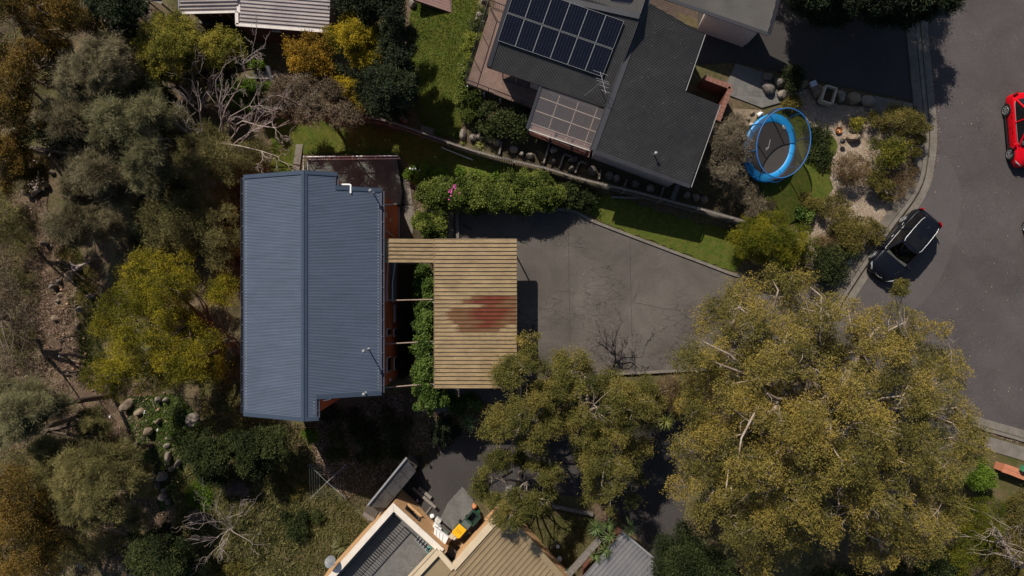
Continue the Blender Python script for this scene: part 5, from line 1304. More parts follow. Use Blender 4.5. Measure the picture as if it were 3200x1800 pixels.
    # garage
    z = .2; t = thing('garage', 'garage with grey ribbed roof under palm like leaves', 'garage', P(1950, 1760, -2)); c0 = P(1945, 1661, z); c1 = P(1818, 1803, z); c2 = P(2043, 1745, z); 
    d1 = dir2(c1, c0); d2 = dir2(c0, c2); pl = Plane(c0, c1, (c2.x, c2.y, z - .15)); M['greyrib'] = mat('grey_galvanised_roof', (.20, .19, .19), (.15, .145, .15), .9, .5, c3=(.26, .25, .24), s2=6, a2=.3)
    q = [tuple(Vector(xy(c0)) - d1 * 7), xy(c0), xy(c2), tuple(Vector(xy(c2)) + Vector((.5, -1.2))), tuple(Vector(xy(c2)) + Vector((.5, -1.2)) - d1 * 4)]
    deckpan('roof_tray', q, pl, math.atan2(d1.y, d1.x), .26, M['greyrib'], t, .05, .03)
    W = [xy(P(*p, z - .3)) for p in [(1944, 1672), (2030, 1745), (2020, 1850), (1830, 1850), (1830, 1805)]]; MB().prism(W, -2.6, z - .32).build('wall', M['redbrick'], t)
    MB().bar(c0 + Vector((0, 0, .05)), c2 + Vector((0, 0, -.08)), .1, .1).build('gutter', M['galv'], t)
    # white globe, round fan head, chair
    B = g(1748, 1722); t = thing('garden_light', 'white globe garden light on a post beside the mossy rock', 'garden light', B); c = P(1743, 1707, B.z + 1.0)
    MB().tube([(c.x, c.y, B.z - .1), c], .03, 6).build('post', M['blackmetal'], t); mb = MB(); mb.lathe(c + Vector((0, 0, .05)), [(.001, -.12), (.07, -.1), (.11, -.03), (.11, .04), (.07, .1), (.001, .12)], 14); mb.build('globe', M['white'], t)
    B = g(1748, 1741); t = thing('white_bucket', 'round white lidded bucket below the globe light', 'bucket', B); MB().lathe(B, [(.12, 0), (.15, .3), (.155, .31), (.155, .34), (.001, .345)], 18).build('body', M['white'], t)
    MB().lathe(B + Vector((0, 0, .346)), [(.11, 0), (.11, .012), (.09, .012), (.09, 0)], 18).build('lid_ring', M['galv'], t)
    B = g(1776, 1776); t = thing('garden_chair', 'small silver framed chair between brick wall and timber wall', 'chair', B)
    f = lambda x, y, zz: B + Vector((x * .9 - y * .4, x * .4 + y * .9, zz))
    MB().box(B + Vector((0, 0, .45)), .4, .4, .02, .42).build('seat', M['greenbin'], t)
    for x, y in ((-.2, -.2), (.2, -.2), (.2, .2), (-.2, .2)): MB().tube([f(x, y, 0), f(x, y, .45 if y < 0 else .85)], .015, 5).build('leg', M['alu'], t)
    MB().tube([f(-.2, .2, .85), f(.2, .2, .85)], .018, 5).build('backrest', M['alu'], t); 
    for s in (-1, 1): MB().tube([f(s * .2, -.2, .6), f(s * .2, .2, .62)], .015, 5).build('armrest', M['alu'], t)
    o = rock(1730, 1700, 10, 17, .35, 'rockmoss', -.7, 'mossy long rock beside the white globe light', seed=2)
M['greylid'] = mat('grey_green_plastic', (.10, .12, .105), (.085, .1, .09), 6, .6)
M['greentub'] = mat('dark_green_tub', (.015, .09, .05), None, 6, .5)
M['terracotta'] = mat('terracotta', (.55, .22, .1), (.45, .17, .08), 6, .8)
M['dish'] = mat('grey_dish_paint', (.16, .165, .17), None, 6, .5)
M['rusty'] = mat('rusty_orange', (.3, .1, .03), None, 6, .8)
M['rockmoss'] = mat('mossy_rock', (.16, .14, .08), (.1, .1, .045), 5, .95, bump=.5, bs=25)
lower_items()

# ------------------------------------------------------------------ long paling fence and the terraces above it
def fence():
    top = smooth([(1095, 358), (1131, 363), (1193, 371), (1297, 404), (1421, 449), (1545, 486), (1700, 521), (1791, 549), (1888, 574), (1982, 596), (2151, 641), (2200, 653), (2330, 690)], 6)
    f = thing('paling_fence', 'long weathered paling fence curving between the two gardens', 'fence', G(1700, 540)); hgt = 1.55
    base = []
    for x, y in top:
        z = 0.0
        for _ in range(12): w = P(x, y, z + hgt); z = z * .4 + .6 * gz(w)
        w = P(x, y, z + hgt); base.append(Vector((w.x, w.y, z)))
    mb = MB(); d = 0; L = [0]
    for i in range(1, len(base)): L.append(L[-1] + (base[i] - base[i - 1]).length)
    def at(s):
        for i in range(1, len(L)):
            if s <= L[i]: return base[i - 1].lerp(base[i], (s - L[i - 1]) / max(1e-6, L[i] - L[i - 1]))
        return base[-1]
    s = .05; r = random.Random(3)
    while s < L[-1] - .15:
        a = at(s); b = at(s + .1); mb.bar((a + b) / 2 + Vector((0, 0, -.1)), (a + b) / 2 + Vector((0, 0, hgt + r.uniform(-.025, .02))), .1, .018, up=(b - a).normalized()); s += .106
    o = mb.build('palings', M['timber'], f); o['kind'] = 'stuff'
    for hh in (.35, hgt - .03):
        for i in range(0, len(base) - 1): 
            if i % 3 == 0:
                j = min(i + 3, len(base) - 1); MB().bar(base[i] + Vector((0, -.05, hh)), base[j] + Vector((0, -.05, hh)), .05 if hh < 1 else .1, .08 if hh < 1 else .03).build('rail', M['timber'], f)
    s = .3
    while s < L[-1]: a = at(s); MB().bar(a + Vector((0, -.1, -.3)), a + Vector((0, -.1, hgt - .05)), .1).build('post', M['timber'], f); s += 2.2
    # terrace edges
    EO = ['first', 'second', 'third', 'fourth', 'fifth', 'sixth', 'seventh', 'eighth', 'ninth']
    for a, b, lb in (((1568, 446), (1560, 484), 'first'), ((1718, 446), (1698, 512), 'second'), ((1762, 484), (1748, 526), 'third'), ((1764, 484), (1786, 492), 'cross'), ((1810, 508), (1796, 542), 'fourth'), ((1812, 507), (1832, 514), 'cross'), ((1876, 534), (1870, 562), 'fifth'), ((1958, 562), (1948, 586), 'sixth'), ((2072, 586), (2062, 614), 'seventh')):
        A, B = G(*a), G(*b); o = MB().bar(A + Vector((0, 0, .12)), B + Vector((0, 0, .12)), .1, .35).build('terrace_edging', M['timber']); tag(o, EO.pop(0) + ' timber edging board from the left across the narrow terrace garden', 'edging', 'terrace edging boards')
    o = slab('concrete_step', [(2108, 580), (2124, 578), (2104, 630), (2092, 622)], .3, 'concretegrey', 'pale concrete step at the lower end of the dark house', cat='step')
    o = MB().bar(G(1909, 618, .25), G(1995, 621, .25), .12, .08).build('timber_rail', M['timber']); tag(o, 'low timber rail on the grass below the fence, right of the hedge', 'rail')
    o = MB().bar(G(1381, 463, .2), G(1478, 502, .2), .06, .06).build('timber_rail', M['offwhite']); tag(o, 'thin pale rail lying on the shaded lawn by the fence', 'rail')
    OR = ['first', 'second', 'third', 'fourth', 'fifth', 'sixth', 'seventh', 'eighth', 'ninth', 'tenth', 'eleventh', 'twelfth', 'thirteenth', 'fourteenth', 'fifteenth']
    for k, (x, y, sx, sy, m) in enumerate([(1605, 468, 16, 13, 'rock'), (1630, 484, 9, 8, 'rock'), (1655, 488, 12, 14, 'rock'), (1730, 470, 14, 16, 'rock'), (1730, 505, 12, 12, 'rockdark'), (1790, 500, 18, 12, 'rockdark'), (1785, 528, 12, 10, 'rock'), (1850, 535, 18, 15, 'rockdark'), (1903, 550, 16, 14, 'rockdark'), (1925, 560, 12, 14, 'rock'), (1985, 575, 14, 14, 'rockdark'), (2030, 590, 16, 15, 'rock'), (2144, 612, 12, 16, 'rock'), (2172, 618, 13, 14, 'rock'), (2198, 624, 12, 14, 'rock')]):
        rock(x, y, sx, sy, .45, m, k * .7, OR[k] + ' boulder from the left in the terrace garden below the dark roofed house', 'terrace boulders', seed=k)
    for k, (x, y, sx, sy) in enumerate([(1447, 422, 12, 20), (1480, 432, 16, 14), (1500, 430, 14, 16), (1530, 438, 14, 12), (1552, 447, 15, 14), (1258, 372, 10, 12), (1268, 380, 8, 8), (1283, 160, 12, 13), (1290, 15, 14, 14), (1500, 52, 16, 14), (1510, 78, 12, 12), (1495, 70, 14, 18), (1512, 12, 12, 12)]):
        o = rock(x, y, sx, sy, .5, 'rock', k * .9, None, None, seed=k + 2)
        tag(o, OR[k if k < 5 else (k - 5 if k < 9 else k - 9)] + [' angular boulder from the left at the foot of the deck shrubs', ' boulder up from the fence under the dark tree beside the top lawn', ' pale boulder counted beside the timber deck at the top edge'][0 if k < 5 else (1 if k < 9 else 2)], 'rock', ['deck shrub boulders', 'shaded lawn boulders', 'deck edge boulders'][0 if k < 5 else (1 if k < 9 else 2)])
fence()
# ------------------------------------------------------------------ cars
def carpaint(name, c):
    m, n = newmat(name); p = N(n, 'BsdfPrincipled'); o = N(n, 'OutputMaterial'); n.links.new(p.outputs[0], o.inputs[0])
    p.inputs['Base Color'].default_value = (*c, 1); p.inputs['Roughness'].default_value = .3; p.inputs['Coat Weight'].default_value = .15; p.inputs['Specular IOR Level'].default_value = .12; p.inputs['Coat Roughness'].default_value = .03
    t = noise(n, 30, 2, .5); r = ramp(n, t.outputs['Fac'], [(.4, .28), (.6, .38)]); n.links.new(r.outputs[0], p.inputs['Roughness']); return m
M['paintblack'] = carpaint('black_car_paint', (.006, .007, .012)); M['paintred'] = carpaint('red_car_paint', (.62, .004, .012)); M['paintdark'] = carpaint('dark_car_paint', (.02, .022, .03))
M['tail'] = mat('red_lamp_lens', (.32, .008, .01), None, 5, .15); M['lamp'] = mat('clear_lamp_lens', (.35, .37, .38), None, 5, .1)
M['blackpaint2'] = mat('gloss_black_trim', (.01, .01, .011), None, 5, .2); M['paper'] = mat('yellow_paper', (.72, .78, .01), None, 5, .8)
M['interior'] = mat('grey_car_interior', (.06, .06, .055), (.045, .045, .04), 5, .8)
def car(name, label, c, heading, L, W, Ht, paint, kind='wagon', note=False, full=True):
    """x forward in car space; heading = world angle of the nose"""
    B = Vector((c[0], c[1], .03)); t = thing(name, label, 'car', B); ca, sa = math.cos(heading), math.sin(heading)
    T = lambda x, y, z: Vector((B.x + x * ca - y * sa, B.y + x * sa + y * ca, B.z + z))
    hw = W / 2
    # lower body: stations (x, half width, shoulder height, centre height)
    if kind == 'wagon':
        S = [(.5, .62, .50, .52), (.488, .78, .62, .66), (.455, .9, .72, .78), (.40, .97, .84, .92), (.30, 1., .93, 1.02), (.2, 1., .98, 1.08), (.05, .985, .99, 1.06), (-.2, .985, 1.0, 1.06), (-.36, 1., 1.02, 1.08), (-.45, .96, 1.02, 1.1), (-.485, .86, .98, 1.08), (-.5, .72, .86, .92)]
        G1 = dict(cowl=.245, roof0=.07, roof1=-.40, rear=-.475, top=Ht, wb=.93, wt=.72)
    else:
        S = [(.5, .62, .46, .48), (.488, .78, .55, .6), (.455, .9, .64, .72), (.40, .96, .74, .84), (.30, 1., .82, .93), (.2, .99, .88, .99), (.05, .975, .90, .98), (-.2, .98, .92, .99), (-.34, 1., .95, 1.0), (-.44, .97, .97, 1.02), (-.48, .88, .92, 1.0), (-.5, .74, .8, .86)]
        G1 = dict(cowl=.24, roof0=.05, roof1=-.27, rear=-.43, top=Ht, wb=.9, wt=.74)
    def shoulder(x):
        for i in range(len(S) - 1):
            if S[i][0] >= x >= S[i + 1][0]:
                k = (S[i][0] - x) / (S[i][0] - S[i + 1][0]); return [S[i][j] + (S[i + 1][j] - S[i][j]) * k for j in range(1, 4)]
        return list(S[0][1:]) if x > .5 else list(S[-1][1:])
    sc = 1.0; V = []; K = 13; xs = [.5, .494, .48, .455, .43, .40, .36, .3, .24, .18, .1, 0, -.1, -.2, -.3, -.36, -.41, -.45, -.475, -.49, -.5]
    for x in xs:
        w, sh, ch = shoulder(x); w *= hw
        half = [(w * .82, .2), (w * .97, .26), (w * 1.0, .45), (w * 1.0, .62 if sh > .66 else sh * .85), (w * .975, sh - .06), (w * .92, sh), (w * .55, sh + (ch - sh) * .7)]
        ring = [(y, z) for y, z in half] + [(0, ch)] + [(-y, z) for y, z in half[::-1]]
        V += [T(x * L, y, z) for y, z in ring]; K = len(ring)
    fs = [(i * K + k, i * K + k + 1, (i + 1) * K + k + 1, (i + 1) * K + k) for i in range(len(xs) - 1) for k in range(K - 1)]
    fs += [(i * K + K - 1, i * K, (i + 1) * K, (i + 1) * K + K - 1) for i in range(len(xs) - 1)]
    fs += [tuple(range(K))[::-1], tuple((len(xs) - 1) * K + k for k in range(K))]
    mb = MB(); mb.add(V, fs, True); body = mb.build('body', paint, t); 
    sm = body.modifiers.new('s', 'SUBSURF'); sm.levels = 1; sm.render_levels = 1
    # greenhouse: four rings from beltline to roof
    g = G1; wb, wt = g['wb'] * hw, g['wt'] * hw; top = g['top']
    def ring(k):   # k 0 belt .. 1 roof edge
        z = 0.93 + (top - .05 - .93) * k; xf = (g['cowl'] + (g['roof0'] - g['cowl']) * k) * L; xr = (g['rear'] + (g['roof1'] - g['rear']) * (k ** 1.1)) * L; w = wb + (wt - wb) * k
        xm = (g['cowl'] - .07 + (g['roof0'] - .02 - g['cowl'] + .07) * k) * L
        pts = [(xf, 0, 0), (xf - .03 * L * .4, w * .55, 0), (xf - .10, w * .9, 0), (xf - .28, w, 0), ((xf + xr) / 2, w * 1.0, 0), (xr + .35, w * .97, 0), (xr + .08, w * .86, 0), (xr, w * .5, 0), (xr - .02, 0, 0)]
        full_ = [(x, y) for x, y, _ in pts] + [(x, -y) for x, y, _ in pts[-2:0:-1]]
        return [T(x, y, z) for x, y in full_]
    rb, rm, rt = ring(0), ring(.5), ring(1.0); n = len(rb)
    names = {0: 'windscreen', 1: 'windscreen', 14: 'windscreen', 15: 'windscreen', 7: 'rear_window', 8: 'rear_window', 6: 'rear_window', 9: 'rear_window'}
    def panel(idx, nm, m, k0=.06, k1=.94):
        mb = MB(); 
        for i in idx:
            a, b, c_, d = rb[i], rb[(i + 1) % n], rt[(i + 1) % n], rt[i]
            mb.add([a.lerp(d, k0), b.lerp(c_, k0), b.lerp(c_, k1), a.lerp(d, k1)], [(0, 1, 2, 3)], True)
        return mb.build(nm, m, t)
    panel([14, 15, 0, 1], 'windscreen', M['carglass'], 0, 1); panel([6, 7, 8, 9], 'rear_window', M['blackpaint2'], 0, 1)
    for side in ([2, 3, 4, 5], [10, 11, 12, 13]): panel(side, 'side_window', M['blackpaint2'], 0.04, .96)
    # roof skin with a crown
    ctr = T((g['roof0'] + g['roof1']) / 2 * L, 0, top); mb = MB(); rr = [p + Vector((0, 0, 0)) for p in rt]; inner = [p.lerp(Vector((ctr.x, ctr.y, p.z)), .25) + Vector((0, 0, .045)) for p in rt]
    mid = [p.lerp(ctr, .65) + Vector((0, 0, .02)) for p in rt]
    mb.add(rr + inner + mid + [ctr + Vector((0, 0, .015))], [(i, (i + 1) % n, n + (i + 1) % n, n + i) for i in range(n)] + [(n + i, n + (i + 1) % n, 2 * n + (i + 1) % n, 2 * n + i) for i in range(n)] + [(2 * n + i, 2 * n + (i + 1) % n, 3 * n) for i in range(n)], True)
    mb.build('roof', paint, t)
    for i in (2, 14, 4, 12, 6, 10):   # pillars
        MB().tube([rb[i], rb[i].lerp(rt[i], .5), rt[i]], .05, 6).build('pillar', paint, t)
    for s in (2, 10):                 # chrome strip along the belt
        idx = [2, 3, 4, 5, 6] if s == 2 else [10, 11, 12, 13, 14]
        MB().tube([rb[i] + Vector((0, 0, .02)) for i in idx], .012, 5).build('window_trim', M['alu'], t)
        if kind == 'wagon': MB().tube([rt[i].lerp(ctr, .1) + Vector((0, 0, .06)) for i in idx], .02, 6).build('roof_rail', M['alu'], t)
    # dash and cabin floor behind the windscreen
    MB().prism([xy(T((g['cowl'] - .02) * L, y, 0)) for y in (-wb * .8, wb * .8)] + [xy(T((g['cowl'] - .16) * L, y, 0)) for y in (wb * .85, -wb * .85)], .9, 1.115).build('dashboard', M['interior'], t)
    for y in (-.38, .38):
        MB().box(T(.03 * L, y, .85), .5, .5, .5, heading).box(T(-.03 * L, y, 1.1), .14, .46, .6, heading).build('seat', M['interior'], t)
    MB().tube([T(.115 * L, .38 + .17 * math.cos(a), 1.02 + .17 * math.sin(a)) for a in [i * math.pi / 8 for i in range(17)]], .014, 5).build('steering_wheel', M['black'], t)
    # lamps
    for s in (-1, 1):
        w, sh, ch = shoulder(.46); MB().add([T(.492 * L, s * hw * .6, sh - .12), T(.445 * L, s * hw * .885, sh - .07), T(.41 * L, s * hw * .93, sh + .0), T(.455 * L, s * hw * .74, sh + .03)], [(0, 1, 2, 3)]).prism([xy(T(.488 * L, s * hw * .62, 0)), xy(T(.44 * L, s * hw * .9, 0)), xy(T(.405 * L, s * hw * .94, 0)), xy(T(.455 * L, s * hw * .74, 0))], sh - .1 + B.z, sh + .06 + B.z).build('headlight', M['lamp'], t)
        MB().prism([xy(T(-.5 * L, s * hw * .62, 0)), xy(T(-.497 * L, s * hw * .76, 0)), xy(T(-.475 * L, s * hw * .9, 0)), xy(T(-.46 * L, s * hw * .93, 0)), xy(T(-.482 * L, s * hw * .7, 0))], .92 + B.z, 1.1 + B.z).build('taillight', M['tail'], t)
        # mirrors
        MB().box(T(.2 * L, s * (hw + .1), 1.0), .14, .24, .14, heading).build('wing_mirror', paint, t, bevel=.03)
        for xw in (.305, -.295):
            c0 = T(xw * L, s * (hw - .2), .34); c1 = T(xw * L, s * (hw + .015), .34); w_ = MB().tube([c0, c1], .345, 24).build('wheel', M['rubber'], t)
            mb = MB(); ax = (c1 - c0).normalized(); u = Vector((ca, sa, 0)); v = Vector((0, 0, 1)); cc = c1 + ax * .006
            for k in range(10): a = k * math.pi / 5; mb.bar(cc + (u * math.cos(a) + v * math.sin(a)) * .04, cc + (u * math.cos(a + .12) + v * math.sin(a + .12)) * .23, .03, .02, up=ax)
            mb.tube([cc + (u * math.cos(a) + v * math.sin(a)) * .235 for a in [i * math.pi / 12 for i in range(25)]], .015, 5, False); mb.build('rim', M['alu'], w_)
            # wheel arch lip
            MB().tube([T(xw * L + .4 * math.cos(a), s * (hw + .0), .34 + .4 * math.sin(a)) for a in [math.pi * i / 10 for i in range(11)]], .022, 5).build('wheel_arch', M['black'], t)
        MB().bar(T(.22 * L, s * (hw * .99), .24), T(-.22 * L, s * (hw * .99), .24), .06, .08).build('side_skirt', M['black'], t)
    for s in (-1, 1):
        for xx in (.17, -.04, -.24): MB().tube([T(xx * L, s * hw * 1.0, .34), T(xx * L, s * hw * 1.005, .62), T(xx * L, s * hw * .975, .88)], .006, 4).build('door_seam', M['black'], t)
        for xx in (.0, -.2): MB().tube([T(xx * L - .1, s * hw * 1.01, .8), T(xx * L + .08, s * hw * 1.01, .8)], .014, 5).build('door_handle', M['alu'] if kind == 'wagon' else paint, t)
    MB().tube([T(-.478 * L, -hw * .7, 1.06), T(-.492 * L, 0, 1.08), T(-.478 * L, hw * .7, 1.06)], .006, 4).build('tailgate_seam', M['black'], t)
    MB().prism([xy(T(x * L, y, 0)) for x, y in ((g['roof0'] - .05, wt * .7), (g['roof0'] - .05, -wt * .7), (g['roof0'] - .25, -wt * .72), (g['roof0'] - .25, wt * .72))], top + B.z + .002, top + B.z + .006).build('sunroof', M['blackpaint2'], t)
    # bonnet seams, grille and badge
    for s in (-1, 1): MB().tube([T(.24 * L, s * hw * .78, shoulder(.24)[1] + .035), T(.34 * L, s * hw * .70, shoulder(.34)[1] + .045), T(.45 * L, s * hw * .45, shoulder(.45)[2] - .0)], .006, 4).build('bonnet_crease', M['blackpaint2'], t)
    MB().bar(T(.494 * L, -.34, .58), T(.494 * L, .34, .58), .02, .12).build('grille', M['black'], t)
    MB().tube([T(.487 * L, -.22, .68), T(.499 * L, -.1, .62), T(.499 * L, .1, .62), T(.487 * L, .22, .68)], .012, 5).build('grille_trim', M['alu'], t)
    MB().tube([T(.498 * L + .0, .06 * math.cos(a), .66 + .045 * math.sin(a)) for a in [i * math.pi / 6 for i in range(13)]], .008, 4).build('badge', M['alu'], t)
    MB().tube([T(.235 * L, .5, .965), T(.225 * L, 0, 1.0), T(.2 * L, -.3, 1.0)], .008, 4).build('wiper', M['black'], t)
    MB().box(T(-.28 * L, 0, top + .05), .16, .04, .06, heading).build('roof_aerial', M['black'], t, bevel=.01)
    if note:
        q = [xy(T(x * L, y, 0)) for x, y in ((.175, .56), (.175, .2), (.10, .2), (.10, .56))]; zz = 1.12 + B.z
        o = MB().prism(q, zz, zz + .006).build('yellow_paper', M['paper']); tag(o, 'bright yellow paper on the dashboard of the black car', 'paper')
    return t
# nose of the black car points down-left
n0, r0 = P(2742, 852, .6), P(2905, 672, 1.0); ccx = (n0 + r0) / 2
CA = math.atan2(n0.y - r0.y, n0.x - r0.x)
car('parked_car', 'glossy black wagon parked at the kerb with yellow paper inside', P(2826, 769, .8), CA, 4.62, 1.84, 1.66, M['paintblack'], 'wagon', note=True)
car('parked_car', 'bright red hatchback at the right edge of the road', P(3213, 403, .8), math.radians(-85), 4.35, 1.8, 1.48, M['paintred'], 'hatch')
car('parked_car', 'dark car at the right edge with only a front wheel in view', P(3276, 775, .7), math.radians(97), 4.5, 1.8, 1.46, M['paintdark'], 'hatch')

# ------------------------------------------------------------------ trampoline
def trampoline():
    zb = .92; zt = 2.75; cb = P(2405, 462, zb); ct = P(2449, 447, zt); rz = math.radians(-15); a, b = 1.52, 2.05
    t = thing('trampoline', 'oval trampoline with bright blue padding and black safety net', 'trampoline', (cb.x, cb.y, 0))
    def el(c, k, ang, z):
        x, y = a * k * math.cos(ang), b * k * math.sin(ang); return Vector((c.x + x * math.cos(rz) - y * math.sin(rz), c.y + x * math.sin(rz) + y * math.cos(rz), z))
    n = 64; A = [2 * math.pi * i / n for i in range(n)]
    mb = MB(); mb.add([el(cb, .84, q, zb - .02) for q in A] + [Vector((cb.x, cb.y, zb - .04))], [(i, (i + 1) % n, n) for i in range(n)], True); mat_ = mb.build('jumping_mat', M['jump'], t)
    # blue pads in eight lengths
    for s in range(8):
        k0 = s * n // 8; mb = MB(); V = []
        for j in range(n // 8 + 1):
            q = 2 * math.pi * (k0 + j) / n + (.006 if j == 0 else (-.006 if j == n // 8 else 0)); V += [el(cb, .76, q, zb + .0), el(cb, .79, q, zb + .035), el(cb, .97, q, zb + .04), el(cb, 1.0, q, zb - .02), el(cb, 1.0, q, zb - .12)]
        mb.add(V, [(5 * j + m_, 5 * j + m_ + 1, 5 * j + m_ + 6, 5 * j + m_ + 5) for j in range(n // 8) for m_ in range(4)], True); mb.build('spring_pad', M['blue'], t)
    MB().tube([el(cb, .98, q, zb - .06) for q in A + A[:1]], .025, 6, False).build('frame', M['bluepipe'], t)
    MB().tube([el(ct, .97, q, zt) for q in A + A[:1]], .032, 6, False).build('net_hoop', M['bluepipe'], t)
    for k in range(8):
        q = 2 * math.pi * (k + .5) / 8; p0 = el(cb, 1.0, q, 0.0); p1 = el(cb, 1.0, q, zb - .05); p3 = el(ct, .97, q, zt)
        pts = [tuple(p1.lerp(p3, j / 6) + (el(cb, 1, q, 0) - Vector((cb.x, cb.y, 0))).normalized() * .14 * math.sin(math.pi * j / 6)) for j in range(7)]; MB().tube(pts, .03, 7).build('net_pole', M['bluepipe'], t)
        if k % 2 == 0:
            q2 = q + .5; MB().tube([el(cb, 1.0, q, zb - .08), el(cb, 1.0, q, .03), el(cb, 1.0, q2, .03), el(cb, 1.0, q2, zb - .08)], .022, 6).build('leg', M['galv'], t)
    mb = MB(); R_ = 5; V = []
    for j in range(R_ + 1):
        k = j / R_; c = Vector((cb.x + (ct.x - cb.x) * k, cb.y + (ct.y - cb.y) * k, 0)); rad = .92 + .05 * math.sin(math.pi * k) + .03 * k
        V += [el(c, rad, q, zb + .03 + (zt - zb - .03) * k) for q in A]
    mb.add(V, [(j * n + i, j * n + (i + 1) % n, (j + 1) * n + (i + 1) % n, (j + 1) * n + i) for j in range(R_) for i in range(n)], True); mb.build('safety_net', M['net'], t)
    # script mark on the mat, too small to read in the photo: drawn as the strokes one sees
    s = [P(x, y, zb) + Vector((0, 0, .0)) for x, y in ((2395, 471), (2394, 464), (2397, 461), (2399, 464), (2397, 467), (2401, 463), (2403, 457), (2404, 450), (2406, 443), (2407, 436))]
    MB().tube(smooth([tuple(p) for p in s], 3), .012, 4).build('mark', M['white'], mat_)
    B = G(2373, 357); o = rock(2372, 360, 14, 9, .35, 'white', .5, 'white cushion lying by the trampoline frame', name='cushion', seed=3, cat='cushion')
    o = rock(2345, 391, 7, 8, .35, 'offwhite', .5, 'small patterned white bundle left of the trampoline', name='bundle', seed=4, cat='bundle')
    c = P(2455, 395, zb); o = MB().lathe((c.x, c.y, zb - .0), [(.2, 0), (.19, .02), (.05, .03), (.001, .02)], 18).build('disc_swing', M['galv']); tag(o, 'pale grey disc lying on the trampoline mat near its top', 'disc')
trampoline()

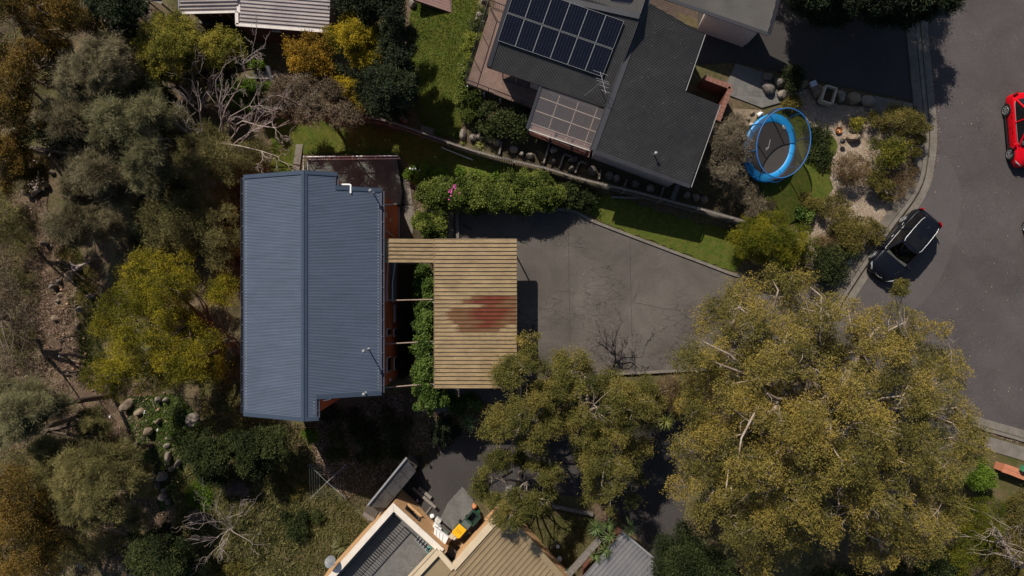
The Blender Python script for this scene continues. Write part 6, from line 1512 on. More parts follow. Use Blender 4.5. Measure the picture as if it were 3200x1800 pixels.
# ------------------------------------------------------------------ front garden
def garden():
    # framed timber box and boulders
    t = thing('planter_frame', 'pale timber framed planter box beside the boulders', 'planter', G(2586, 299)); q = [P(*p, .55) for p in [(2577, 270), (2610, 280), (2596, 328), (2562, 317)]]
    for i in range(4): MB().bar(q[i], q[(i + 1) % 4], .09, .5).build('board', M['palewood'], t)
    MB().prism([xy(p) for p in q], .1, .5).build('soil', M['shadesoil'], t)
    for k, (x, y, sx, sy, m, lb) in enumerate([(2623, 303, 15, 20, 'rock', 'narrow boulder next to the timber framed planter'), (2662, 312, 24, 22, 'rocktan', 'large pale topped boulder in the middle of the garden row'), (2708, 318, 26, 20, 'rock', 'brown boulder at the right end of the row'), (2550, 290, 28, 24, 'rocktan', 'tan flat boulder left of the timber framed planter'), (2500, 268, 22, 16, 'rocktan', 'tan boulder under the small pink flowered bush'), (2395, 242, 18, 18, 'rockdark', 'shaded boulder at the upper left of the boulder pair by the grey path'), (2432, 258, 18, 18, 'rockdark', 'shaded boulder at the upper right of the boulder pair by the grey path'), (2396, 278, 26, 20, 'rockdark', 'shaded boulder below the boulder pair by the grey path'), (2440, 298, 20, 14, 'rock', 'flat boulder at the end of the grey path'), (2660, 434, 26, 13, 'rocktan', 'wedge shaped tan rock on the pale mulch')]):
        rock(x, y, sx, sy, .5, m, [.2, .1, -.2, .3, .6, 0, 1, 2, .5, .2][k], lb, seed=k)
    for k, (x, y) in enumerate([(2347, 357), (2335, 372), (2318, 385), (2330, 395), (2352, 352)]): rock(x, y, 7, 5, .25, 'rocktan', k, 'small tan stone in the cluster at the trampoline corner', 'stones by the trampoline', seed=k)
    B = G(2617, 409); t = thing('fire_bowl', 'round copper fire bowl on the mulch', 'fire bowl', B); MB().lathe(B, [(.06, .02), (.14, .05), (.19, .14), (.2, .2), (.185, .2), (.17, .14), (.1, .07), (.001, .06)], 22).build('bowl', M['copper'], t); MB().lathe(B, [(.05, .06), (.05, .16), (.001, .17)], 10).build('centre_cup', M['palewood'], t)
    B = G(2588, 411); o = MB().disc(B, .18, .06, 14, .14).build('stepping_stone', M['concrete']); tag(o, 'pale round stepping stone left of the copper bowl', 'stone')
    B = G(2622, 447); t = thing('black_solar_light', 'black round topped garden light with thin stem below the copper bowl', 'garden light', B); MB().lathe(B + Vector((0, 0, .45)), [(.16, 0), (.14, .05), (.001, .08)], 14).build('cap', M['black'], t); MB().tube([B, B + Vector((0, 0, .45))], .015, 5).build('stem', M['black'], t)
    B = G(2553, 382); o = MB().lathe(B, [(.06, 0), (.06, .02), (.001, .03)], 10).build('white_disc', M['white']); tag(o, 'small white disc on the mulch right of the trampoline', 'disc')
    B = G(2538, 262); t = thing('letterbox', 'pale grey letterbox at the edge of the shaded parking', 'letterbox', B); MB().box(P(2541, 262, .9), .36, .3, .22, .4).build('box', M['galvblue'], t); MB().bar(B, B + Vector((0, 0, .8)), .07).build('post', M['blackmetal'], t)
    B = G(2480, 251); o = MB().lathe(B + Vector((0, 0, .5)), [(.001, -.1), (.1, 0), (.001, .1)], 12).build('pink_ball', M['pink']); tag(o, 'small pink ball on the dark bush beside the parking', 'ball')
    # kerb side pit cover
    q = [P(*p, .0) for p in [(2655, 797), (2671, 802), (2658, 830), (2642, 823)]]; t = thing('pit_cover', 'pale metal pit cover beside the footpath', 'cover', P(2656, 812)); MB().prism([xy(p) for p in q], -.05, .1).build('lid', M['galv'], t)
    for k in range(4): a = q[0].lerp(q[3], (k + .5) / 4); b = q[1].lerp(q[2], (k + .5) / 4); MB().bar(a + Vector((0, 0, .11)), b + Vector((0, 0, .11)), .03, .02).build('rib', M['galv'], t)
    # south side brick planter and bin
    t = thing('brick_planter', 'curved orange brick garden wall at the right edge', 'wall', G(3180, 1480)); top = smooth([(3135, 1462), (3160, 1470), (3190, 1482), (3240, 1500)], 5)
    W = [P(x, y, .75) for x, y in top]; ribbon('wall', W, .22, None, -.1, .7, M['orangebrick'], t)
    L, Rr = band(W, .26)
    n = len(W)
    for i in range(n - 1):
        for s0, s1 in ((0, .48), (.52, 1)):
            A = Vector(L[i]).lerp(Vector(L[i + 1]), s0); B_ = Vector(L[i]).lerp(Vector(L[i + 1]), s1); C = Vector(Rr[i]).lerp(Vector(Rr[i + 1]), s1); D = Vector(Rr[i]).lerp(Vector(Rr[i + 1]), s0)
            m1, m2 = A.lerp(D, .49), B_.lerp(C, .49); MB().prism([tuple(A), tuple(B_), tuple(m2), tuple(m1)], .7, .77).build('brick', M['orangebrick'], t)
            m1, m2 = A.lerp(D, .51), B_.lerp(C, .51); MB().prism([tuple(m1), tuple(m2), tuple(C), tuple(D)], .7, .77).build('brick', M['orangebrick'], t)
    B = G(3205, 1470); t = thing('green_letterbox', 'green painted box behind the orange brick wall', 'letterbox', B); MB().box(P(3206, 1467, 1.0), .5, .34, .3, -.35).build('box', M['greenpaint'], t); MB().bar(B, B + Vector((0, 0, .9)), .1).build('post', M['timber'], t)
M['palewood'] = mat('pale_cut_timber', (.5, .44, .34), (.4, .34, .26), 5, .8); M['galvblue'] = mat('pale_blue_grey_metal', (.42, .45, .52), None, 5, .5)
M['pink'] = mat('pink_plastic', (.5, .08, .25), None, 5, .5); M['orangebrick'] = mat('orange_red_brick', (.5, .19, .1), (.4, .14, .07), 8, .85, c3=(.55, .28, .18), s2=20, a2=.4)
M['greenpaint'] = mat('green_paint', (.05, .25, .12), None, 5, .5)
garden()

# ------------------------------------------------------------------ rocks, logs and stumps on the left slope
def slope_items():
    big = [(403, 1262, 34, 15, .6, 'rocktan', .75, 'big flat pale rock slab on the dirt left of the rubble'), (440, 1287, 22, 12, .5, 'rocktan', .5, 'smaller pale slab just below the big flat slab'),
     (467, 1346, 16, 14, .7, 'rocktan', .2, 'round pale boulder with white sticks beside it'), (500, 1247, 11, 13, .5, 'rock', .1, 'square grey rock at the top of the rubble, left of the other one'), (522, 1247, 11, 11, .5, 'rock', .6, 'blocky grey rock at the top right of the rubble'),
     (498, 1314, 13, 8, .4, 'rocktan', .8, 'small brown oblong rock between the ivy leaves'), (406, 1370, 12, 10, .5, 'rock', .3, 'reddish round rock at the left of the rubble'), (429, 1386, 9, 7, .4, 'rocktan', .2, 'small red brown rock just right of the reddish round one'),
     (525, 1391, 11, 8, .4, 'rock', .2, 'grey oval rock at the right of the rubble'), (531, 1427, 10, 19, .6, 'rock', .1, 'upright long grey rock below the oval one'), (561, 1444, 9, 12, .6, 'rockdark', -.3, 'dark pointed rock at the edge of the green bush'),
     (543, 1461, 13, 10, .5, 'rocktan', .5, 'pale angular rock left of the dark pointed one'), (513, 1484, 19, 20, .9, 'rock', .9, 'large split boulder at the head of the rock line'), (486, 1482, 8, 23, .6, 'rocktan', .05, 'thin upright slab left of the large split boulder'),
     (498, 1516, 9, 14, .5, 'rock', .2, 'grey rock below the thin upright slab'), (517, 1529, 11, 7, .4, 'rock', 0, 'flat rock right of the grey one under the split boulder'), (514, 1549, 15, 14, .6, 'rock', .4, 'squarish boulder in the middle of the rock line'), (531, 1566, 9, 12, .5, 'rockdark', .5, 'dark boulder at the lower end of the rock line'),
     (148, 486, 11, 19, .7, 'rock', -.3, 'lichen spotted tall rock at the top of the stone line near the fallen logs'), (175, 492, 10, 14, .6, 'rockdark', .2, 'dark rock right of the lichen spotted one'), (172, 458, 12, 8, .5, 'rock', .2, 'pale capped rock above the dark one'), (146, 574, 9, 14, .6, 'rock', .1, 'mottled rock right of the fallen logs'), (166, 540, 9, 7, .4, 'rock', .2, 'small grey rock above the mottled one'),
     (97, 602, 18, 15, .7, 'rock', .4, 'white capped rock on the slope under the fallen logs'), (230, 862, 16, 17, .8, 'rocktan', .2, 'pale round boulder with a dark crack on the dirt slope'), (172, 896, 11, 9, .6, 'rockdark', .3, 'dark pointed rock left below the pale round boulder'), (188, 880, 9, 8, .4, 'rockdark', 1, 'brown rock touching the dark pointed one'), (192, 921, 11, 9, .3, 'rocktan', .4, 'flat tan stone below the dark pointed rock'), (186, 940, 9, 9, .4, 'rock', .4, 'grey stone under the flat tan one'),
     (256, 964, 13, 12, .6, 'rock', .4, 'rough grey boulder left of the yellow green tree'), (176, 995, 11, 12, .3, 'rocktan', .4, 'broken flat tan stone on the dirt'), (248, 1018, 9, 11, .4, 'rocktan', .3, 'cluster like pale stone below the rough grey boulder'), (286, 925, 8, 8, .5, 'rock', .1, 'grey stone on the grass at the left tree edge'), (302, 926, 6, 8, .5, 'rockdark', .1, 'dark stone half under the yellow green tree'), (242, 1138, 10, 9, .15, 'orangedisc', .5, 'round orange flat stone at the lower left of the yellow green tree'), (146, 761, 10, 9, .6, 'rockdark', .2, 'dark rock on the bare grass left of the grey trees'), (100, 935, 9, 7, .4, 'rockdark', .2, 'purple grey rock in the left shade'),
     (215, 1690, 16, 12, .6, 'rock', .5, 'pale angular rock at the head of the lower left rock line'), (232, 1712, 16, 10, .6, 'rockdark', .9, 'second rock down the lower left rock line'), (248, 1733, 14, 11, .6, 'rockdark', .2, 'third rock down the lower left rock line'), (260, 1757, 10, 16, .6, 'rock', .2, 'rounded last rock of the lower left rock line'), (389, 1766, 14, 12, .6, 'rocktan', .3, 'tan rock near the bottom edge'), (414, 1798, 22, 14, .6, 'rocktan', .3, 'big tan boulder cut by the bottom edge'), (330, 1345, 15, 12, .5, 'rocktan', .3, 'pale boulder under the brownish tree'), (22, 728, 16, 7, .4, 'rock', -.2, 'flat rock ledge at the left edge')]
    for k, (x, y, sx, sy, h, m, rz, lb) in enumerate(big): rock(x, y, sx, sy, h, m, rz, lb, seed=k)
    # loose small stones share one label
    r = random.Random(5)
    for a in range(150):
        u = r.random()
        if u < .5: x, y = r.gauss(215, 45), r.uniform(740, 1180)
        elif u < .82: x, y = r.uniform(380, 570), r.gauss(1330, 60)
        else: x, y = r.uniform(210, 400), r.uniform(1180, 1330)
        s = r.uniform(2, 5.5); rock(x, y, s, s * r.uniform(.6, 1), s * .03, r.choice(['rock', 'rocktan', 'rocktan', 'orangedisc']), r.uniform(0, 3), 'small loose stone lying on the dirt slope left of the blue roofed house', 'loose stones on the dirt slope', name='stone', seed=a, cat='stone')
    # cut logs
    def log(a, b, r0, m, lb, h=.2, name='log'):
        A, B = G(*a, h), G(*b, h); rr = random.Random(int(a[0])); k = 6; pts = [A.lerp(B, i / k) + Vector((rr.uniform(-.03, .03), rr.uniform(-.03, .03), rr.uniform(-.02, .02))) for i in range(k + 1)]
        o = MB().tube(pts, [r0 * rr.uniform(.85, 1.1) for _ in pts], 9).build(name, M[m]); tag(o, lb, 'log'); return o
    log((94, 592), (133, 557), .2, 'deadwood', 'pale bleached log on the dirt, upper of the two slanting ones', .3); log((103, 607), (134, 587), .24, 'deadwood', 'thick cut log below the slanting one', .3); log((136, 508), (135, 592), .13, 'deadwood', 'bleached upright log crossing the slanting ones', .5)
    log((116, 466), (232, 482), .13, 'bark', 'long dark fallen trunk pointing at the grey trees', .5); log((110, 497), (112, 505), .12, 'deadwood', 'short pale wood chunk left of the stone line', .2)
    B = G(250, 838); t = thing('tree_stump', 'grey hollow stump with spreading roots on the dirt slope', 'stump', B); mb = MB(); mb.lathe(B, [(.3, 0), (.22, .3), (.2, .6), (.14, .58), (.12, .3)], 12); mb.build('stump', M['deadwood'], t)
    for k, (x, y) in enumerate([(218, 816), (225, 832), (290, 815), (232, 850)]): e = G(x, y, .05); MB().tube([B + Vector((0, 0, .4)), (B + e) / 2 + Vector((0, 0, .3)), e], [.12, .07, .03], 6).build('root', M['deadwood'], t)
    o = MB().tube([G(212, 815, .7), G(274, 875, .3)], [.05, .07], 6).build('branch', M['bark']); tag(o, 'dark broken branch leaning over the pale round boulder', 'branch')
    B = G(603, 1313); t = thing('tree_stump', 'wide round flat cut stump with pale rim on the grass', 'stump', B); mb = MB(); mb.lathe(B, [(.5, -.1), (.46, .12), (.38, .15)], 26); mb.build('bark_rim', M['concrete'], t); MB().disc(B + Vector((.02, .02, .05)), .4, .09, 22).build('cut_face', M['stumpwood'], t)
    for x, y, s in ((452, 1288, 8), (345, 1302, 9), (494, 1343, 7), (574, 1336, 4), (300, 1217, 7), (187, 1112, 6)):
        o = rock(x, y, s, s * .5, .1, 'white' if s != 7 else 'offwhite', 1.2, 'bleached white piece of wood or rubble on the dirt slope', 'white debris on the slope', name='debris', seed=int(s), cat='debris')
    # grey fibre sheet beside the brick house
    w = [G(848, 222, 1.1), G(862, 226, 1.3), G(856, 262, .2), G(844, 265, .1)]; t = MB(); t.add(w + [v + Vector((.06, 0, -.06)) for v in w], [(0, 1, 2, 3), (7, 6, 5, 4), (0, 3, 7, 4), (1, 0, 4, 5), (2, 1, 5, 6), (3, 2, 6, 7)]); o = t.build('leaning_sheet', M['galvblue']); tag(o, 'pale blue grey sheet leaning beside the brown tree', 'sheet')
    o = MB().bar(G(569, 272, .25), G(604, 310, .25), .1, .12).build('timber_beam', M['palewood']); tag(o, 'pale timber edging beside the bare dirt patch', 'beam')
    o = MB().bar(G(815, 358, .9), G(905, 362, .9), .05, .05).build('fence_rail', M['galv']); tag(o, 'thin wire fence rail at the lawn corner by the dead tree', 'rail')
    # sleepers and fence pieces in the hedge
    for (a, b, lb) in (((1307, 571), (1322, 628), 'old grey timber sleepers leaning beside the concrete path'), ((1356, 650), (1357, 684), 'grey timber post between the round hedges')):
        o = MB().bar(G(*a, .5), G(*b, .5), .22, .4).build('timber_sleeper', M['timber']); tag(o, lb, 'sleeper')
M['orangedisc'] = mat('orange_brown_stone', (.42, .25, .15), (.32, .18, .1), 5, .9); M['stumpwood'] = mat('cut_wood', (.30, .25, .2), (.22, .18, .15), 14, .9, c3=(.12, .1, .08), s2=30, a2=.4)
slope_items()
# ------------------------------------------------------------------ foliage kinds
SP['gum'] = dict(len=.13, wid=.036, r=.64, out=.4, droop=.25, flat=.72, lump=.42, wisp=.3, deep=.5, mat=leafmat('gum_leaves', [(.050, .046, .013), (.146, .124, .031), (.27, .195, .045)], .25, .5))
SP['olivegum'] = dict(len=.12, wid=.03, r=.5, out=.35, droop=.2, flat=.75, lump=.45, wisp=.6, margin=.05, sparse=.22, mat=leafmat('olive_gum_leaves', [(.032, .037, .01), (.10, .097, .024), (.19, .15, .038)], .25, .5))
SP['browngum'] = dict(len=.12, wid=.035, r=.55, out=.3, droop=.2, flat=.75, lump=.35, sparse=.1, mat=leafmat('brown_twiggy_leaves', [(.05, .035, .022), (.11, .08, .05), (.17, .13, .085)], .2, .7))
SP['orange'] = dict(len=.13, wid=.045, r=.5, out=.3, droop=.1, flat=.75, lump=.35, mat=leafmat('orange_leaves', [(.06, .04, .008), (.18, .105, .014), (.34, .2, .02)], .25, .8))
SP['darkorange'] = dict(len=.13, wid=.04, r=.6, out=.3, droop=.2, flat=.75, lump=.35, mat=leafmat('red_brown_gum_leaves', [(.03, .024, .008), (.09, .062, .014), (.18, .105, .022)], .2, .5))
SP['yellow'] = dict(len=.12, wid=.04, r=.5, out=.4, flat=.7, lump=.4, mat=leafmat('yellow_blossom_leaves', [(.06, .058, .008), (.19, .148, .014), (.36, .26, .018)], .25, .6))
SP['wattle'] = dict(len=.1, wid=.03, r=.55, out=.5, flat=.7, lump=.4, deep=.4, mat=leafmat('wattle_leaves', [(.035, .038, .005), (.13, .118, .011), (.28, .22, .018)], .25, .6))
SP['acacia'] = dict(len=.12, wid=.035, r=.5, out=.4, flat=.7, lump=.4, mat=leafmat('acacia_leaves', [(.04, .045, .008), (.14, .135, .022), (.26, .215, .035)], .25, .6))
SP['sheoak'] = dict(len=.34, wid=.016, r=.62, out=.62, droop=.1, flat=.75, lump=.4, deep=.5, wisp=.7, mat=leafmat('sheoak_needles', [(.048, .041, .02), (.118, .1, .055), (.2, .168, .096)], .15, .35, .7))
SP['sheoakgreen'] = dict(len=.34, wid=.016, r=.62, out=.62, droop=.1, flat=.75, lump=.4, deep=.5, wisp=.7, mat=leafmat('green_sheoak_needles', [(.045, .043, .019), (.115, .108, .052), (.2, .182, .09)], .15, .35, .7))
SP['twigtree'] = dict(len=.24, wid=.018, r=.6, out=.6, droop=.1, flat=.8, lump=.3, deep=.5, mat=leafmat('brown_green_needles', [(.04, .037, .014), (.11, .1, .036), (.19, .16, .06)], .15, .5, .7))
SP['darkgreen'] = dict(len=.13, wid=.05, r=.5, out=.4, flat=.75, lump=.3, mat=leafmat('dark_green_leaves', [(.010, .015, .006), (.026, .036, .012), (.06, .07, .022)], .2, .6))
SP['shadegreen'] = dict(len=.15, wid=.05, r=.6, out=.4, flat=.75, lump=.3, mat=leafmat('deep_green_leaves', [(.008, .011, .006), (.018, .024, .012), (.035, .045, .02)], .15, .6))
SP['hedge'] = dict(len=.085, wid=.06, r=.32, out=.3, flat=.8, lump=.25, deep=.35, face=1.4, mat=leafmat('glossy_hedge_leaves', [(.018, .028, .006), (.06, .08, .014), (.15, .17, .035)], .2, .9, .38))
SP['fresh'] = dict(len=.085, wid=.055, r=.3, out=.3, flat=.8, lump=.25, deep=.35, face=1.2, mat=leafmat('fresh_green_leaves', [(.02, .04, .006), (.065, .11, .012), (.13, .19, .025)], .3, .9, .45))
SP['ivy'] = dict(len=.09, wid=.08, r=.3, out=.3, flat=.8, lump=.25, deep=.3, face=1.2, mat=leafmat('ivy_leaves', [(.015, .03, .008), (.045, .075, .014), (.10, .14, .028)], .2, .9, .4))
SP['roundbush'] = dict(len=.09, wid=.025, r=.38, out=.6, flat=.8, lump=.3, deep=.35, mat=leafmat('round_bush_leaves', [(.02, .03, .004), (.075, .085, .008), (.2, .17, .015)], .2, .45))
SP['brownbush'] = dict(len=.16, wid=.018, r=.42, out=.45, flat=.8, lump=.3, deep=.5, mat=leafmat('brown_bottlebrush_leaves', [(.05, .04, .026), (.125, .10, .065), (.21, .17, .115)], .15, .7))
SP['native'] = dict(len=.11, wid=.03, r=.3, out=.4, flat=.8, lump=.3, mat=leafmat('olive_shrub_leaves', [(.035, .03, .01), (.10, .085, .022), (.19, .15, .04)], .2, .9))
SP['reddish'] = dict(len=.1, wid=.02, r=.28, out=.5, flat=.8, lump=.3, mat=leafmat('reddish_shrub_leaves', [(.05, .032, .018), (.12, .08, .035), (.19, .13, .06)], .2, .9))
SP['lime'] = dict(len=.09, wid=.03, r=.28, out=.6, flat=.85, lump=.3, deep=.3, mat=leafmat('lime_conifer_leaves', [(.08, .10, .015), (.17, .19, .03), (.27, .28, .06)], .2, .9))
SP['pinktwig'] = dict(len=.2, wid=.01, r=.35, out=.3, flat=.7, lump=.3, mat=leafmat('mauve_twigs', [(.07, .05, .045), (.15, .11, .10), (.22, .17, .16)], 0, .9))
D = 1.2422
M['twigbark'] = mat('grey_brown_twigs', (.2, .16, .14), (.1, .075, .065), 4, .9)
def d(*pts): return [(x * D, y * D) for x, y in pts]

# ------------------------------------------------------------------ big trees on the right
plant('gum_tree', 'huge olive brown gum tree with pale limbs between driveway and road', 'tree',
      d((1684, 880), (1700, 850), (1758, 800), (1752, 745), (1830, 722), (1862, 695), (1960, 680), (2030, 698), (2110, 705), (2180, 762), (2235, 770), (2290, 745), (2340, 770), (2385, 815), (2405, 860), (2432, 920), (2442, 970), (2470, 1040), (2485, 1110), (2442, 1200), (2412, 1260), (2422, 1330), (2375, 1400), (2260, 1432), (2200, 1440), (2120, 1400), (2040, 1385), (1950, 1432), (1850, 1440), (1800, 1380), (1770, 1310), (1690, 1230), (1680, 1150), (1722, 1080), (1690, 1020), (1702, 950)),
      9.5, 3.8, (2440, 1250), 'gum', 300000, seed=3, limbs=16, tr=.36, spacing=.88, gaps=((2240 , 1010, 24), (2420, 1255, 30), (2785, 1270, 24), (2680, 985, 20), (2380, 1500, 30), (2660, 1640, 34), (2950, 1390, 26), (2560, 1490, 22)), lumpy=2.2, dome=.8, brr=1.2)
plant('gum_tree', 'thin gum sapling leaning over the nose of the black car', 'tree', [(2786, 890), (2804, 876), (2832, 878), (2845, 902), (2820, 922), (2790, 915)], 7.2, 6.6, (2700, 1120), SP['gum'] | {'r': .3, 'len': .1, 'wid': .03}, 3000, seed=8, limbs=2, tr=.06, spacing=.3, under=False, fork=.8)
plant('gum_tree', 'olive green gum tree in the middle of the lower trees, left of the huge gum', 'tree',
      [(1715, 1180), (1760, 1085), (1800, 1075), (1850, 1105), (1835, 1165), (1920, 1150), (2000, 1165), (2062, 1235), (2080, 1290), (2030, 1370), (2000, 1450), (2000, 1520), (1965, 1600), (1900, 1640), (1850, 1560), (1812, 1470), (1800, 1400), (1760, 1340)], 7.2, 3.6, (1820, 1330), 'olivegum', 100000, seed=12, limbs=7, tr=.2, gaps=((1790, 1430, 28), (1900, 1500, 20), (1850, 1240, 16)), lumpy=1.6, brr=1.4)
plant('gum_tree', 'brownish gum tree overhanging the lower right corner of the carport', 'tree',
      [(1515, 1195), (1560, 1155), (1620, 1100), (1665, 1085), (1720, 1140), (1755, 1240), (1740, 1350), (1700, 1430), (1640, 1400), (1560, 1440), (1500, 1425), (1522, 1330), (1490, 1280), (1525, 1250)], 6.6, 4.0, (1640, 1270), 'olivegum', 50000, seed=15, under=False, limbs=8, tr=.16, gaps=((1540, 1370, 26), (1600, 1230, 26), (1690, 1300, 20)), lumpy=1.4, spacing=.72, brr=1.5)
plant('gum_tree', 'gum tree hanging over the tan ribbed roof and the basketball hoop', 'tree',
      [(1475, 1455), (1500, 1420), (1560, 1425), (1640, 1430), (1720, 1440), (1760, 1500), (1742, 1560), (1700, 1600), (1660, 1680), (1600, 1672), (1550, 1645), (1545, 1570), (1490, 1530)], 6.0, 3.4, (1625, 1480), 'olivegum', 42000, seed=16, under=False, limbs=8, brr=1.5, tr=.12, gaps=((1575, 1500, 40), (1625, 1520, 28), (1560, 1600, 16)), spacing=.75)
plant('gum_tree', 'small orange tipped gum sprig beside the dark carport shadow', 'tree', [(1615, 1055), (1640, 1025), (1675, 1030), (1690, 1060), (1672, 1105), (1645, 1118), (1620, 1095)], 4.0, 3.3, (1655, 1180), SP['orange'] | {'r': .2, 'len': .09, 'wisp': 1.2, 'mat': SP['gum']['mat']}, 2200, seed=18, limbs=3, tr=.05, spacing=.35, under=False)
bare('bare_tree', 'small leafless tree with pale twigs against the asphalt driveway', (1925, 1140), [(1872, 1035, 2.6), (1905, 1010, 2.8), (1935, 965, 3.2), (1965, 985, 3.0), (1975, 1050, 2.6), (1850, 1060, 2.4)], 3, .06, 'twigbark', seed=4, depth=3, lens=.5)
plant('palm_like_tree', 'group of spiky green cordyline plants beside the grey garage roof', 'tree', [(1850, 1640), (1870, 1620), (1890, 1650), (1870, 1670)], 1.6, 1.0, (1865, 1650), 'darkgreen', 1200, seed=19, trunk=False)
M['cordy'] = mat('cordyline_green', (.12, .16, .045), (.06, .09, .025), 9, .5); M['cordyellow'] = mat('yellow_green_straps', (.2, .2, .04), (.11, .12, .03), 9, .55); M['flax'] = mat('dull_flax_green', (.13, .12, .04), (.06, .065, .02), 9, .6); M['tuss'] = mat('straw_green_tussock', (.26, .22, .09), (.15, .13, .05), 9, .8)
rosette('cordyline', 'multi headed cordyline with long spiky leaves by the grey garage roof', (1885, 1690), 2.6, 46, .75, .05, M['cordy'], seed=2, heads=[(1862, 1650, 2.8), (1908, 1675, 2.6), (1893, 1715, 2.4), (1858, 1735, 2.2), (1970, 1650, 2.4), (1900, 1640, 2.2)], cat='cordyline', arch=.35)
rosette('cordyline', 'bright spiky cordyline between the middle gum and the huge gum', (2062, 1300), 1.6, 70, .85, .05, M['cordyellow'], seed=3, cat='cordyline')
rosette('cordyline', 'dark spiky plant south of the carport', (1466, 1310), .9, 80, 1.0, .06, M['cordy'], seed=4, cat='cordyline')
rosette('flax_plant', 'big flax clump left of the courtyard wall', (1070, 1705), .1, 130, 1.2, .06, M['flax'], seed=5, cat='flax', arch=.6)
rosette('tussock', 'straw coloured tussock by the timber deck at the top edge', (1512, 16), .1, 160, .75, .025, M['tuss'], seed=6, cat='grass tussock', arch=.8)
rosette('tussock', 'small tussock in front of the terrace boulders', (1450, 445), .05, 90, .45, .022, M['cordyellow'], seed=7, cat='grass tussock', arch=.8)
rosette('tussock', 'spiky yellow green plant between the terrace boulders', (1503, 455), .05, 60, .6, .04, M['cordyellow'], seed=8, cat='plant', arch=.6)
rosette('yucca', 'spiky plant under the timber deck beside the boulders', (1552, 415), .3, 60, .6, .04, M['flax'], seed=9, cat='plant', arch=.4)
rosette('tussock', 'dull strappy plant in the shade under the timber deck', (1488, 398), .1, 80, .7, .03, M['flax'], seed=10, cat='plant', arch=.6)
# undergrowth under the gums
plant('shrub', 'brown undergrowth at the lower kerb of the driveway', 'shrub', [(1990, 1180), (2150, 1165), (2250, 1170), (2250, 1260), (2100, 1290), (2010, 1250)], .9, .4, (2110, 1220), 'reddish', 12000, seed=30, trunk=False)
plant('shrub', 'yellow flowered shrub under the edge of the huge gum', 'shrub', [(2080, 1230), (2130, 1210), (2190, 1260), (2180, 1300), (2110, 1300)], 1.2, .6, (2130, 1270), 'native', 5000, seed=31, trunk=False)
plant('shrub', 'dark shrub mass below the middle gum beside the lower drive', 'shrub', [(1640, 1210), (1720, 1190), (1740, 1290), (1700, 1340), (1640, 1330), (1600, 1280)], 1.4, .6, (1680, 1270), 'darkgreen', 9000, seed=32, trunk=False)
plant('shrub', 'large dark green bush at the bottom between garage roof and huge gum', 'shrub', d((1650, 1330), (1720, 1310), (1780, 1370), (1830, 1400), (1860, 1449), (1850, 1480), (1650, 1480), (1640, 1400)), 2.6, 1.2, (2170, 1750), 'darkgreen', 26000, seed=33, trunk=False)
plant('shrub', 'dark green scrub in the shade under the huge gum', 'shrub', d((2050, 1440), (2200, 1440), (2400, 1380), (2430, 1470), (2300, 1500), (2000, 1500)), 1.6, .8, (2750, 1800), 'darkgreen', 22000, seed=34, trunk=False)
plant('shrub', 'bright green bush with white flowers near the brick garden wall', 'shrub', [(3030, 1500), (3060, 1440), (3090, 1430), (3105, 1480), (3115, 1520), (3070, 1535), (3030, 1535)], 1.3, .6, (3075, 1490), 'fresh', 8000, seed=35, trunk=False)
plant('shrub', 'mid green rounded bush mass at the lower right', 'shrub', [(3000, 1560), (3080, 1545), (3140, 1570), (3150, 1640), (3110, 1700), (3060, 1780), (3000, 1830), (2950, 1780), (2990, 1680)], 2.2, .9, (3060, 1680), 'roundbush', 30000, seed=36, trunk=False)
plant('shrub', 'olive shrubs at the lower right corner under the white trunk', 'shrub', [(3120, 1540), (3230, 1530), (3260, 1650), (3240, 1830), (3060, 1830), (3100, 1720), (3150, 1650)], 1.8, .8, (3170, 1700), 'native', 22000, seed=37, trunk=False)
bare('white_trunk_tree', 'white barked bare gum at the lower right corner', (3195, 1790), [(3150, 1665, 4.5), (3215, 1655, 5), (3180, 1740, 3), (3100, 1672, 4.2)], 4, .16, 'gumbark', seed=9, depth=2, cat='tree')
# ------------------------------------------------------------------ round bush, brown shrub, garden shrubs
plant('round_bush', 'dense rounded yellow green bush at the right end of the kerb lawn', 'bush', [(2278, 735), (2300, 695), (2350, 668), (2420, 662), (2480, 680), (2530, 715), (2562, 760), (2550, 800), (2500, 835), (2440, 852), (2370, 825), (2310, 795), (2284, 765)], 2.8, .9, (2420, 760), 'roundbush', 60000, seed=40, trunk=False, lumpy=.3, dome=1.0)
plant('brown_shrub', 'grey brown bottlebrush shrub between dark roof and trampoline', 'shrub', [(2195, 470), (2215, 400), (2240, 362), (2290, 355), (2340, 385), (2345, 450), (2330, 520), (2318, 590), (2280, 610), (2220, 590), (2182, 540)], 3.0, 1.2, (2270, 490), 'brownbush', 34000, seed=41, tr=.08, lumpy=.6)
plant('brown_shrub', 'low straggly brown shrub below the grey brown bottlebrush', 'shrub', [(2300, 600), (2350, 580), (2400, 620), (2420, 680), (2370, 700), (2310, 680)], 1.6, .7, (2350, 650), 'brownbush', 9000, seed=42, trunk=False)
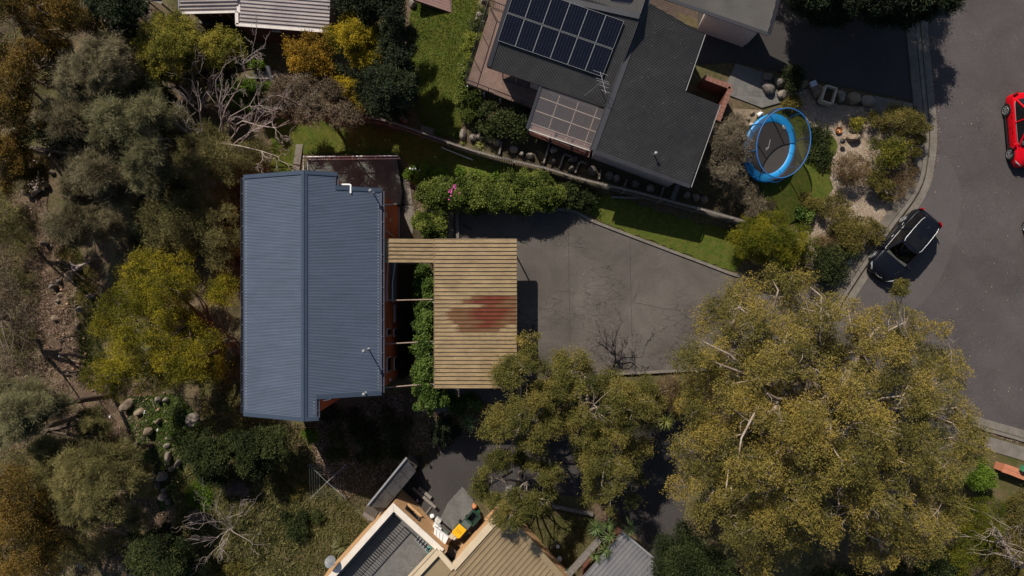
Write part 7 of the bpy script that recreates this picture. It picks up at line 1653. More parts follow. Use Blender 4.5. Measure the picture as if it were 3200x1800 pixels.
GS = [('green leaved shrub at the top of the mulch garden by the angled slab', [(2730, 360), (2800, 330), (2870, 345), (2905, 390), (2890, 430), (2800, 420), (2735, 400)], 1.8, 'native'),
 ('yellow green rounded shrub in the middle right of the mulch garden', [(2728, 440), (2780, 428), (2830, 440), (2838, 480), (2800, 515), (2750, 510), (2730, 480)], 1.6, 'acacia'),
 ('reddish brown round shrub on the pale mulch', [(2615, 500), (2650, 478), (2700, 485), (2720, 530), (2690, 575), (2635, 570), (2610, 540)], 1.3, 'reddish'),
 ('olive shrub above the yellow one at the mulch edge', [(2560, 640), (2620, 610), (2670, 640), (2680, 700), (2640, 740), (2590, 720)], 1.5, 'native'),
 ('thin yellowish shrub between the mulch and the footpath', [(2700, 530), (2760, 540), (2800, 580), (2780, 620), (2720, 600)], 1.1, 'native'),
 ('blue green low shrub below the trampoline grass', [(2480, 650), (2520, 640), (2540, 670), (2510, 690), (2475, 680)], .7, 'ivy'),
 ('green shrub left of the olive garden shrub', [(2500, 610), (2550, 600), (2570, 640), (2530, 660), (2500, 640)], .9, 'native'),
 ('olive shrub beside the black car', [(2660, 690), (2720, 680), (2755, 720), (2730, 760), (2680, 755), (2650, 730)], 1.3, 'native'),
 ('leafy shrub left of the pit cover by the footpath', [(2560, 790), (2610, 770), (2650, 790), (2630, 850), (2590, 880), (2555, 850)], 1.0, 'darkgreen'),
 ('brown green shrub between the olive shrubs of the lower garden', [(2600, 700), (2660, 690), (2700, 730), (2680, 790), (2620, 780)], 1.2, 'native'),
 ('green shrub at the kerb side of the yellow green one', [(2830, 430), (2880, 420), (2885, 480), (2850, 500)], 1.2, 'native'),
 ('dark shrub tucked beside the round bush', [(2560, 740), (2640, 720), (2650, 760), (2600, 790), (2560, 780)], 1.0, 'reddish'),
 ('small potted green plant on the mulch', [(2674, 380), (2690, 378), (2696, 396), (2680, 402)], .6, 'acacia'),
 ('trailing green groundcover at the trampoline right side', [(2535, 400), (2570, 410), (2590, 430), (2570, 520), (2545, 560), (2530, 480)], .3, 'darkgreen'),
 ('sprawling green plant at the head of the garden', [(2455, 300), (2500, 290), (2520, 320), (2480, 345), (2455, 330)], .5, 'native'),
 ('twiggy brown bush at the lower footpath', [(2760, 470), (2850, 470), (2862, 540), (2840, 600), (2790, 640), (2770, 560)], 1.0, 'reddish'),
 ('dark bush with a pink ball beside the parking', [(2465, 240), (2490, 235), (2505, 260), (2490, 280), (2470, 275)], 1.0, 'darkgreen')]
for k, (lb, o_, h_, s_) in enumerate(GS): 
    cx = sum(p[0] for p in o_) / len(o_); cy = sum(p[1] for p in o_) / len(o_); plant('shrub', lb, 'shrub', [(cx + (p[0] - cx) * 1.13, cy + (p[1] - cy) * 1.13) for p in o_] if h_ > .9 else o_, h_, h_ * .4, (cx, cy), s_, int(4200 * max(.3, (max(p[0] for p in o_) - min(p[0] for p in o_)) / 55)), seed=50 + k, trunk=False, lumpy=.25)
# ------------------------------------------------------------------ hedges and ivy by the driveway
plant('hedge', 'dense green hedge along the top of the driveway', 'hedge', [(1500, 580), (1580, 545), (1640, 538), (1710, 550), (1755, 600), (1750, 645), (1680, 662), (1600, 664), (1530, 660), (1500, 620)], 2.0, 1.1, (1620, 610), 'hedge', 70000, seed=70, trunk=False, lumpy=.3)
plant('hedge', 'mixed leafy shrubs left of the dense hedge', 'hedge', [(1300, 575), (1400, 550), (1480, 545), (1550, 565), (1545, 662), (1460, 666), (1385, 660), (1320, 640)], 2.0, 1.0, (1440, 610), 'hedge', 52000, seed=71, trunk=False, lumpy=.5)
plant('shrub', 'fresh green shrub with white flowers by the end of the terrace', 'shrub', [(1272, 530), (1320, 520), (1390, 530), (1420, 545), (1380, 570), (1320, 575), (1290, 572)], 1.2, .6, (1340, 548), 'fresh', 13000, seed=72, trunk=False)
plant('shrub', 'low green shrub row under the shaded fence', 'shrub', [(1400, 530), (1470, 530), (1560, 550), (1540, 572), (1450, 562)], 1.0, .5, (1480, 548), 'fresh', 9000, seed=73, trunk=False)
plant('shrub', 'rounded yellow green shrub beside the side path', 'shrub', [(1288, 680), (1305, 655), (1345, 650), (1362, 690), (1358, 742), (1300, 744)], 2.2, 1.0, (1325, 705), 'hedge', 15000, seed=74, trunk=False)
plant('shrub', 'ragged green shrub at the corner of the driveway wall', 'shrub', [(1355, 655), (1386, 655), (1388, 742), (1362, 744)], 1.2, .6, (1370, 700), 'hedge', 6000, seed=75, trunk=False)
plant('shrub', 'white flowered low plant at the corner of the orange wall', 'shrub', [(1205, 588), (1250, 586), (1252, 635), (1230, 625)], .5, .3, (1235, 605), 'fresh', 3000, seed=76, trunk=False)
plant('shrub', 'dark shrubs in the shade right of the dense hedge', 'shrub', [(1740, 570), (1800, 575), (1900, 600), (1880, 625), (1770, 640), (1742, 620)], 1.0, .5, (1800, 605), 'darkgreen', 9000, seed=77, trunk=False)
plant('ivy', 'green ivy bank between house and carport', 'ivy', [(1318, 900), (1356, 830), (1362, 1000), (1362, 1210), (1400, 1230), (1390, 1270), (1350, 1300), (1300, 1280), (1290, 1190), (1292, 1100), (1300, 1000)], 3.0, 1.4, (1330, 1090), 'ivy', 42000, seed=78, trunk=False, lumpy=.5)
plant('ivy', 'dark climbing leaves in the shade below the walkway', 'ivy', [(1302, 830), (1356, 828), (1354, 900), (1318, 960), (1290, 960), (1296, 880)], 1.4, .8, (1320, 880), 'ivy', 8000, seed=79, trunk=False)
plant('ivy', 'strip of ivy south of the carport', 'ivy', [(1385, 1236), (1440, 1232), (1520, 1240), (1520, 1285), (1440, 1290), (1390, 1280)], 1.2, .6, (1450, 1262), 'ivy', 14000, seed=80, trunk=False)
plant('shrub', 'dark ground shrubs against the orange wall', 'shrub', [(1250, 950), (1290, 960), (1285, 1180), (1250, 1210), (1246, 1080)], .9, .4, (1268, 1080), 'darkgreen', 9000, seed=81, trunk=False)
for k, (x, y) in enumerate([(1281, 526), (1289, 528), (1298, 527), (1311, 532), (1318, 551), (1218, 598), (1229, 596), (1236, 592), (1222, 612), (1232, 613)]):
    B = G(x, y); t = MB(); c = P(x, y, B.z + (1.25 if y < 560 else .6)); 
    for j in range(5): a = j * 1.257; t.add([c, c + Vector((.05 * math.cos(a), .05 * math.sin(a), .01)), c + Vector((.06 * math.cos(a + .6), .06 * math.sin(a + .6), .02)), c + Vector((.05 * math.cos(a + 1.2), .05 * math.sin(a + 1.2), .01))], [(0, 1, 2, 3)])
    o = t.build('flower', M['white']); tag(o, 'small white flower on the green shrubs near the orange wall', 'flower', 'white flowers by the orange wall')
PK = MB(); rr = random.Random(4)
for k in range(60):
    x, y = rr.gauss(1402, 14), rr.gauss(592, 9)
    B = G(x, y); c = P(x, y, B.z + 2.05); a = rr.uniform(0, 6)
    PK.add([c + Vector((.05 * math.cos(a + j * 1.57), .05 * math.sin(a + j * 1.57), rr.uniform(0, .04))) for j in range(4)], [(0, 1, 2, 3)])
M['pinkpetal'] = mat('pink_petals', (.6, .08, .32), (.45, .05, .25), 12, .7)
o = PK.build('pink_flowers', M['pinkpetal']); tag(o, 'spray of bright pink flowers on the mixed hedge', 'flowers', kind='stuff')
# ------------------------------------------------------------------ deck side shrubs
plant('conifer', 'lime green conifer bush against the timber deck', 'shrub', [(1452, 165), (1462, 115), (1490, 98), (1515, 110), (1500, 150), (1475, 190), (1452, 190)], 1.6, .8, (1478, 145), 'lime', 9000, seed=90, trunk=False)
plant('shrub', 'dark glossy shrub row down the left side of the timber deck', 'shrub', [(1430, 200), (1465, 185), (1470, 240), (1455, 275), (1500, 300), (1480, 380), (1445, 370), (1430, 300), (1420, 260)], 1.6, .7, (1450, 270), 'hedge', 20000, seed=91, trunk=False)
plant('shrub', 'dense shaded shrubs below the timber deck', 'shrub', [(1500, 300), (1560, 320), (1650, 350), (1640, 420), (1580, 430), (1520, 420), (1480, 390)], 1.6, .8, (1570, 370), 'darkgreen', 20000, seed=92, trunk=False)
plant('shrub', 'dark bush under the deck corner at the top', 'shrub', [(1505, 30), (1530, 30), (1500, 110), (1485, 100)], .9, .4, (1505, 75), 'darkgreen', 3500, seed=93, trunk=False)
# ------------------------------------------------------------------ top centre trees
plant('dark_tree', 'tall dark green tree beside the top lawn', 'tree', [(1040, -60), (1230, -60), (1285, 30), (1300, 130), (1300, 230), (1290, 340), (1240, 365), (1170, 350), (1130, 280), (1150, 215), (1190, 150), (1170, 60), (1060, 40)], 7.5, 3.5, (1240, 250), 'shadegreen', 85000, seed=100, limbs=7, tr=.18, bark='bark')
plant('yellow_wattle', 'bright yellow flowering wattle tree beside the pink ribbed roof', 'tree', [(1022, 105), (1045, 55), (1095, 32), (1155, 45), (1200, 110), (1212, 190), (1205, 230), (1160, 240), (1130, 235), (1100, 215), (1068, 180), (1035, 145)], 6.6, 3.6, (1180, 210), 'yellow', 40000, seed=101, limbs=6, tr=.12, bark='bark')
plant('yellow_wattle', 'lower yellow wattle sprays under the bright wattle', 'tree', [(985, 240), (1050, 215), (1110, 225), (1160, 300), (1140, 345), (1090, 335), (1040, 300), (990, 280)], 4.6, 2.8, (1110, 300), 'yellow', 20000, seed=102, limbs=4, tr=.07, bark='bark', spacing=.8)
plant('orange_tree', 'orange tipped small tree below the brick wall of the pink roofed house', 'tree', [(893, 130), (920, 112), (960, 118), (1010, 130), (1045, 170), (1040, 215), (1000, 235), (940, 235), (905, 210), (900, 165)], 5.2, 3.0, (985, 240), 'orange', 20000, seed=103, limbs=5, tr=.08, bark='bark')
plant('brown_tree', 'mauve brown leafed tree on the back lawn', 'tree', [(858, 250), (890, 205), (930, 215), (990, 235), (1050, 240), (1110, 300), (1140, 350), (1120, 400), (1080, 415), (1010, 390), (960, 400), (900, 375), (862, 330)], 6.0, 3.0, (1040, 385), 'browngum', 50000, seed=104, limbs=8, tr=.12, bark='bark')
bare('bare_tree', 'smooth grey trunk standing at the fence below the dark tree', (1193, 366), [(1186, 300, 4.5), (1170, 270, 5)], 5, .11, 'bark', seed=21, depth=1, cat='tree')
plant('shrub', 'fresh green bank below the back path', 'shrub', [(700, 250), (760, 248), (850, 262), (850, 330), (800, 350), (740, 345), (680, 320), (660, 280)], 1.0, .5, (760, 300), 'fresh', 16000, seed=105, trunk=False)
plant('shrub', 'small green plants in the shade by the back path', 'shrub', [(790, 190), (830, 200), (850, 215), (790, 215)], .6, .3, (815, 206), 'fresh', 2500, seed=106, trunk=False)
# ------------------------------------------------------------------ top left
plant('acacia_tree', 'rounded green acacia left of the pink ribbed roof', 'tree', [(405, 145), (425, 110), (450, 65), (490, 40), (530, 28), (565, 50), (600, 65), (625, 110), (640, 170), (600, 230), (560, 250), (500, 240), (450, 235), (410, 190)], 6.5, 3.2, (540, 230), 'acacia', 62000, seed=110, limbs=7, tr=.14, bark='bark')
plant('acacia_tree', 'smaller green acacia between the bigger one and the brick wall', 'tree', [(625, 140), (645, 95), (690, 92), (725, 110), (755, 155), (735, 190), (700, 215), (655, 205), (625, 180)], 5.2, 2.8, (690, 210), 'acacia', 26000, seed=111, limbs=5, tr=.09, bark='bark')
for k, (lb, o_, b_, tp, sp_, nl) in enumerate([
 ('tall grey brown she-oak at the top left, upper of the group', [(165, 210), (225, 140), (300, 105), (370, 120), (405, 170), (415, 230), (400, 290), (330, 300), (270, 330), (230, 300), (180, 300)], (420, 340), 9, 'sheoak', 62000),
 ('grey brown she-oak left of the group', [(118, 350), (150, 290), (200, 290), (235, 300), (270, 340), (260, 400), (215, 440), (150, 415), (118, 385)], (330, 420), 8.5, 'sheoak', 40000),
 ('grey green she-oak in the middle of the group', [(288, 400), (300, 330), (360, 280), (430, 265), (500, 285), (545, 340), (530, 400), (460, 420), (400, 450), (330, 470), (290, 450)], (520, 470), 9, 'sheoakgreen', 66000),
 ('narrow grey green she-oak below the middle one', [(388, 450), (410, 428), (470, 420), (510, 450), (505, 530), (480, 590), (420, 600), (392, 560)], (560, 560), 8, 'sheoakgreen', 36000),
 ('soft grey she-oak above the rocky slope', [(180, 580), (200, 510), (260, 465), (330, 450), (385, 480), (395, 560), (400, 640), (340, 640), (260, 620), (200, 620)], (400, 590), 7.5, 'sheoak', 50000),
 ('soft grey she-oak lowest of the group', [(120, 700), (150, 650), (210, 625), (300, 630), (360, 660), (370, 710), (320, 750), (240, 765), (160, 755)], (360, 720), 6, 'sheoak', 40000),
 ('shaded she-oak behind the dead tree', [(520, 420), (600, 390), (690, 400), (770, 430), (830, 470), (850, 540), (760, 545), (700, 600), (600, 600), (540, 540)], (700, 530), 4.6, 'twigtree', 44000),
 ('dark she-oak against the left wall of the blue roofed house', [(500, 600), (600, 590), (700, 600), (758, 640), (758, 780), (700, 850), (620, 780), (540, 780), (470, 760), (430, 690), (440, 620)], (640, 700), 4.5, 'twigtree', 52000)]):
    plant('sheoak_tree', lb, 'tree', o_, tp, tp * .45, b_, sp_, nl, seed=120 + k, limbs=7, tr=.13, bark='bark', lumpy=1.3, twig=False)
for k, (lb, o_, b_, tp, nl) in enumerate([
 ('red brown gum at the far left below the top corner', [(-60, 110), (40, 80), (120, 70), (190, 90), (190, 170), (130, 220), (120, 330), (60, 400), (-60, 420)], (180, 280), 9, 60000),
 ('dark reddish gum at the left edge above the rocky slope', [(-60, 430), (60, 410), (110, 420), (110, 460), (70, 560), (40, 600), (-60, 620)], (150, 480), 8, 34000),
 ('dark gum mass at the top left corner', [(-60, -60), (220, -60), (260, 40), (330, 70), (300, 95), (200, 80), (110, 60), (-60, 90)], (200, 120), 9, 44000),
 ('dark upright gum between the corner gums and the lattice fence', [(240, -60), (420, -60), (425, 60), (400, 120), (350, 105), (310, 90), (270, 40)], (380, 120), 8, 34000)]):
    plant('gum_tree', lb, 'tree', o_, tp, tp * .45, b_, 'darkorange' if k < 3 else 'shadegreen', nl, seed=140 + k, limbs=8, tr=.16, lumpy=1.4)
bare('dead_tree', 'large silvery dead tree with many bare branches above the blue roof', (690, 500), [(560, 330, 4.5), (600, 250, 6.0), (690, 230, 6.5), (760, 200, 6.5), (800, 250, 6.2), (850, 380, 5), (905, 375, 4.6), (870, 490, 4.2), (780, 330, 5.6), (520, 430, 3.8), (530, 520, 3.5), (640, 540, 3.2)], 6, .095, 'deadwood', seed=5, depth=3, spread=.42, lens=.42)
bare('dead_tree', 'slim dead tree above the bare dirt patch', (628, 350), [(622, 230, 4.5), (600, 255, 4), (655, 240, 4.2), (650, 290, 3.6), (562, 290, 3.2)], 4, .07, 'deadwood', seed=6, depth=2)
bare('dead_tree', 'pale bare limbs in the dark gum at the top left corner', (120, 200), [(20, 20, 7), (60, 60, 6.5), (100, 40, 7), (10, 60, 7.2)], 6, .1, 'deadwood', seed=7, depth=2)
bare('dead_tree', 'pale bare branches at the left edge in the red brown gum', (95, 280), [(20, 200, 7), (30, 240, 6.5), (60, 210, 7), (50, 160, 7)], 6, .09, 'deadwood', seed=8, depth=2)
bare('dead_tree', 'bare branches between the corner gum and the she-oaks', (300, 120), [(310, 20, 5), (250, 20, 5.5), (262, 60, 4.5), (320, 5, 6)], 6, .09, 'deadwood', seed=9, depth=2)
# ------------------------------------------------------------------ left wattle and lower left
plant('wattle_tree', 'large yellow green wattle left of the blue roofed house', 'tree', [(252, 1195), (262, 1150), (295, 1120), (295, 1060), (300, 1000), (312, 920), (385, 880), (388, 815), (430, 795), (500, 792), (560, 775), (605, 785), (620, 850), (600, 900), (640, 1000), (690, 1040), (720, 1110), (700, 1170), (640, 1210), (560, 1230), (480, 1215), (430, 1245), (360, 1230), (300, 1225)], 7.0, 3.2, (735, 1075), 'wattle', 160000, seed=150, limbs=9, tr=.2, gaps=((385, 1120, 18), (690, 1130, 16)), bark='bark', lumpy=1.2, fork=.25)
plant('wattle_tree', 'small wattle spray near the left edge of the blue roof', 'tree', [(625, 940), (660, 905), (700, 880), (745, 885), (758, 915), (720, 930), (680, 960), (640, 975)], 5.0, 3.6, (735, 1060), 'wattle', 9000, seed=151, limbs=4, tr=.06, bark='bark', spacing=.6, under=False)
for k, (lb, o_, b_, tp, nl, sp_) in enumerate([
 ('brownish she-oak at the left edge with its trunk foot on the dirt', [(-60, 1230), (0, 1200), (90, 1185), (170, 1210), (215, 1260), (170, 1330), (110, 1370), (20, 1400), (-60, 1400)], (360, 1232), 9, 46000, 'sheoakgreen'),
 ('wide brown green she-oak above the lower left rock line', [(130, 1420), (200, 1370), (290, 1340), (390, 1380), (470, 1440), (500, 1530), (470, 1620), (400, 1660), (300, 1680), (200, 1650), (140, 1560), (110, 1480)], (478, 1392), 7.5, 90000, 'twigtree'),
 ('dull she-oak between the two lower left ones', [(60, 1400), (130, 1370), (200, 1350), (260, 1300), (330, 1310), (340, 1345), (240, 1360), (150, 1420), (90, 1440)], (247, 1302), 7.5, 30000, 'twigtree'),
 ('dark gum at the bottom left corner', [(-60, 1440), (60, 1440), (140, 1500), (160, 1600), (190, 1700), (150, 1840), (-60, 1840)], (220, 1600), 9, 50000, 'darkorange'),
 ('dark she-oak at the bottom edge beside the rough grass', [(400, 1680), (470, 1640), (520, 1640), (560, 1700), (620, 1760), (600, 1840), (440, 1840), (400, 1760)], (560, 1700), 6.0, 30000, 'darkgreen')]):
    plant('sheoak_tree' if sp_ != 'darkorange' else 'gum_tree', lb, 'tree', o_, tp, tp * .5, b_, sp_, nl, seed=160 + k, limbs=7, tr=.2, bark='bark', lumpy=1.3, twig=False, fork=.62, under=k > 2)
plant('bush', 'dense dark green bush below the left end of the blue roof, left half', 'bush', [(570, 1400), (600, 1360), (650, 1340), (710, 1360), (720, 1430), (700, 1500), (660, 1510), (600, 1470)], 3.6, 1.5, (650, 1430), 'darkgreen', 34000, seed=170, trunk=False)
plant('bush', 'dense dark green bush touching the lower left corner of the blue roof', 'bush', [(715, 1350), (770, 1320), (830, 1320), (880, 1340), (905, 1400), (880, 1460), (800, 1490), (730, 1470)], 3.6, 1.5, (800, 1400), 'darkgreen', 36000, seed=171, trunk=False)
plant('bush', 'small bright green bush below the ridge end of the blue roof', 'bush', [(955, 1350), (980, 1335), (995, 1370), (975, 1390), (955, 1380)], .9, .4, (975, 1363), 'fresh', 3000, seed=172, trunk=False)
plant('twiggy_bush', 'mauve leafless twiggy bush under the dark green bushes', 'bush', [(695, 1525), (740, 1500), (785, 1510), (780, 1545), (720, 1555)], .9, .4, (740, 1530), 'pinktwig', 3500, seed=173, trunk=False)
plant('twiggy_bush', 'smaller mauve twiggy bush left of the bare tree', 'bush', [(590, 1600), (640, 1590), (650, 1640), (600, 1640)], .7, .3, (620, 1618), 'pinktwig', 2200, seed=174, trunk=False)
bare('bare_tree', 'leafless tree with radiating twigs on the rough grass', (732, 1656), [(600, 1700, 2.8), (640, 1760, 2.8), (620, 1655, 2.6), (680, 1580, 2.6), (650, 1560, 2.8), (775, 1560, 2.8), (760, 1600, 2.2), (790, 1700, 2.2), (700, 1720, 2.4)], 3, .04, 'deadwood', seed=14, depth=2, spread=.3, lens=.5)
# shade trees at the top right
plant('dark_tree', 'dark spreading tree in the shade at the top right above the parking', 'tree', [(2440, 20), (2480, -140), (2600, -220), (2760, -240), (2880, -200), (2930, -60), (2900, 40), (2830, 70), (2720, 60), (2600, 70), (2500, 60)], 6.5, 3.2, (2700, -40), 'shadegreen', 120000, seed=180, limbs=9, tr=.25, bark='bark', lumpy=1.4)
False and plant('dark_tree', 'dark tree outside the top edge between the wing roof and the road', 'tree', [(2250, -300), (2460, -330), (2560, -220), (2500, -100), (2380, -110), (2260, -200)], 8, 4, (2400, -200), 'shadegreen', 30000, seed=181, limbs=6, tr=.2, bark='bark')
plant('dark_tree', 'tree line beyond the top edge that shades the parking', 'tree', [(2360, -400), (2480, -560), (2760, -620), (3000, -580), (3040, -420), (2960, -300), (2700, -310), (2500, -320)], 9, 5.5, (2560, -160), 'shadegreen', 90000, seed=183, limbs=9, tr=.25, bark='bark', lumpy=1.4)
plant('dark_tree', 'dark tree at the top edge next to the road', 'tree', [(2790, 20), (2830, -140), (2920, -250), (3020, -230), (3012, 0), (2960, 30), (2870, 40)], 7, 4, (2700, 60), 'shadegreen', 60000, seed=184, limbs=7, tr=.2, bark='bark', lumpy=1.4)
nb = thing('house', 'grey roofed house just outside the top edge beside the road', 'house', P(2960, -390)); MB().prism([xy(P(*p, 5)) for p in [(2840, -620), (3010, -630), (3020, -320), (2880, -310)]], -.1, 4.6).build('wall', M['pinkwall'], nb); MB().prism([xy(P(*p, 5)) for p in [(2830, -630), (3020, -640), (3030, -312), (2872, -300)]], 4.6, 4.75).build('roof', M['charcoal'], nb)

plant('gum_tree', 'dark gum reaching in from the left edge over the bare dirt', 'tree', [(-60, 780), (20, 790), (80, 880), (120, 960), (110, 1080), (150, 1160), (60, 1200), (-60, 1200)], 8, 4, (60, 1000), SP['browngum'] | {'sparse': .45}, 14000, seed=190, limbs=8, tr=.15, bark='bark', twig=True, under=False)
plant('gum_tree', 'dark gum at the left edge above the dirt slope', 'tree', [(-80, 560), (20, 560), (60, 620), (90, 700), (60, 760), (-80, 780)], 8, 4, (60, 700), 'twigtree', 16000, seed=191, limbs=5, tr=.12, bark='bark')
for k, (lb, o_, b_, h_, n_) in enumerate([
 ('dark undergrowth between the she-oaks and the acacia', [(170, 80), (420, 60), (440, 240), (560, 260), (540, 420), (420, 420), (420, 260), (300, 110)], (430, 250), 2.2, 26000),
 ('dark undergrowth beneath the left she-oaks', [(90, 330), (250, 330), (300, 460), (250, 480), (180, 470), (110, 440)], (200, 400), 1.8, 16000),
 ('shaded scrub between the she-oaks and the blue roofed house', [(400, 560), (520, 560), (760, 540), (764, 860), (680, 870), (620, 790), (430, 790), (390, 680)], (580, 700), 1.6, 34000),
 ('dark scrub under the yellow and mauve trees', [(1000, 220), (1150, 220), (1290, 240), (1290, 360), (1180, 360), (1120, 330), (1040, 300)], (1150, 290), 1.6, 24000),
 ('dark scrub at the foot of the pink roofed brick house', [(560, 90), (740, 100), (760, 200), (700, 240), (600, 240), (560, 200)], (660, 180), 1.2, 10000),
 ('dark scrub below the lower left trees', [(0, 1380), (120, 1420), (200, 1660), (400, 1660), (560, 1620), (560, 1700), (380, 1740), (200, 1780), (0, 1780)], (250, 1650), 1.4, 40000)]):
    plant('scrub', lb, 'scrub', o_, h_, h_ * .4, b_, 'shadegreen' if k != 5 else 'twigtree', n_, seed=200 + k, trunk=False)
plant('dark_tree', 'very dark tree in the top right shade, right next to the wing roof', 'tree', [(2470, -60), (2500, -230), (2640, -300), (2700, -200), (2660, -40), (2560, 30), (2490, 20)], 6.5, 3.2, (2540, -40), 'shadegreen', 50000, seed=182, limbs=6, tr=.2, bark='bark')

for k, (lb, o_, b_, h_, sp_, n_) in enumerate([
 ('low green scrub on the slope between the stump and the rough grass', [(590, 1480), (640, 1500), (700, 1560), (680, 1640), (620, 1600), (580, 1560)], (640, 1560), .6, 'fresh', 6000),
 ('low olive scrub left of the rotary clothes hoist', [(860, 1480), (950, 1470), (960, 1540), (900, 1560), (850, 1530)], (900, 1520), .6, 'native', 6000),
 ('dark scrub patch on the rough grass above the courtyard corner', [(880, 1600), (980, 1580), (1040, 1620), (1000, 1680), (900, 1670)], (950, 1630), .7, 'darkgreen', 9000),
 ('low weedy patch at the bottom edge of the rough grass', [(640, 1740), (760, 1760), (780, 1820), (640, 1820)], (700, 1790), .5, 'native', 6000),
 ('added dark scrub imitating shade south of the ivy strip', [(1330, 1300), (1420, 1295), (1520, 1300), (1500, 1360), (1400, 1400), (1320, 1380)], (1420, 1340), 1.3, 'shadegreen', 14000),  # dark leaves added to imitate shade over the drive here
 ('sparse dark ground plants in the shade below the house', [(1000, 1280), (1180, 1270), (1300, 1310), (1250, 1420), (1120, 1480), (1020, 1440)], (1140, 1370), .4, 'darkgreen', 12000),
 ('low brown green scrub at the left edge of the dirt slope', [(-20, 640), (60, 650), (110, 740), (130, 900), (100, 1000), (130, 1120), (60, 1190), (-20, 1190)], (60, 900), .9, 'twigtree', 16000),
 ('thin green scrub strip between the stones and the grey she-oaks', [(150, 690), (210, 700), (250, 800), (225, 850), (180, 800)], (200, 760), .3, 'native', 3500),
 ('green weeds along the left side of the yellow green wattle', [(240, 830), (300, 820), (310, 900), (290, 1000), (240, 960)], (270, 900), .2, 'native', 3000)]):
    plant('scrub', lb, 'scrub', o_, h_, h_ * .4, b_, SP[sp_] | {'sparse': .3}, n_, seed=230 + k, trunk=False)
# ------------------------------------------------------------------ grass and litter
GM = leafmat('grass_blades', [(.03, .05, .006), (.075, .10, .014), (.14, .15, .03)], .3, .7, .7); GD = leafmat('dry_grass_blades', [(.05, .05, .015), (.12, .11, .035), (.2, .17, .07)], .3, .5, .8); LI = leafmat('dead_leaf_litter', [(.06, .035, .025), (.16, .10, .07), (.34, .25, .19)], .0, 2, .9)
tufts('lawn_grass', LAWNS['top_lawn'][0], 26000, .16, .025, GM, 1, 'long grass blades of the top lawn')
tufts('lawn_grass', LAWNS['kerb_lawn'][0], 22000, .07, .018, GM, 2, 'short grass blades above the driveway kerb')
tufts('lawn_grass', LAWNS['back_lawn'][0], 36000, .07, .02, GM, 3, 'mown grass blades of the back lawn')
tufts('lawn_grass', LAWNS['garden_grass'][0], 18000, .07, .018, GM, 4, 'clipped grass blades around the trampoline')
tufts('wild_grass_blades', LAWNS['wild_grass'][0], 60000, .16, .028, GD, 5, 'rough dry grass tufts on the slope below the house')
tufts('wild_grass_blades', LAWNS['lower_grass'][0], 9000, .16, .028, GD, 6, 'rough grass beside the tan roofed house')
tufts('weeds', [(150, 700), (200, 690), (260, 800), (300, 950), (320, 1100), (260, 1180), (230, 1000), (180, 850)], 14000, .12, .03, GM, 7, 'green weeds on the dirt slope')
tufts('weeds', [(400, 1240), (560, 1230), (640, 1330), (580, 1450), (560, 1560), (500, 1600), (440, 1400), (400, 1340)], 16000, .13, .06, SP['ivy']['mat'], 8, 'small ivy leaves over the rubble', lean=2.0)
tufts('mulch_chips', [(2440, 300), (2520, 280), (2620, 330), (2700, 335), (2840, 350), (2870, 420), (2872, 480), (2846, 570), (2760, 690), (2640, 860), (2560, 860), (2500, 820), (2480, 720), (2560, 640), (2600, 540), (2590, 440)], 36000, .08, .022, leafmat('bark_chips', [(.12, .075, .05), (.34, .27, .2), (.58, .51, .42)], 0, 2, .9), 9, 'loose pale bark chips on the garden bed', lean=6)
tufts('leaf_litter_bits', [(770, 1310), (960, 1330), (1190, 1240), (1300, 1220), (1520, 1290), (1560, 1330), (1300, 1420), (1200, 1500), (1080, 1560), (1000, 1470)], 30000, .12, .04, LI, 10, 'fallen leaves on the shaded slope', lean=4)
tufts('leaf_litter_bits', [(0, 600), (110, 600), (230, 740), (260, 1200), (440, 1200), (440, 1400), (300, 1400), (0, 1200)], 40000, .1, .03, LI, 11, 'fallen leaves and chips over the left slope', lean=4)
tufts('leaf_litter_bits', [(0, 1200), (560, 1400), (600, 1800), (0, 1800)], 30000, .12, .04, LI, 12, 'fallen leaves under the lower left trees', lean=4)
tufts('leaf_litter_bits', [(1360, 745), (1390, 660), (1750, 655), (1800, 600), (1500, 560), (1290, 540), (1250, 640)], 9000, .08, .03, LI, 13, 'leaf litter under the hedges', lean=4)
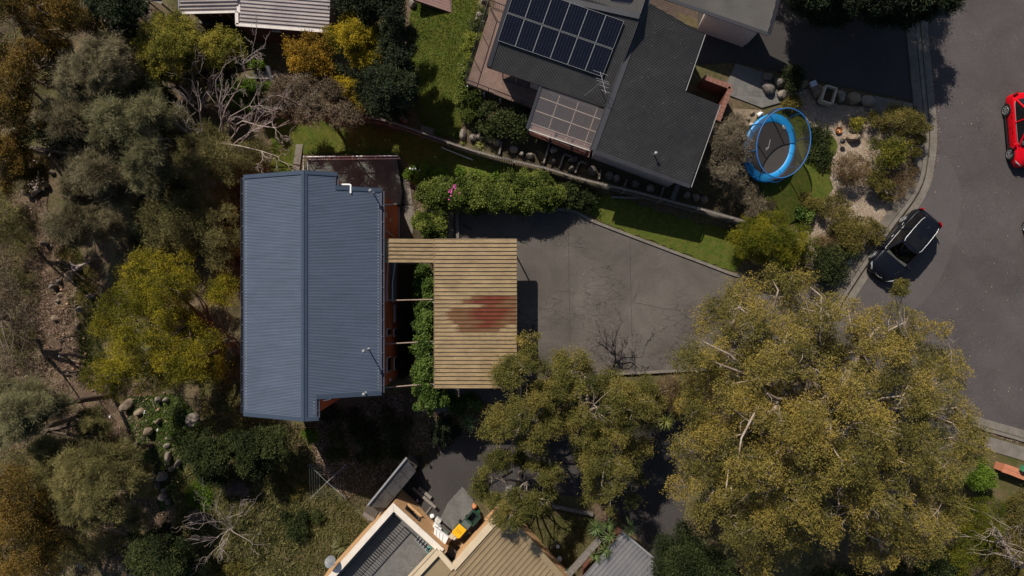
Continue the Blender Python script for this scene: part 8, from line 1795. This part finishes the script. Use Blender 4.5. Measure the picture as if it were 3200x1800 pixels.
tufts('shade_grass', [(1000, 1300), (1500, 1290), (1400, 1400), (1200, 1560), (1080, 1600)], 12000, .2, .03, GD, 14, 'long grass in the shade south of the house')
tufts('leaf_litter_bits', [(3094, 1341), (3200, 1372), (3200, 1388), (3094, 1360)], 900, .08, .03, LI, 15, 'brown leaves along the kerb at the lower right', lean=4)
tufts('leaf_litter_bits', [(2900, 60), (2925, 250), (2940, 400), (2930, 510), (2900, 600), (2810, 735), (2690, 900), (2665, 892), (2775, 730), (2868, 600), (2895, 500), (2899, 400), (2886, 250), (2869, 60)], 5000, .07, .025, LI, 16, 'leaves collected along the gutter of the road', lean=5)
tufts('leaf_litter_bits', [(2540, 470), (2900, 300), (3195, 300), (3195, 1360), (2700, 1200), (2680, 950), (2900, 650)], 900, .07, .03, LI, 17, 'scattered leaves on the road', lean=5)
tufts('leaf_litter_bits', DRV, 500, .07, .03, LI, 18, 'scattered leaves on the driveway', lean=5)
tufts('grass_clumps', LAWNS['wild_grass'][0], 9000, .34, .05, GD, 19, 'taller dry grass clumps on the slope below the house', lean=1.2)
tufts('weeds', [(600, 1420), (760, 1500), (900, 1500), (1000, 1600), (900, 1780), (640, 1790), (560, 1600)], 9000, .16, .06, SP['darkgreen']['mat'], 20, 'scattered dark weeds in the rough grass', lean=2)
tufts('debris', [(0, 600), (230, 700), (260, 1180), (200, 1250), (0, 1200)], 5000, .3, .03, LI, 21, 'bark strips and twigs over the bare dirt', lean=8)
# fallen sticks
r = random.Random(9)
for k in range(70):
    x, y = r.choice([(r.gauss(210, 60), r.uniform(700, 1250)), (r.uniform(60, 500), r.uniform(1150, 1400)), (r.uniform(600, 1100), r.uniform(1250, 1780))]); a = r.uniform(0, 3.1); l = r.uniform(.15, .6); p = G(x, y, .04)
    o = MB().tube([p, p + Vector((l * .5 * math.cos(a), l * .5 * math.sin(a), r.uniform(0, .06))), p + Vector((l * math.cos(a + .2), l * math.sin(a + .2), 0))], [.018, .014, .008], 4).build('stick', M['deadwood']); tag(o, 'pale fallen stick lying on the slope around the house', 'stick', 'fallen sticks on the slope')
